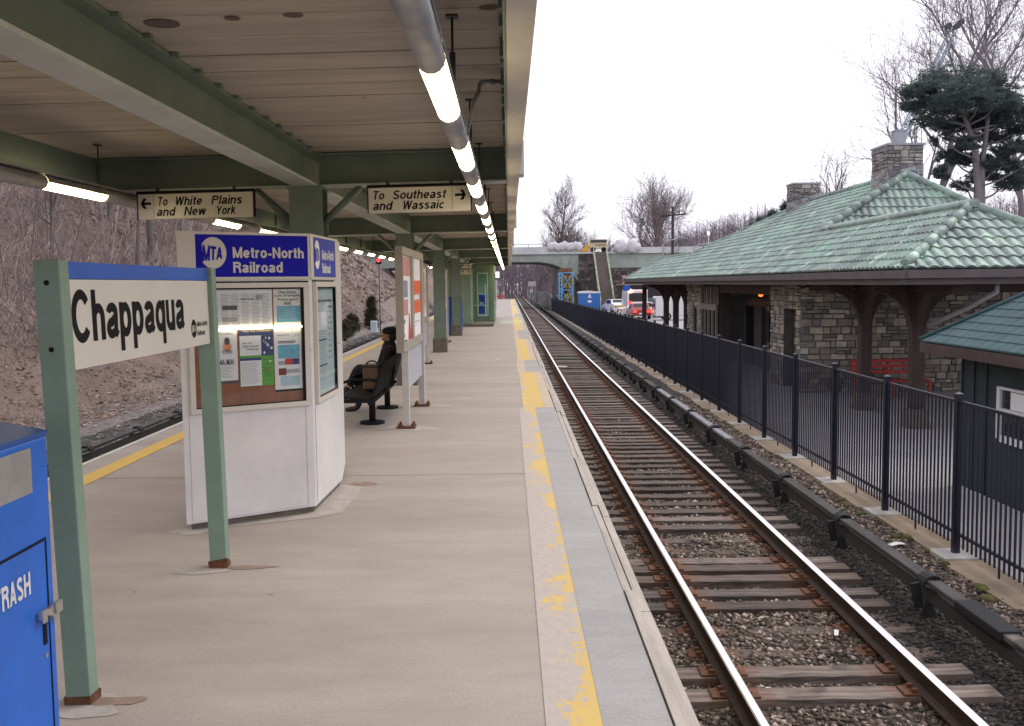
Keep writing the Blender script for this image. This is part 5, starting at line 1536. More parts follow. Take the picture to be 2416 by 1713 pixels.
# barrel ridge and hip tiles
def ridge(mb, p0, p1, r=.115, L=.42):
    p0, p1 = Vector(p0), Vector(p1); d = p1 - p0; n = max(1, int(d.length / L))
    for i in range(n):
        a = p0 + d * (i / n); b = p0 + d * ((i + 1) / n + .02)
        mb.tube([a, b], [r * 1.06, r * .92], 10, 0, True)
mb = MB()
ridge(mb, (7.58, 19.07, 2.19), (9.7, 21.0, 3.45), .105); ridge(mb, (9.7, 21.0, 3.45), (11.9, 19.0, 2.17), .105)
ridge(mb, (9.7, 30.9, 3.47), (9.7, 21.0, 3.47), .10, .22)
ridge(mb, (9.7, 30.9, 3.47), (12.8, 32.3, 5.30)); ridge(mb, (12.8, 32.3, 5.30), (18.1, 30.0, 2.2)); ridge(mb, (12.8, 32.3, 5.28), (12.8, 43.0, 5.28))
ridge(mb, (12.8, 43, 5.26), (9.6, 52.1, 3.38), .09); ridge(mb, (9.6, 52.1, 3.38), (9.6, 62.5, 3.38), .09); ridge(mb, (9.6, 62.5, 3.38), (7.5, 64.6, 2.15), .09)
mb.build("ridge_tiles", TILE, station)
# eave boards, gutter and soffit
mb = MB()
mb.box(7.40, 7.56, 18.95, 64.65, 1.93, 2.085); mb.box(7.50, 7.62, 19.05, 64.55, 1.80, 1.928)
mb.box(7.565, 18.2, 18.93, 19.09, 1.93, 2.085); mb.box(7.625, 18.2, 19.05, 19.15, 1.80, 1.928)
mb.build("eave_boards", EAVE, station)
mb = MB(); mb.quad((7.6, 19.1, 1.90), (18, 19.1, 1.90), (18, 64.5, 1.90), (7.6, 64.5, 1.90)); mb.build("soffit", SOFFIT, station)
# timber posts of the open porches
posty = [21.8, 25.0, 49.0, 52.2, 55.4]
for i, py in enumerate(posty):
    px = 8.95 if i < 2 else 8.75
    mb = MB(); mb.box(px - .14, px + .14, py - .14, py + .14, -.93, 1.60); p = mb.build("post", TIMBER, station, bevel=.02)
    mb = MB(); mb.add([(px - .24, py - .24, -1.36), (px + .24, py - .24, -1.36), (px + .24, py + .24, -1.36), (px - .24, py + .24, -1.36), (px - .19, py - .19, -.931), (px + .19, py - .19, -.931), (px + .19, py + .19, -.931), (px - .19, py + .19, -.931)], [(3, 2, 1, 0), (4, 5, 6, 7), (0, 1, 5, 4), (1, 2, 6, 5), (2, 3, 7, 6), (3, 0, 4, 7)])
    mb.build("pedestal", CONCD, p)
    for dx, dy in ((0, 1), (0, -1), (1, 0), (-1, 0)):
        mb = MB(); pts = []
        for k in range(7):
            a = math.pi / 2 * k / 6
            pts.append((.14 + (1 - math.cos(a)) * .85, .72 + math.sin(a) * .92))
        poly = [(px + dx * r, py + dy * r, z) for r, z in pts] + [(px + dx * .99, py + dy * .99, 1.78), (px + dx * .14, py + dy * .14, 1.78)]
        w = Vector((-dy, dx, 0)) * .09
        mb.extr([Vector(q_) - w for q_ in poly], w * 2); mb.build("curved_brace", TIMBER, p)
mb = MB(); mb.box(8.72, 9.16, 19.6, 28.9, 1.60, 1.89); mb.box(8.55, 8.95, 47.4, 63.5, 1.60, 1.89); mb.box(9.17, 15.5, 21.6, 22.0, 1.60, 1.89); mb.build("porch_beam", TIMBER, station)
mb = MB(); mb.bar((8.75, 64.2, 1.7), (8.55, 63.0, -1.3), .28, .28); mb.build("leaning_prop", TIMBER, station)
for yy in (22.9, 24.6, 27.0):
    mb = MB(); mb.tube([(7.7, yy, 1.86), (7.95, yy, 1.70), (8.15, yy, 1.80)], .03, 6); mb.build("eave_bracket", TIMBER, station)
# stone walls with their openings
WX = 8.5
mb = MB(); mb.box(WX, 16.5, 29.0, 29.45, -1.36, 1.89)
stone_face(mb, Frame((WX, 29.0, 0), (1, 0, 0), (0, 0, 1), (0, -1, 0)), 0, 8.0, -1.36, 1.89, .62, .32, 3, .06, 1); mb.build("end_wall", [MORTARD, STONEW], station)
mb = MB()
mb.box(WX, WX + .45, 30.75, 32.25, -1.36, 1.89); mb.box(WX, WX + .45, 29.451, 30.749, 1.05, 1.89)
XF = Frame((WX, 0, 0), (0, -1, 0), (0, 0, 1), (-1, 0, 0))
stone_face(mb, XF, -32.25, -30.75, -1.36, 1.89, .55, .32, 5, .06, 1); stone_face(mb, XF, -30.749, -29.0, 1.05, 1.89, .6, .3, 6, .06, 1); stone_face(mb, XF, -29.45, -29.0, -1.36, 1.05, .5, .3, 16, .06, 1)
mb.build("track_wall", [MORTARD, STONEW], station)
mb = MB()
mb.box(WX, WX + .45, 43.7, 47.3, -1.36, .95); mb.box(WX, WX + .45, 43.7, 47.3, .951, 1.89)
mb.box(WX + .451, 16.5, 46.9, 47.3, -1.36, 1.89)
stone_face(mb, XF, -47.3, -45.85, -1.36, 1.05, .55, .32, 7, .06, 1); stone_face(mb, XF, -44.78, -43.72, -1.36, 1.05, .5, .32, 8, .06, 1); stone_face(mb, XF, -47.3, -43.72, 1.06, 1.89, .6, .3, 9, .06, 1)
mb.build("track_wall", [MORTARD, STONEW], station)
mb = MB(); mb.box(WX + .25, WX + .30, 29.451, 30.749, -1.36, 1.049); mb.build("side_door", TIMBER, station)
mb = MB(); mb.box(WX - .006, WX + .05, 44.9, 45.7, -.6, .95); w = mb.build("window", DARKGLASS, station)
mb = MB(); mb.box(WX - .03, WX + .02, 44.8, 44.895, -.7, 1.05); mb.box(WX - .03, WX + .02, 45.705, 45.8, -.7, 1.05); mb.box(WX - .03, WX + .02, 44.896, 45.704, .955, 1.05); mb.build("window_frame", WOODP, w)
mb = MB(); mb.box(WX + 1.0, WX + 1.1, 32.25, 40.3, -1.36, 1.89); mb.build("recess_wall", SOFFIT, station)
mb = MB()
for yy in (33.6, 36.2, 38.6): mb.box(WX + .96, WX + .995, yy, yy + 1.1, -1.3, .95)
mb.build("recess_door", DARKGLASS, station)
mb = MB(); mb.box(WX + .45, WX + 1.0, 32.2, 32.25, -1.36, 1.89); mb.build("recess_side", TIMBER, station)
mb = MB(); mb.box(WX + .05, WX + .45, 40.3, 40.4, -1.36, 1.89); mb.build("recess_side", TIMBER, station)
mb = MB(); mb.box(WX + .02, WX + .07, 32.25, 40.3, 1.45, 1.89); mb.build("recess_lintel", TIMBER, station)
bay = MB()
for yy in (40.42, 41.2, 42.0, 42.8, 43.58): bay.box(WX - .10, WX - .02, yy, yy + .12, -1.36, 1.7)
bay.box(WX - .11, WX - .01, 40.40, 43.7, .72, .98)
bay = bay.build("bay_window_frame", WOODP, station)
mb = MB(); mb.box(WX + .0, WX + .03, 40.42, 43.69, -1.36, 1.7); mb.build("bay_window_glass", DARKGLASS, station)
o = thing("entrance_lamp", "small glowing orange lamp under the station eave by the dark entrance", "lamp", (8.9, 35.2, 1.35))
mb = MB(); mb.lathe([(.03, -.09), (.08, -.06), (.09, .02), (.04, .07)], 10, (8.95, 35.4, 1.44)); mb.build("globe", emit("orange lamp glow", (1, .20, .05), 1.6), o)
mb = MB(); mb.tube([(8.95, 35.4, 1.51), (8.95, 35.4, 1.89)], .012, 6); mb.build("stem", STEELDARK, o)
o = thing("entrance_sign", "small amber lit sign board in the dark station entrance", "sign", (9.2, 36.5, 1.0))
mb = MB(); mb.box(9.18, 9.22, 35.0, 38.2, .98, 1.22); mb.build("panel", mk("dull amber board", (.07, .03, .018), .8, .5, 9), o)
mb = MB(); mb.box(9.19, 9.21, 35.3, 35.35, 1.221, 1.89); mb.box(9.19, 9.21, 37.8, 37.85, 1.221, 1.89); mb.build("hanger", STEELDARK, o)
# chimneys with lead aprons
def chimney(x0, x1, y0, y1, ztop, zb, flue):
    mb = MB(); mb.box(x0, x1, y0, y1, zb, ztop)
    mb.m[-6:] = [1, 1, 1, 0, 1, 0]
    mb.m = [1, 1, 1, 0, 1, 0]; mb.f = mb.f[-6:]
    mb2 = MB()
    v = [(x0, y0, zb), (x1, y0, zb), (x1, y1, zb), (x0, y1, zb), (x0, y0, ztop), (x1, y0, ztop), (x1, y1, ztop), (x0, y1, ztop)]
    mb2.add(v, [(0, 1, 5, 4), (2, 3, 7, 6)], 0); mb2.add(v, [(1, 2, 6, 5), (3, 0, 4, 7), (4, 5, 6, 7)], 1)
    mb2.m = [0] * len(mb2.m)
    stone_face(mb2, Frame((x0, y0, 0), (1, 0, 0), (0, 0, 1), (0, -1, 0)), 0, x1 - x0, zb + .4, ztop, .5, .26, int(y0 * 10), .05, 1)
    stone_face(mb2, Frame((x0, 0, 0), (0, -1, 0), (0, 0, 1), (-1, 0, 0)), -y1, -y0, zb + .4, ztop, .5, .26, int(y0 * 11), .05, 1)
    c = mb2.build("chimney", [MORTARD, STONEC], station)
    mb = MB(); mb.box(x0 - .05, x1 + .05, y0 - .05, y1 + .05, ztop + .001, ztop + .07); mb.build("chimney_cap", LEAD, c)
    mb = MB(); zr = lambda x: EZ + SL * (min(x, 12.8) - EX) + .08
    mb.add([(x0 - .02, y0 - .02, zr(x0) - .1), (x0 - .02, y1 + .02, zr(x0) - .1), (x0 - .02, y1 + .02, zr(x0) + .35), (x0 - .02, y0 - .02, zr(x0) + .35), (x0 - .35, y0 - .1, zr(x0 - .35)), (x0 - .35, y1 + .1, zr(x0 - .35))], [(0, 1, 2, 3), (4, 5, 1, 0)])
    mb.add([(x0 - .02, y0 - .02, zr(x0) + .35), (x0 - .02, y0 - .02, zr(x0) - .2), (x1 + .02, y0 - .02, zr(x1) - .2), (x1 + .02, y0 - .02, zr(x1) + .3)], [(0, 1, 2, 3)])
    mb.build("lead_apron", LEAD, c, fix=False)
    if flue:
        mb = MB(); mb.box(x0 + .42, x0 + .78, y0 + .5, y0 + .86, ztop + .071, ztop + .53); mb.box(x0 + .40, x0 + .80, y0 + .48, y0 + .88, ztop + .531, ztop + .57); mb.build("flue", LEAD, c)
chimney(12.28, 13.42, 32.5, 33.9, 6.22, 3.6, True)
chimney(12.05, 13.15, 42.3, 43.3, 5.95, 3.6, False)

RED = mk("red bench paint", (0.46, 0.035, 0.03), 0.5, 0.15, 8)
rb = thing("red_bench", "red slatted bench against the stone end wall behind two brown posts", "bench", (10.65, 27.7, -1.36))
mb = MB()
for z in (-.72, -.56, -.42): mb.box(9.62, 11.70, 27.86, 27.90, z, z + .09)
mb.build("backrest", RED, rb)
mb = MB()
for y in (27.38, 27.52, 27.66): mb.box(9.62, 11.70, y, y + .11, -.92, -.88)
mb.build("seat", RED, rb)
for x in (9.66, 10.64, 11.62):
    mb = MB(); mb.box(x - .03, x + .03, 27.905, 27.96, -1.36, -.30); mb.box(x - .03, x + .03, 27.38, 27.43, -1.36, -.921); mb.box(x - .03, x + .03, 27.431, 27.904, -.965, -.921); mb.build("leg", RED, rb)

# ------------------------------------------------------------------ small shed with green shingles
SHING = mk("green shingle", (0.046, 0.098, 0.105), 0.75, 0.28, 2.2, 0.3, 30, stretch=(1, 1, 2), world=True)
SHEDW = mk("dark blue green boards", (0.018, 0.035, 0.045), 0.6, 0.3, 2, 0.2, 20, stretch=(1, 6, .5), world=True)
SHEDF = mk("reddish brown fascia", (0.075, 0.05, 0.045), 0.7, 0.3, 3)
WHITEP = mk("white window paint", (0.72, 0.72, 0.74), 0.5, 0.05)
shed = thing("shed", "dark green shed with a green shingle hip roof behind the fence at the right edge", "shed", (9.0, 13, -1.36))
SX0, SX1, SY0, SY1 = 7.14, 11.0, 9.0, 15.66
mb = MB(); mb.box(SX0, SX1, SY0, SY1, -1.36, .80)
for k in range(17):
    y = SY0 + .2 + k * .4
    if not (12.75 < y < 14.5): mb.box(SX0 - .018, SX0 - .001, y - .02, y + .02, -1.36, .72)
mb.build("wall", SHEDW, shed)
EX0, EX1, EY0, EY1, EZS = 6.70, 11.45, 8.5, 16.2, .90
mb = MB()
mb.box(EX0, EX0 + .06, EY0, EY1, .72, .88); mb.box(EX0 + .061, EX1, EY1 - .06, EY1, .72, .88); mb.box(EX0 + .061, SX0 + .3, EY0, EY1 - .061, .722, .74); mb.build("fascia", SHEDF, shed)
mb = MB()
def rooftri(e0, e1, inward, apexd, n, sl=.665):
    """courses of shingle slabs up one hip face; e0,e1 eave ends, hips close in at 45 degrees"""
    e0, e1 = Vector(e0), Vector(e1); d = (e1 - e0).normalized(); w = Vector(inward)
    for i in range(n):
        a, b = apexd * i / n, apexd * (i + 1) / n + .03
        f = lambda t, up_: (e0 + d * t + w * t + Vector((0, 0, sl * t + up_)), e1 - d * t + w * t + Vector((0, 0, sl * t + up_)))
        p0, p1 = f(a, .022); p2, p3 = f(b, .006); q0, q1 = f(a, -.004)
        mb.add([p0, p1, p3, p2], [(0, 1, 2, 3)]); mb.add([q0, q1, p1, p0], [(0, 1, 2, 3)])
        t = .1 + .13 * (i % 2)
        L = (p1 - p0).length
        while t < L - .1:
            m0 = p0 + d * t; m1 = m0 + (p2 - p0) - d * (p2 - p0).dot(d)
            s_ = Vector((0, 0, .003))
            mb.add([m0 + s_ - w * .004, m0 + d * .012 + s_ - w * .004, m1 + d * .012 + s_, m1 + s_], [(0, 1, 2, 3)], 1)
            t += .28
rooftri((EX0, EY0, EZS), (EX0, EY1, EZS), (1, 0, 0), 2.37, 15)
rooftri((EX1, EY1, EZS), (EX0, EY1, EZS), (0, -1, 0), 2.37, 15)
rooftri((EX0, EY0, EZS), (EX1, EY0, EZS), (0, 1, 0), 2.37, 15)
rooftri((EX1, EY1, EZS), (EX1, EY0, EZS), (-1, 0, 0), 2.37, 15)
mb.build("roof", [SHING, mk("shingle gap", (.03, .07, .065), .9, .2)], shed, fix=False)
for s_ in ((EY1, -1), (EY0, 1)):
    mb = MB(); mb.tube([(EX0, s_[0], EZS + .03), (EX0 + 2.37, s_[0] + 2.37 * s_[1], EZS + 1.6)], .04, 6); mb.build("hip_cap", SHING, shed)
mb = MB(); mb.box(SX0 - .012, SX0 - .002, 13.02, 14.3, -.36, .30); w = mb.build("window", mk("window glass reflecting sky", (.03, .035, .04), .05, .1, spec=.8), shed)
mb = MB(); mb.box(SX0 - .05, SX0 - .0015, 14.305, 14.40, -.42, .34); mb.box(SX0 - .05, SX0 - .0015, 12.9, 14.304, .305, .34); mb.box(SX0 - .05, SX0 - .0015, 12.9, 14.304, -.46, -.362); mb.box(SX0 - .055, SX0 - .0015, 13.0, 14.304, -.05, .03); mb.box(SX0 - .05, SX0 - .0015, 12.9, 13.015, -.361, .304)
mb.build("window_frame", WHITEP, w)
mb = MB(); mb.box(SX0 - .02, SX0 - .013, 13.55, 14.05, .04, .29); mb.build("window_blind", PAPER, w)
# ------------------------------------------------------------------ downspout on the station corner
mb = MB(); mb.tube([(9.6, 19.6, 1.85), (9.6, 19.6, 1.65), (9.4, 20.4, 1.3), (9.1, 21.55, .9)], .05, 8); mb.build("downspout", LEAD, station)

# ------------------------------------------------------------------ road bridge with stairs
BY = 131.0
BGREEN = mk("pale green bridge paint", (0.37, 0.42, 0.375), 0.6, 0.25, .5, 0.1, 10, spots=(.6, .68, (.10, .12, .09)), world=True)
BGREY = mk("pale bridge parapet", (0.60, 0.61, 0.62), 0.7, 0.15, .4, world=True)
bridge = thing("road_bridge", "pale green steel arch road bridge over the tracks in the distance", "bridge", (0, BY, -1.4))
def arch(x):
    if x < 4.0: return 4.75 - .0022 * (x - 1) ** 2
    t = (x - 4.0) / 5.2
    return 4.73 - 2.1 * t ** 2.6 - .55 * t
top = 5.72
xs = [-26 + 1.0 * i for i in range(31)] + [4.5 + .35 * i for i in range(14)] + [9.2]
mb = MB()
for i in range(len(xs) - 1):
    a, b = xs[i], xs[i + 1]
    mb.extr([(a, BY, arch(a)), (b, BY, arch(b)), (b, BY, top), (a, BY, top)], (0, .3, 0))
mb.v = mb.v
mb.build("girder", BGREEN, bridge)
for i in range(16):
    x = -25 + 2.2 * i
    mb = MB()
    if x < 9: mb.box(x - .05, x + .05, BY - .09, BY - .001, arch(x) + .03, top - .01); mb.build("stiffener", BGREEN, bridge)
for (xa, za, xb) in ((7.4, 5.7, 6.6), (8.6, 5.7, 7.4), (9.2, 5.4, 8.1), (9.2, 4.6, 8.6)):
    mb = MB(); mb.bar((xa, BY - .05, za), (xb, BY - .05, arch(xb) + .05), .08, .07); mb.build("stiffener", BGREEN, bridge)
mb = MB()
for i in range(len(xs) - 1):
    a, b = xs[i], xs[i + 1]
    mb.extr([(a, BY - .16, arch(a) - .16), (b, BY - .16, arch(b) - .16), (b, BY - .16, arch(b) - .01), (a, BY - .16, arch(a) - .01)], (0, 9.5, 0))
mb.build("arch_soffit", STEELDARK, bridge)
mb = MB(); mb.box(-26, 34, BY - .3, BY + 9.5, top + .001, top + .22); mb.build("deck", BGREY, bridge)
mb = MB(); mb.box(-26, 9.2, BY - .25, BY - .05, top + .221, top + .95); mb.box(15.6, 34, BY - .25, BY - .05, top + .221, top + .8); mb.build("parapet", BGREY, bridge)
mb = MB()
for i in range(18): mb.box(-24 + 1.9 * i, -23.9 + 1.9 * i, BY - .24, BY - .16, top + .951, top + 1.28)
mb.tube([(-26, BY - .2, top + 1.3), (9.2, BY - .2, top + 1.3)], .05, 6); mb.build("railing", BGREEN, bridge)
mb = MB(); mb.box(9.21, 11.2, BY - .1, BY + 9, -1.45, top - .02); mb.box(13.0, 30, BY + .1, BY + 9, -1.45, top - 1.9); mb.box(11.21, 12.99, BY + .2, BY + 9, -1.45, top - .02); stone_face(mb, Frame((0, BY - .1, 0), (1, 0, 0), (0, 0, 1), (0, -1, 0)), 9.21, 11.1, -1.4, top - .05, 1.1, .6, 4, .1, 1); stone_face(mb, Frame((0, BY + .1, 0), (1, 0, 0), (0, 0, 1), (0, -1, 0)), 13.0, 20, -1.4, top - 1.95, 1.1, .6, 5, .1, 1)
mb.build("abutment", [MORTARD, BSTONE], bridge)
mb = MB(); mb.box(13.0, 33, BY - .02, BY + .09, top - 1.85, top - .02); mb.build("approach_girder", BGREEN, bridge)
mb = MB(); mb.tube([(9.0, BY - .15, 3.1), (9.35, BY - .18, 2.2), (9.4, BY - .18, -1.4)], .09, 8); mb.build("drain_pipe", STEELDARK, bridge)

STAIRW = mk("weathered stair boards", (0.36, 0.31, 0.28), 0.85, 0.25, 1.2, world=True)
STAIRG = mk("yellow green stair rail", (0.38, 0.43, 0.29), 0.6, 0.15, 1, world=True)
st = thing("bridge_stairs", "long straight stair with yellow green rails climbing to the road bridge", "stairs", (11.9, 126, -1.36))
mb = MB(); N = 40
for i in range(N):
    y = 120.2 + (BY - .6 - 120.2) * i / N; z = -1.36 + (top + .2 + 1.36) * (i + 1) / N
    mb.box(11.22, 12.72, y, y + .30, z - .05, z); mb.box(11.22, 12.72, y + .25, y + .27, z - .17, z - .051)
mb.build("treads", STAIRW, st)
for x in (11.1, 12.78):
    mb = MB(); mb.bar((x, 120.0, -1.2), (x, BY - .4, top + .2), .10, .42); mb.build("stringer", STAIRG, st)
    mb = MB(); mb.bar((x, 120.0, -.35), (x, BY - .4, top + 1.05), .08, .10)
    for i in range(9):
        t = i / 8; y = 120.1 + (BY - .6 - 120.1) * t; z = -1.2 + (top + 1.4) * t
        mb.box(x - .04, x + .04, y - .04, y + .04, z, z + .85)
    mb.build("handrail", STAIRG, st)

TARP = mk("white plastic sheeting", (0.66, 0.64, 0.66), 0.45, 0.12, 2)
def lumpy(mb, c, s, seed, n=10, amp=.25, mi=0):
    vs = []; fs = []
    for i in range(n + 1):
        th = math.pi * i / n
        for k in range(n * 2):
            ph = math.pi * k / n
            d = Vector((math.sin(th) * math.cos(ph), math.sin(th) * math.sin(ph), math.cos(th)))
            r = 1 + amp * noise.noise(d * 2.1 + Vector((seed, seed * .7, 0))) + amp * .5 * noise.noise(d * 5 + Vector((seed, 0, 3)))
            vs.append((c[0] + d.x * s[0] * r, c[1] + d.y * s[1] * r, max(c[2] - s[2] * .9, c[2] + d.z * s[2] * r)))
    m = n * 2
    for i in range(n):
        for k in range(m): fs.append((i * m + k, i * m + (k + 1) % m, (i + 1) * m + (k + 1) % m, (i + 1) * m + k))
    mb.add(vs, fs, mi, True)
mb = MB()
for k in range(9): lumpy(mb, (5.6 + .45 * k, BY - .35, top + .95 + .1 * math.sin(k * 2)), (.5, .25, .55), k * 3.1, 8, .35)
tag(mb.build("plastic_sheeting", TARP), "crumpled white plastic sheeting draped over the bridge parapet left of the stairs", "sheeting")
for i, (x, s) in enumerate(((14.6, .55), (16.2, .62))):
    mb = MB(); lumpy(mb, (x, BY - .6, top + .9), (.72, .5, .95), 20 + i * 5, 10, .3); lumpy(mb, (x + .6, BY - .5, top + .75), (.5, .4, .6), 30 + i, 8, .3)
    tag(mb.build("wrapped_bundle", TARP), ("left of" if i == 0 else "right of") + " two white wrapped bundles standing on the bridge right of the stairs", "bundle", "wrapped bundles on the bridge")
YTRUCK = mk("cream yellow machine paint", (0.52, 0.46, 0.29), 0.5, 0.12, 2)
ORNG = mk("amber orange paint", (0.62, 0.33, 0.05), 0.5, 0.1)
o = thing("work_truck", "cream yellow work truck parked on the bridge at the top of the stairs", "truck", (12, BY + 2, top + .22))
mb = MB(); mb.box(10.7, 13.2, BY + 1.0, BY + 3.0, top + .7, top + 1.25); mb.box(10.8, 13.1, BY + 1.3, BY + 2.8, top + 1.251, top + 1.95); mb.build("body", YTRUCK, o, bevel=.08)
mb = MB(); mb.box(11.5, 12.9, BY + .98, BY + 1.0, top + 1.1, top + 1.2); mb.box(10.9, 13.0, BY + 1.27, BY + 1.299, top + 1.5, top + 1.85); mb.build("window", DARKGLASS, o)
for x in (11.2, 12.6):
    mb = MB(); mb.tube([(x, BY + .9, top + .55), (x, BY + 1.2, top + .55)], .33, 16); mb.build("wheel", BLACK, o)
mb = MB(); mb.extr([(8.9, BY + .6, top + .3), (10.6, BY + .6, top + .3), (10.6, BY + .6, top + 1.2), (10.2, BY + .6, top + 1.2), (9.9, BY + .6, top + .6), (8.9, BY + .6, top + .5)], (0, .8, 0)); mb.build("loader_bucket", ORNG, o)

# ------------------------------------------------------------------ blue scaffold tower with yellow cable reels
SCAF = mk("light blue scaffold", (0.16, 0.42, 0.72), 0.5, 0.1, 2)
YREEL = mk("yellow ochre reel", (0.50, 0.31, 0.025), 0.6, 0.45, 1.6)
o = thing("scaffold_tower", "light blue lattice scaffold tower with yellow reels under the bridge arch", "scaffold", (7.2, 126, -1.4))
mb = MB()
X0, X1, Z0, Z1, Yf = 6.35, 8.05, -1.3, 3.2, 125.0
for x in (X0, X0 + .32, X1):
    for y in (Yf, Yf + 1.6): mb.bar((x, y, Z0), (x, y, Z1), .12, .12)
for z in (Z0 + .1, 1.05, Z1): mb.bar((X0, Yf, z), (X1, Yf, z), .10, .10); mb.bar((X0, Yf + 1.6, z), (X1, Yf + 1.6, z), .1, .1)
for (a, b, c_, d) in ((X0 + .32, 1.05, X1, Z1), (X0 + .32, Z1, X1, 1.05), (X0 + .32, Z0, X1, 1.05), (X0 + .32, 1.05, X1, Z0)): mb.bar((a, Yf - .04, b), (c_, Yf - .04, d), .09, .09)
for z in np.arange(Z0 + .3, Z1, .45): mb.bar((X0, Yf, z), (X0 + .32, Yf, z), .08, .1)
mb.build("lattice", SCAF, o)
for (cx_, cz_, r) in ((7.42, 2.1, .86), (7.55, -.1, .72)):
    mb = MB(); mb.tube([(cx_, Yf + .3, cz_), (cx_, Yf + 1.2, cz_)], r, 20)
    for k in range(8):
        a = k * math.pi / 4; mb.bar((cx_, Yf + .27, cz_), (cx_ + r * .95 * math.cos(a), Yf + .27, cz_ + r * .95 * math.sin(a)), .12, .06, 1)
    mb.build("reel", [YREEL, mk("dark reel spoke", (.16, .10, .02), .7, .3)], o)
mb = MB(); mb.box(6.4, 8.0, Yf + .1, Yf + 1.4, 3.26, 3.8); mb.build("top_load", mk("brown load", (.22, .11, .05), .8, .4, 2), o)

BLUEC = mk("blue storage paint", (0.035, 0.15, 0.47), 0.5, 0.1, 2)
o = thing("storage_container", "blue storage box with a white roof and white emblem in front of the stairs", "container", (8.9, 110, -1.36))
mb = MB(); mb.box(7.75, 10.1, 110, 112.5, -1.36, .78); mb.build("body", BLUEC, o, bevel=.03)
mb = MB(); mb.extr([(7.7, 109.95, .781), (10.15, 109.95, .781), (10.15, 109.95, .93), (8.95, 109.95, 1.04), (7.7, 109.95, .93)], (0, 2.6, 0)); mb.build("roof", WHITEP, o)
fr = Frame((7.75, 110, -1.36), (1, 0, 0), (0, 0, 1), (0, -1, 0))
mb = MB()
mb.add([fr.p(.92, 1.65, .004), fr.p(1.42, 1.65, .004), fr.p(1.26, 1.82, .004), fr.p(1.08, 1.82, .004)], [(0, 1, 2, 3)]); fr.disc(mb, 1.17, 1.90, .13, .005); fr.disc(mb, 1.17, 1.24, .25, .004, 0, 20, .6)
mb.build("emblem", WHITEP, o, fix=False)

# ------------------------------------------------------------------ vehicles in the car park
TAIL = emit("lit tail lamp", (1.0, 0.03, 0.02), 2.6)
TAILHOT = emit("bright tail lamp", (1.0, 0.30, 0.16), 5.0)
TYRE = mk("tyre rubber", (0.02, 0.02, 0.02), 0.9, 0.2)
SILVER = mk("silver car paint", (0.42, 0.43, 0.45), 0.3, 0.05, metal=.3, coat=.5)
CARW = mk("white car paint", (0.72, 0.72, 0.72), 0.3, 0.04, coat=.5)
CARR = mk("dark red car paint", (0.30, 0.03, 0.03), 0.3, 0.05, coat=.5)
CARB = mk("dark grey car paint", (0.06, 0.065, 0.075), 0.3, 0.05, coat=.5)
def car(name, label, cat, x, y, rot, paint, L=4.5, W=1.75, H=1.45, van=False, lit=False):
    o = thing(name, label, cat, (x, y, -1.362), rot, "vehicles in the car park")
    hw = W / 2
    if van: prof = [(0, .35), (0, H * .97), (.12, H), (L * .78, H), (L * .86, H * .93), (L * .93, H * .55), (L, H * .47), (L, .35)]
    else: prof = [(0, .35), (-.02, H * .58), (.12, H * .66), (L * .18, H * .70), (L * .30, H * .98), (L * .38, H), (L * .58, H), (L * .66, H * .95), (L * .78, H * .66), (L * .97, H * .56), (L, H * .45), (L, .35)]
    mb = MB(); n = len(prof)
    def row(w, top_in): return [(sx, yy, zz) for yy, zz in prof for sx in ()]
    vs = []
    for s in (-1, 1):
        for yy, zz in prof:
            k = max(0, (zz - H * .62) / (H * .38)) if not van else max(0, (zz - H * .6) / H) * .4
            vs.append((s * hw * (1 - .17 * k), yy, zz))
    fs = [tuple(range(n)), tuple(range(2 * n - 1, n - 1, -1))] + [(i, n + i, n + (i + 1) % n, (i + 1) % n) for i in range(n)]
    mb.add(vs, fs); mb.build("body", paint, o, local=True, bevel=.05)
    for (cx_, yy) in ((-hw + .1, L * .19), (hw - .1, L * .19), (-hw + .1, L * .80), (hw - .1, L * .80)):
        mb = MB(); mb.tube([(cx_ - .11, yy, .32), (cx_ + .11, yy, .32)], .32, 16); w = mb.build("wheel", TYRE, o, local=True)
        mb = MB(); s = 1 if cx_ > 0 else -1; mb.tube([(cx_ + s * .111, yy, .32), (cx_ + s * .125, yy, .32)], .19, 12); mb.build("rim", CHROME, w, local=True)
    mb = MB()
    if van: mb.box(-hw * .8, hw * .8, -.03, -.004, H * .55, H * .88)
    else:
        mb.add([(-hw * .78, L * .195 - .02, H * .72), (hw * .78, L * .195 - .02, H * .72), (hw * .7, L * .29 - .02, H * .965), (-hw * .7, L * .29 - .02, H * .965)], [(0, 1, 2, 3)])
        for s in (-1, 1): mb.add([(s * hw * .975, L * .28, H * .68), (s * hw * .975, L * .70, H * .68), (s * hw * .865, L * .62, H * .94), (s * hw * .865, L * .35, H * .94)], [(0, 1, 2, 3)])
    mb.build("window", DARKGLASS, o, local=True, fix=False)
    for s in (-1, 1):
        mb = MB(); mb.box(s * hw * .72 - .16, s * hw * .72 + .16, -.05, -.021, H * .44, H * .56); mb.build("tail_light", TAIL if lit else REDP, o, local=True)
        if van and lit:
            mb = MB(); mb.lathe([(.02, -.2), (.2, -.12), (.2, .12), (.02, .2)], 10, (s * hw * .68, -.05, H - .12)); mb.build("warning_light", TAILHOT if s < 0 else TAIL, o, local=True)
    mb = MB(); mb.box(-.26, .26, -.045, -.021, H * .33, H * .42); mb.build("number_plate", PAPER, o, local=True)
    return o
car("van", "white van seen from behind with two glowing red lamps on its roof corners", "van", 12.65, 98, 0, CARW, 5.2, 2.05, 2.55, True, True)
car("parked_car", "dark red car whose broad tail shows below the van with roof lamps", "car", 11.75, 88, 0, CARR, 4.4, 1.7, 1.4, False, True)
car("parked_car", "white car just right of the blue storage box", "car", 10.4, 93, -1.45, CARW, 4.4, 1.7, 1.45)
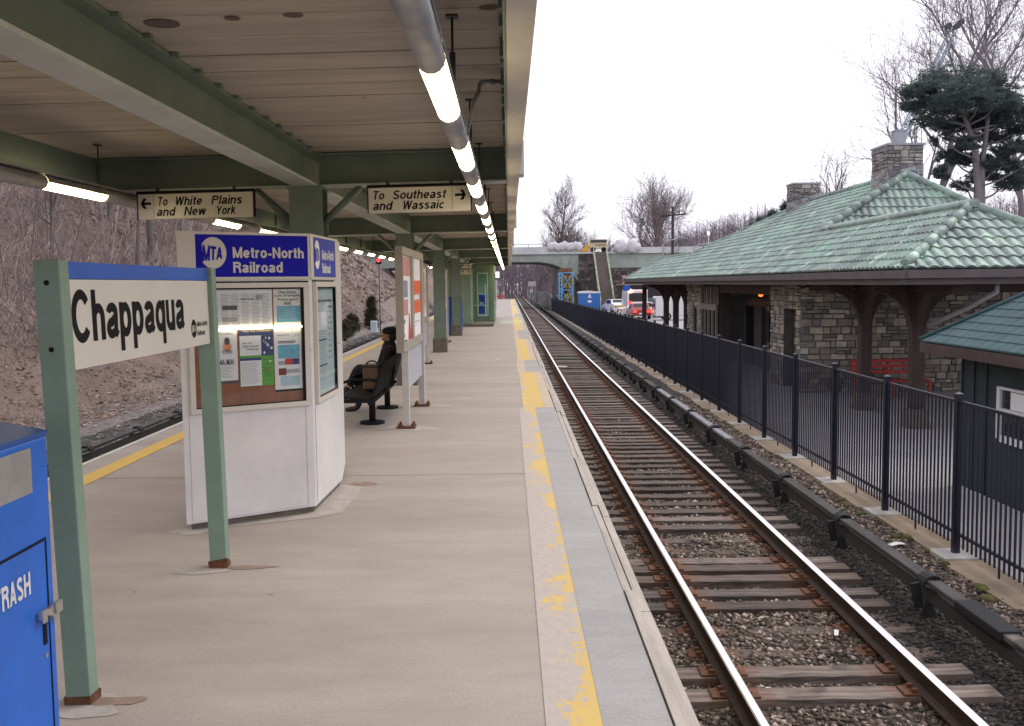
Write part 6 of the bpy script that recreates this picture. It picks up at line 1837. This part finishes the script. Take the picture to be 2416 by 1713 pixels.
car("van", "white van side on, seen between the far brown posts of the station", "van", 12.6, 86.5, -1.571, CARW, 5.4, 2.0, 2.05, True)
car("parked_car", "white car farther back between the stairs and the white van", "car", 12.0, 106, .2, CARW, 4.4, 1.75, 1.5)
car("parked_car", "dark grey car beside the foot of the abutment", "car", 15.5, 112, -.5, CARB, 4.4, 1.75, 1.5)
o = thing("traffic_barrier", "yellow green barrier rail in front of the white vans", "barrier", (11.2, 96, -1.36))
mb = MB(); mb.bar((10.3, 95.5, -.35), (12.0, 95.5, -.35), .06, .18); mb.build("rail", YELLOWP, o)
mb = MB(); mb.bar((10.5, 95.5, -1.36), (10.5, 95.5, -.45), .06, .06); mb.bar((11.8, 95.5, -1.36), (11.8, 95.5, -.45), .06, .06); mb.build("stand", YELLOWP, o)
o = thing("road_sign", "small blue sign board at the far corner of the green roof", "sign", (8.6, 73.5, -1.36))
mb = MB(); mb.box(8.45, 8.95, 73.5, 73.53, 1.30, 1.72); mb.build("panel", SIGNBLUE, o)
mb = MB(); mb.tube([(8.7, 73.56, -1.36), (8.7, 73.56, 1.8)], .03, 6); mb.build("post", GALV, o)
mb = MB(); mb.box(13.4, 22, 117, 122, -1.36, 1.6); mb2 = None
o = thing("dark_garage", "low dark building with a flat roof under the bridge approach", "building", (17, 119, -1.36))
mb.build("wall", SOFFIT, o)
mb = MB(); mb.box(13.2, 22.2, 116.8, 122.2, 1.601, 1.75); mb.build("roof", mk("tan roof edge", (.35, .26, .17), .8), o)
mb = MB(); mb.box(13.3, 13.75, 116.7, 116.79, 1.751, 2.75); mb.build("chimney_pipe", PINKP, o)

# ------------------------------------------------------------------ poles and lamps
POLE = mk("tarred pole", (0.045, 0.04, 0.045), 0.9, 0.2, 3)
o = thing("utility_pole", "dark wooden utility pole with one crossarm in front of the round bare tree", "utility pole", (19.72, 120, -1.4))
mb = MB(); mb.tube([(19.72, 120, -1.4), (19.72, 120, 10.9)], [.22, .15], 10); mb.build("pole", POLE, o)
mb = MB(); mb.bar((18.2, 119.8, 9.75), (21.3, 119.8, 10.0), .14, .18); mb.build("crossarm", POLE, o)
mb = MB()
for x in (18.4, 19.0, 20.5, 21.1): mb.lathe([(.05, 0), (.07, .12), (.03, .2)], 8, (x, 119.8, 10.08))
mb.build("insulators", POLE, o)
for (x, y, zt, lab) in ((20.0, 100, 6.75, "street lamp with a pale globe above the green roof slope"),):
    o = thing("street_lamp", lab, "street lamp", (x, y, -1.4))
    mb = MB(); mb.tube([(x, y, -1.4), (x, y, zt - .25)], [.09, .05], 8); mb.build("pole", GALV, o)
    mb = MB(); mb.lathe([(.04, -.26), (.13, -.1), (.15, .03), (.09, .12), (.02, .16)], 12, (x, y, zt)); mb.build("globe", emit("pale lamp globe", (1, .88, .78), 1.1), o)
for i, (x0, x1, y, z) in enumerate(((17.8, 20.6, 96, 5.6), (15.3, 17.0, 99, 6.1))):
    o = thing("street_lamp", ("right" if i == 0 else "left") + " hand one of two curved arm street lamps over the car park", "street lamp", (x0, y, -1.4), 0, "curved arm street lamps")
    mb = MB(); mb.tube([(x0, y, -1.4), (x0, y, z - .5), (x0 + .3, y, z - .2), (x1, y, z + .2)], [.09, .07, .05, .04], 8); mb.build("pole", GALV, o)
    mb = MB(); mb.box(x1 - .1, x1 + .5, y - .12, y + .12, z + .12, z + .26); mb.build("lamp_head", GALV, o, bevel=.04)
# signal on the left bank
o = thing("rail_signal", "red glowing railway signal on a dark mast by the left track", "signal", (-7.62, 66, -1.4))
mb = MB(); mb.tube([(-8.62, 66.66, -1.4), (-8.62, 66.66, 3.4)], .035, 8); mb.build("mast", STEELDARK, o)
mb = MB(); mb.box(-8.80, -8.44, 66.5, 66.6, 3.3, 3.85); mb.build("backplate", BLACK, o, bevel=.03)
mb = MB(); mb.lathe([(.13, 0), (.15, .06)], 14, (0, 0, 0)); mb.v = [(-8.62 + a, 66.48 - c_, 3.58 + b) for a, b, c_ in mb.v]; mb.build("lens", emit("red signal lens", (1, .06, .06), 1.0), o)
o = thing("relay_box", "pale blue white relay cabinet on the left bank beside a small conifer", "cabinet", (-9.4, 70, -1.2))
zb = hill_z(-9.55, 70)
mb = MB(); mb.box(-9.75, -9.3, 70, 70.4, zb, zb + .85); mb.build("body", mk("pale cabinet paint", (.52, .62, .66), .5, .1, 4), o, bevel=.04)
mb = MB(); mb.box(-9.66, -9.45, 69.985, 69.998, zb + .6, zb + .7); mb.box(-10.0, -9.05, 69.9, 70.6, zb - .05, zb + .1); mb.build("plinth", BOARDW, o)
o = thing("trackside_sign", "white rectangular trackside sign on a post far down the right track", "sign", (3.4, 150, -1.4))
mb = MB(); mb.box(2.95, 4.1, 150, 150.05, 1.50, 2.25); mb.box(3.1, 3.55, 150, 150.05, .55, 1.0); mb.build("panel", KWHITE, o)
mb = MB(); mb.tube([(3.4, 150.1, -1.4), (3.4, 150.1, 2.2)], .05, 6); mb.build("post", GALV, o)
# slanted lattice mast behind the near chimney
MAST = mk("pale blue mast steel", (0.30, 0.36, 0.42), 0.5, 0.1, 2)
o = thing("lattice_mast", "slanted pale lattice mast behind the near chimney with a dark twin head", "mast", (22.9, 65, -1.4))
p0, p1 = Vector((19.6, 65, -1.4)), Vector((28.6, 65, 17.8))
mb = MB(); w_ = Vector((.25, 0, -.12))
for s in (-1, 1):
    for yy in (-.2, .2): mb.tube([p0 + w_ * s + Vector((0, yy, 0)), p1 + w_ * s * .6 + Vector((0, yy, 0))], .045, 6)
for i in range(30):
    a, b = p0.lerp(p1, i / 30), p0.lerp(p1, (i + 1) / 30); s = 1 if i % 2 else -1
    mb.tube([a + w_ * s + Vector((0, -.2, 0)), b - w_ * s + Vector((0, -.2, 0))], .022, 5)
mb.build("lattice", MAST, o)
mb = MB()
for dx, dz in ((-.35, .05), (.45, .28)): mb.tube([p1 + Vector((dx, -.2, .15 + dz)), p1 + Vector((dx, .2, .15 + dz))], .19, 14)
mb.bar(p1 + Vector((-.2, 0, .0)), p1 + Vector((.3, 0, .2)), .3, .3); mb.build("head", STEELDARK, o)
# ------------------------------------------------------------------ trees, brush, litter
BARK = mk("grey brown bark", (0.15, 0.125, 0.12), 0.95, 0.3, 2, 0.2, 20, stretch=(4, 4, .7))
TWIG = mk("purple grey twigs", (0.20, 0.16, 0.16), 0.95, 0.25, 1)
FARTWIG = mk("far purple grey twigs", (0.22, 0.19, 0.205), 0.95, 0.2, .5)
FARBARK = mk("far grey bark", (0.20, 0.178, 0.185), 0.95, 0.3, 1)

def bare_tree(seed, H, spread, levels=4, rt=.2, rmin=.012, first=.25, kids_=(7, 6, 5, 4), up_=.35, droop=0.0, ball=False):
    r_ = random.Random(seed)
    TV, TF, BV, BF = [], [], [], []
    def tube_into(V, F, pts, rads, n):
        b = len(V); prev = None
        for i, p in enumerate(pts):
            d = (pts[min(i + 1, len(pts) - 1)] - pts[max(i - 1, 0)])
            d = d.normalized() if d.length > 1e-6 else Vector((0, 0, 1))
            a = Vector((0, 0, 1)) if abs(d.z) < .9 else Vector((1, 0, 0))
            x = d.cross(a).normalized() if prev is None else (prev - d * prev.dot(d)).normalized()
            prev = x; y = d.cross(x)
            for k in range(n):
                an = 2 * math.pi * k / n
                q_ = p + (x * math.cos(an) + y * math.sin(an)) * rads[i]
                V.append((q_.x, q_.y, q_.z))
        for i in range(len(pts) - 1):
            for k in range(n):
                k2 = (k + 1) % n
                F.append((b + i * n + k, b + i * n + k2, b + (i + 1) * n + k2, b + (i + 1) * n + k))
    def grow(p, d, L, r, lev):
        nseg = (7, 5, 4, 3, 2)[min(lev, 4)]
        pts = [p.copy()]; rads = [r]
        q_ = p.copy(); dd = d.copy()
        for i in range(nseg):
            j = .10 if lev == 0 else .22
            dd = (dd + Vector((r_.uniform(-j, j), r_.uniform(-j, j), r_.uniform(-j, j) + (.10 * up_ if lev else .05) - droop * lev * .04))).normalized()
            q_ = q_ + dd * (L / nseg)
            pts.append(q_.copy())
            rads.append(max(rmin * .6, r * (1 - (.62 if lev == 0 else .72) * (i + 1) / nseg)))
        n = (8, 5, 4, 3, 3)[min(lev, 4)]
        tube_into(TV if lev == 0 else BV, TF if lev == 0 else BF, pts, rads, n)
        if lev >= levels: return
        nk = kids_[min(lev, len(kids_) - 1)]
        for c in range(nk):
            t = (first + (1 - first) * (c + r_.uniform(.1, .9)) / nk) if lev == 0 else (.2 + .8 * (c + r_.uniform(.1, .9)) / nk)
            f = t * nseg; i = min(nseg - 1, int(f)); pos = pts[i].lerp(pts[i + 1], f - i)
            base = (pts[i + 1] - pts[i]).normalized()
            a = r_.uniform(0, 6.283)
            side = base.cross(Vector((math.cos(a), math.sin(a), .3))).normalized()
            ang = r_.uniform(.5, 1.05) if lev == 0 else r_.uniform(.4, .95)
            nd = (base * math.cos(ang) + side * math.sin(ang) + Vector((0, 0, up_ * .4))).normalized()
            ll = ((spread * (.55 + .5 * math.sin(math.pi * min(1, (t - first) / (1 - first) * .9 + .1))) if ball else spread * (1.15 - .55 * t)) if lev == 0 else L * r_.uniform(.42, .68))
            grow(pos, nd, ll, max(rmin, rads[i] * (.62 if lev == 0 else .58)), lev + 1)
        if lev == 0:
            for c in range(3):
                a = r_.uniform(0, 6.283); nd = (dd + Vector((math.cos(a) * .45, math.sin(a) * .45, .2))).normalized()
                grow(pts[-1], nd, spread * .75, rads[-1] * .9, 1)
    grow(Vector((0, 0, -.4)), Vector((r_.uniform(-.05, .05), r_.uniform(-.05, .05), 1)).normalized(), H * .72, rt, 0)
    return TV, TF, BV, BF
def mesh_of(name, V, F, mat):
    me = bpy.data.meshes.new(name); me.from_pydata(V, [], F); me.materials.append(mat)
    me.polygons.foreach_set("use_smooth", [True] * len(F)); me.update(); return me
KINDS = {}
def kind(key, *a, far=False, **k):
    TV, TF, BV, BF = bare_tree(*a, **k)
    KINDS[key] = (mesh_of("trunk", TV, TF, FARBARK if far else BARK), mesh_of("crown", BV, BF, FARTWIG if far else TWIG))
kind('tall', 1, 13, 3.4, 3, .20, .014, .35, (11, 6, 5))
kind('spread', 2, 11, 4.0, 3, .19, .014, .28, (10, 7, 5))
kind('thin', 3, 10, 2.4, 3, .11, .012, .30, (9, 5, 4))
kind('sapling', 4, 5.5, 1.8, 3, .05, .009, .15, (10, 6, 4))
kind('bush', 5, 2.6, 1.7, 3, .035, .007, .05, (11, 6, 5), up_=.2)
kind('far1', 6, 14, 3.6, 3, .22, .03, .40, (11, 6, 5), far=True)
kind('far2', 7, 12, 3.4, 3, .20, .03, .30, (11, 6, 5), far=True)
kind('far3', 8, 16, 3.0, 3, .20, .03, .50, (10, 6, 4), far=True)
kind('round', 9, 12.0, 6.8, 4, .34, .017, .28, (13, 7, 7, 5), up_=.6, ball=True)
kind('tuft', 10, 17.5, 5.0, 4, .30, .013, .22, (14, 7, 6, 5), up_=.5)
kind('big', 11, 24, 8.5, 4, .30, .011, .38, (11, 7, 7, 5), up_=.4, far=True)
def tree(key, x, y, z, label, s=1.0, rot=0, group=None, name="bare_tree"):
    o = thing(name, label, "tree", (x, y, z), rot, group)
    o.scale = (s, s, s)
    for nm, me in zip(("trunk", "crown"), KINDS[key]):
        c = bpy.data.objects.new(nm, me); col.objects.link(c); c.parent = o
    return o
rt2 = random.Random(77)
G1 = "bare trees on the bank left of the tracks"
# the wooded bank on the left
spots = []
tries = 0
while len(spots) < 112 and tries < 6000:
    tries += 1
    y = 7 + 150 * rt2.random() ** 1.5
    d = rt2.uniform(3.4, 5 + .30 * y + 8)
    x = -9.4 - d
    if any((x - a) ** 2 + (y - b) ** 2 < (1.3 + .018 * y) ** 2 for a, b in spots): continue
    if y > 45 and -13.5 - .12 * (y - 45) < x: continue       # the bare rubble slope beside the far platform
    spots.append((x, y))
for i, (x, y) in enumerate(spots):
    k = rt2.choice(['tall', 'spread', 'thin', 'thin', 'sapling', 'bush', 'sapling'])
    s = rt2.uniform(.8, 1.25)
    lab = {"tall": "tall bare tree on the leafy bank left of the platform", "spread": "spreading bare tree on the leafy bank left of the platform", "thin": "thin bare tree on the leafy bank left of the platform",
           "sapling": "bare sapling on the leafy bank left of the platform", "bush": "low bare shrub on the leafy bank left of the platform"}[k]
    tree(k, x, y, hill_z(x, y) - .05, lab, s, rt2.uniform(0, 6.28), G1, "bare_shrub" if k == "bush" else "bare_tree")
# the wood that closes the view along the tracks
for i in range(62):
    x = -40 + 74 * (i + rt2.uniform(0, 1)) / 62; y = rt2.uniform(215, 330)
    if x > 3.5 and x < 8 and y < 240: y += 60
    tree(rt2.choice(['far1', 'far2', 'far3']), x, y, -1.5, "bare tree in the purple grey wood closing the view along the tracks", rt2.uniform(.65, .95), rt2.uniform(0, 6.28), "far wood along the tracks")
# the wooded rise on the right beyond the station
n = 0
while n < 74:
    x = rt2.uniform(15, 105); y = rt2.uniform(165, 310)
    pxx = 1200 + 2349 * x / y
    if pxx > 2050: continue
    n += 1
    tree(rt2.choice(['far1', 'far2', 'far2']), x, y, right_hill_z(x, y) - .2, "bare tree on the wooded rise behind the bridge and the station roof", rt2.uniform(.38, .62), rt2.uniform(0, 6.28), "bare trees on the wooded rise")
# single trees that stand against the sky
tree('tuft', 7.0, 158, -1.5, "tallest bare tree with a pointed crown above the left part of the bridge", 1.12, .4)
tree('round', 10.6, 160, -1.5, "lower bushy bare tree right of the pointed one above the bridge", .78, 1.9)
tree('far2', 4.6, 165, -1.5, "slim bare tree at the left flank of the pointed tree above the bridge", .8, 2.9)
tree('round', 21.2, 141, -.6, "round crowned bare tree behind the utility pole", 1.06, 2.2)
tree('far2', 15.8, 150, -1.4, "small bare tree between the bridge bundles and the round crowned tree", .72, 1.1)
tree('far1', 18.2, 152, -1.4, "slim bare tree just left of the round crowned tree", .66, 4.1)
tree('thin', 16.4, 108, -1.4, "bare tree with drooping limbs in front of the bridge approach", .75, 2.0)
tree('thin', 18.0, 104, -1.4, "leaning bare tree beside the end of the green roof", .8, 5.0)
tree('big', 30.5, 72, -1.5, "very tall bare tree rising behind the pine", 1.08, .9)
tree('big', 33.5, 64, -1.5, "tall bare tree with dark limbs at the right edge behind the pine", .95, 3.6)
tree('tall', 24.0, 78, -1.5, "bare tree whose twigs show left of the near chimney", .88, 2.4)
tree('spread', 26.5, 82, -1.5, "bare tree with fine twigs reaching out left of the pine", 1.25, 5.2)

for i, (px, yy, s, k) in enumerate(((1418, 168, .62, 'far2'), (1440, 172, .70, 'far1'), (1462, 166, .66, 'far2'), (1640, 150, .62, 'far2'), (1605, 156, .68, 'far1'), (1278, 172, .66, 'far1'))):
    tree(k, (px - 1200) / 2349 * yy, yy, -1.5, "slender bare tree among the grey thicket just behind the bridge", s * 1.25, i * .9, "thicket behind the bridge")
# needled trees
NEEDLE = mk("dark pine needles", (0.098, 0.12, 0.12), 0.8, 0.5, .7, world=True)
def translucent(m, c_, f):
    nt = m.node_tree; b = nt.nodes["Principled BSDF"]; out = nt.nodes["Material Output"]
    t = nt.nodes.new("ShaderNodeBsdfTranslucent"); t.inputs[0].default_value = rgba(c_)
    mx = nt.nodes.new("ShaderNodeMixShader"); mx.inputs[0].default_value = f
    nt.links.new(b.outputs[0], mx.inputs[1]); nt.links.new(t.outputs[0], mx.inputs[2]); nt.links.new(mx.outputs[0], out.inputs[0])
translucent(NEEDLE, (.13, .17, .15), .45)
NEEDLE2 = mk("olive conifer needles", (0.075, 0.065, 0.036), 0.85, 0.4, .9, world=True)
def tufts(V, F, c, s, n, L, r_, flat=1.0):
    for i in range(n):
        while True:
            p = Vector((r_.uniform(-1, 1), r_.uniform(-1, 1), r_.uniform(-1, 1)))
            if p.length < 1: break
        k = 1 + .35 * noise.noise(p * 2.3 + Vector(c) * .37)
        q_ = Vector((c[0] + p.x * s[0] * k, c[1] + p.y * s[1] * k, c[2] + p.z * s[2] * k))
        if noise.noise(Vector((q_.x * .9, q_.y * .9, q_.z * 2.2))) < -.12: continue
        for b in range(7):
            d = Vector((r_.uniform(-1, 1), r_.uniform(-1, 1), r_.uniform(-.3, 1) * flat)).normalized()
            w = d.cross(Vector((r_.uniform(-1, 1), r_.uniform(-1, 1), r_.uniform(-1, 1)))).normalized() * L * .10
            b0 = len(V); e = q_ + d * L * r_.uniform(.6, 1.2)
            V += [tuple(q_ - w), tuple(q_ + w), tuple(e)]; F.append((b0, b0 + 1, b0 + 2))
rp = random.Random(31)
PYY = 55.0
def pw(px, py, dy=0): return Vector(((px - 1200) / 2349 * (PYY + dy), PYY + dy, 1.9 + (660 - py) / 2349 * (PYY + dy)))
pine = thing("pine_tree", "big dark pine with layered boughs behind the near chimney", "tree", (25.2, 55, -1.4))
masses = [(2235, 212, 0, 2.7, 1.0), (2160, 228, -1, 1.1, .75), (2320, 218, 0, 1.6, .85), (2262, 250, 1, 2.4, .85), (2195, 262, 1, 1.7, .55), (2230, 235, -1.5, 2.2, .8), (2150, 262, 0, .9, .3),
          (2175, 297, 0, 1.15, .26), (2228, 302, 1, 1.2, .34), (2368, 286, 0, 1.4, .6), (2402, 312, 1, 1.1, .5), (2345, 256, -1, 1.3, .5), (2212, 336, 0, .65, .42), (2232, 376, 1, .75, .5), (2216, 412, 0, .55, .4),
          (2382, 366, 0, 1.25, .38), (2332, 332, 1, 1.0, .36), (2402, 402, -1, 1.1, .42), (2312, 420, 1, .9, .5), (2290, 290, 1, 1.3, .5), (2280, 345, -1, .8, .3), (2425, 270, 0, 1.2, .5), (2290, 384, 1, 1.0, .4), (2345, 396, 0, 1.1, .4), (2258, 348, 1, .9, .35), (2372, 436, 1, 1.3, .5), (2300, 248, -1.5, 1.9, .5), (2416, 352, 0, 1.2, .4), (2252, 305, 1, 1.3, .4), (2318, 300, 1, 1.2, .4), (2270, 440, 1, .8, .4)]
V, F = [], []
for (px, py, dy, w, h) in masses:
    c = pw(px, py, dy); tufts(V, F, tuple(c), (w, w * .8, h), int(560 * w * h + 220), .26, rp)
me = bpy.data.meshes.new("crown"); me.from_pydata(V, [], F); me.materials.append(NEEDLE); o = bpy.data.objects.new("crown", me); col.objects.link(o); o.parent = pine; o.location = -pine.location
mb = MB()
base = Vector((25.8, 55, -1.5))
mb.tube([base, pw(2300, 440), pw(2290, 350), pw(2262, 280), pw(2235, 205)], [.27, .22, .17, .11, .05], 10)
mb.tube([base + Vector((.6, .3, 0)), pw(2308, 400), pw(2318, 300), pw(2325, 220)], [.2, .16, .12, .05], 8)
for (px, py, dy, w, h) in masses:
    t0 = pw(2296 - max(0, 330 - py) * .25, py + 46); t1 = pw(px, py, dy)
    mb.tube([t0, t0.lerp(t1, .5) + Vector((0, 0, -.15)), t1], [.075, .05, .02], 6)
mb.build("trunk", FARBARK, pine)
def conifer(x, y, z, H, w, label, mat, n, nm="conifer", L=.5, group=None):
    t = thing(nm, label, "tree" if H > 2 else "shrub", (x, y, z), 0, group)
    V, F = [], []
    k = max(3, int(H / .8))
    for i in range(k):
        f = (i + .5) / k
        tufts(V, F, (rp.uniform(-.1, .1) * w, rp.uniform(-.1, .1) * w, H * f), (w * (1.05 - .75 * f), w * (1.05 - .75 * f), H / k * .9), n // k, L, rp)
    me = bpy.data.meshes.new("crown"); me.from_pydata(V, [], F); me.materials.append(mat); o = bpy.data.objects.new("crown", me); col.objects.link(o); o.parent = t
    mb = MB(); mb.tube([(0, 0, -.2), (0, 0, H * .9)], [.05 * H ** .7, .02], 6); mb.build("trunk", BARK, t, local=True)
    return t
for i, (px, Yd, ytop) in enumerate(((1795, 128, 520), (1820, 130, 505), (1850, 126, 488), (1870, 132, 500), (1775, 131, 535))):
    x = (px - 1200) / 2349 * Yd; zt = 1.9 + (664 - ytop) / 2349 * Yd
    conifer(x, Yd, zt - 6, 6, 1.5, "dark evergreen tree in the clump left of the far chimney", NEEDLE, 520, L=.8, group="evergreens left of the far chimney")
zb = hill_z(-10.2, 71.5)
conifer(-9.9, 72, zb, 2.1, .55, "small olive green conifer on the left bank behind the relay cabinet", NEEDLE2, 600, L=.35)
for i, (x, y, h, w) in enumerate(((-10.3, 61.5, .80, .5), (-10.3, 63.3, .85, .55), (-10.4, 65.2, .95, .55), (-10.4, 67.0, .8, .5), (-10.2, 60.0, .7, .45))):
    conifer(x, y, hill_z(x, y), h, w, "rounded olive brown shrub in the row at the foot of the left bank", NEEDLE2, 300, "olive_shrub", .28, "row of shrubs on the left bank")
conifer(6.9, 128, -1.4, 3.4, 1.0, "dark green conifer behind the galvanised fence left of the scaffold", NEEDLE, 420, L=.5)

# brush, fallen leaves and rubble on the bank: nobody could count them
def island_mat(name, stops):
    m, nt, b = newmat(name); g = nt.nodes.new("ShaderNodeNewGeometry")
    r = ramp(nt, g.outputs['Random Per Island'], stops); nt.links.new(r.outputs[0], b.inputs['Base Color']); b.inputs['Roughness'].default_value = .9
    return m
def sticks(name, n, xr, yr, Lr, w, mat, seed, lean=.9, zoff=0, test=None):
    r_ = random.Random(seed); V, F = [], []
    while n > 0:
        y = yr[0] + (yr[1] - yr[0]) * r_.random() ** 1.6
        x = xr[0] - (xr[1] + .22 * y) * r_.random()
        n -= 1
        if test and not test(x, y): continue
        z = hill_z(x, y) + zoff
        L = r_.uniform(*Lr) * (1 + .008 * y)
        p = Vector((x, y, z)); d = Vector((r_.uniform(-lean, lean), r_.uniform(-lean, lean), 1)).normalized()
        ww = w * (1 + .02 * y)
        b0 = len(V)
        s_ = Vector((ww, 0, 0)); q1 = p + d * L * .55; q2 = q1 + (d + Vector((r_.uniform(-.6, .6), r_.uniform(-.6, .6), r_.uniform(-.5, .3)))).normalized() * L * .5
        V += [tuple(p - s_), tuple(p + s_), tuple(q1 - s_ * .7), tuple(q1 + s_ * .7), tuple(q2)]
        F += [(b0, b0 + 1, b0 + 3, b0 + 2), (b0 + 2, b0 + 3, b0 + 4)]
    me = bpy.data.meshes.new(name); me.from_pydata(V, [], F); me.materials.append(mat)
    o = bpy.data.objects.new(name, me); col.objects.link(o); o["kind"] = "stuff"; return o
def not_rubble(x, y): return not (y > 45 and x > -13.5 - .10 * (y - 45))
BRUSH = island_mat("brush stems", [(0, (.10, .078, .076)), (.45, (.235, .188, .18)), (.8, (.37, .31, .30)), (1, (.56, .50, .49))])
sticks("brush", 26000, (-14.5, 10), (7, 150), (.5, 1.8), .006, BRUSH, 5, .9, 0, not_rubble)
sticks("saplings", 750, (-15.5, 12), (8, 150), (2.2, 5.5), .011, BRUSH, 15, .28, 0, not_rubble)
sticks("slope_brush", 6000, (-11.5, 6), (42, 130), (.3, .9), .006, BRUSH, 25, 1.0)
sticks("dead_grass", 9000, (-10.4, 4), (7, 90), (.12, .35), .006, mk("dead grass", (.30, .22, .16), .95, .3, 2, world=True), 6, 1.2)
def leafy(name, n, xr, yr, s0, mat, seed, zfun, x_pow=1.0):
    r_ = np.random.default_rng(seed)
    yy = yr[0] + (yr[1] - yr[0]) * r_.random(n) ** 1.7; xx = xr[0] + (xr[1] - xr[0]) * r_.random(n) ** x_pow
    V = []; F = []
    for x, y, a, t, u in zip(xx, yy, r_.uniform(0, 6.28, n), r_.uniform(-.5, .5, n), r_.uniform(.6, 1.4, n)):
        s = s0 * u * (1 + .015 * y); z = zfun(x, y) + .015
        ca, sa = math.cos(a) * s, math.sin(a) * s
        b0 = len(V)
        V += [(x - ca, y - sa, z - t * s * .4), (x + sa * .6, y - ca * .6, z + .01), (x + ca, y + sa, z + abs(t) * s), (x - sa * .6, y + ca * .6, z + .012)]
        F.append((b0, b0 + 1, b0 + 2, b0 + 3))
    me = bpy.data.meshes.new(name); me.from_pydata(V, [], F); me.materials.append(mat)
    o = bpy.data.objects.new(name, me); col.objects.link(o); o["kind"] = "stuff"; return o
LEAVES = island_mat("fallen leaves", [(0.0, (.09, .05, .035)), (.5, (.19, .105, .07)), (.85, (.30, .18, .12)), (1.0, (.52, .44, .38))])
leafy("fallen_leaves", 26000, (-10.2, -30), (8, 90), .055, LEAVES, 8, hill_z, 1.4)
GRAVEL = island_mat("bank gravel", [(0, (.07, .06, .055)), (.6, (.17, .155, .145)), (.95, (.27, .25, .235)), (1, (.45, .42, .38))])
leafy("bank_gravel", 9000, (-8.2, -12.0), (8, 80), .035, GRAVEL, 9, lambda x, y: max(hill_z(x, y), -1.41))
scatter_rocks("rubble", 1300, -26, -12, 46, 120, .06, .17, hill_z, island_mat("pale rubble", [(0, (.10, .07, .06)), (.7, (.20, .145, .125)), (1, (.36, .28, .24))]))
# weeds and moss at the kerb
MOSS = mk("yellow green moss", (0.10, 0.10, 0.03), .95, .4, 6)
mb = MB(); rr = random.Random(4)
for i in range(42):
    y = 6 + 22 * rr.random() ** 1.4; x = 4.93 + rr.uniform(-.1, .08)
    lumpy(mb, (x, y, bed_z(x, y) + .02), (rr.uniform(.03, .08), rr.uniform(.05, .16), .035), i, 4, .5)
o = mb.build("moss", MOSS); o["kind"] = "stuff"

def wood(name, n, xr, yr, Hr, w, mat, seed, zfun):
    r_ = random.Random(seed); V = []; F = []
    for i in range(n):
        x = r_.uniform(*xr); y = r_.uniform(*yr); z = zfun(x, y); H = r_.uniform(*Hr)
        if r_.random() < .25:
            b0 = len(V); l = r_.uniform(-.5, .5); s_ = w * r_.uniform(.6, 1.4)
            V += [(x - s_, y, z - .3), (x + s_, y, z - .3), (x, y + s_, z - .3), (x + l, y, z + H)]; F += [(b0, b0 + 1, b0 + 3), (b0 + 1, b0 + 2, b0 + 3), (b0 + 2, b0, b0 + 3)]
        for k in range(7):
            t = r_.uniform(.25, .95); a = r_.uniform(0, 6.28); L = H * .16 * (1.3 - t) * r_.uniform(.6, 1.4); b0 = len(V)
            p = Vector((x, y, z + H * t)); e_ = p + Vector((math.cos(a) * L, math.sin(a) * L, L * r_.uniform(.5, 1.6)))
            V += [tuple(p - Vector((w * .35, 0, 0))), tuple(p + Vector((w * .35, 0, w * .3))), tuple(e_)]; F.append((b0, b0 + 1, b0 + 2))
    me = bpy.data.meshes.new(name); me.from_pydata(V, [], F); me.materials.append(mat)
    o = bpy.data.objects.new(name, me); col.objects.link(o); o["kind"] = "stuff"
WOODM = mk("massed bare twigs", (0.20, 0.16, 0.185), .95, .25, .12, world=True)
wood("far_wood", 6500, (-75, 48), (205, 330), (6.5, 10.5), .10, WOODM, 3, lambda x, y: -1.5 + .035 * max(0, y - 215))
wood("hill_wood", 14000, (8, 235), (164, 330), (5.5, 10.0), .08, WOODM, 4, right_hill_z)

for i, (x, y, s, lab) in enumerate(((28.6, 58, 1.5, "brownish bare shrub under the right side of the pine"), (30.6, 60, 1.7, "brownish bare shrub at the right edge below the pine boughs"), (26.6, 60, 1.3, "brownish bare shrub at the foot of the pine trunk"))):
    tree('spread', x, y, -1.5, lab, .62 + .1 * i, i * 1.3, name="bare_shrub")
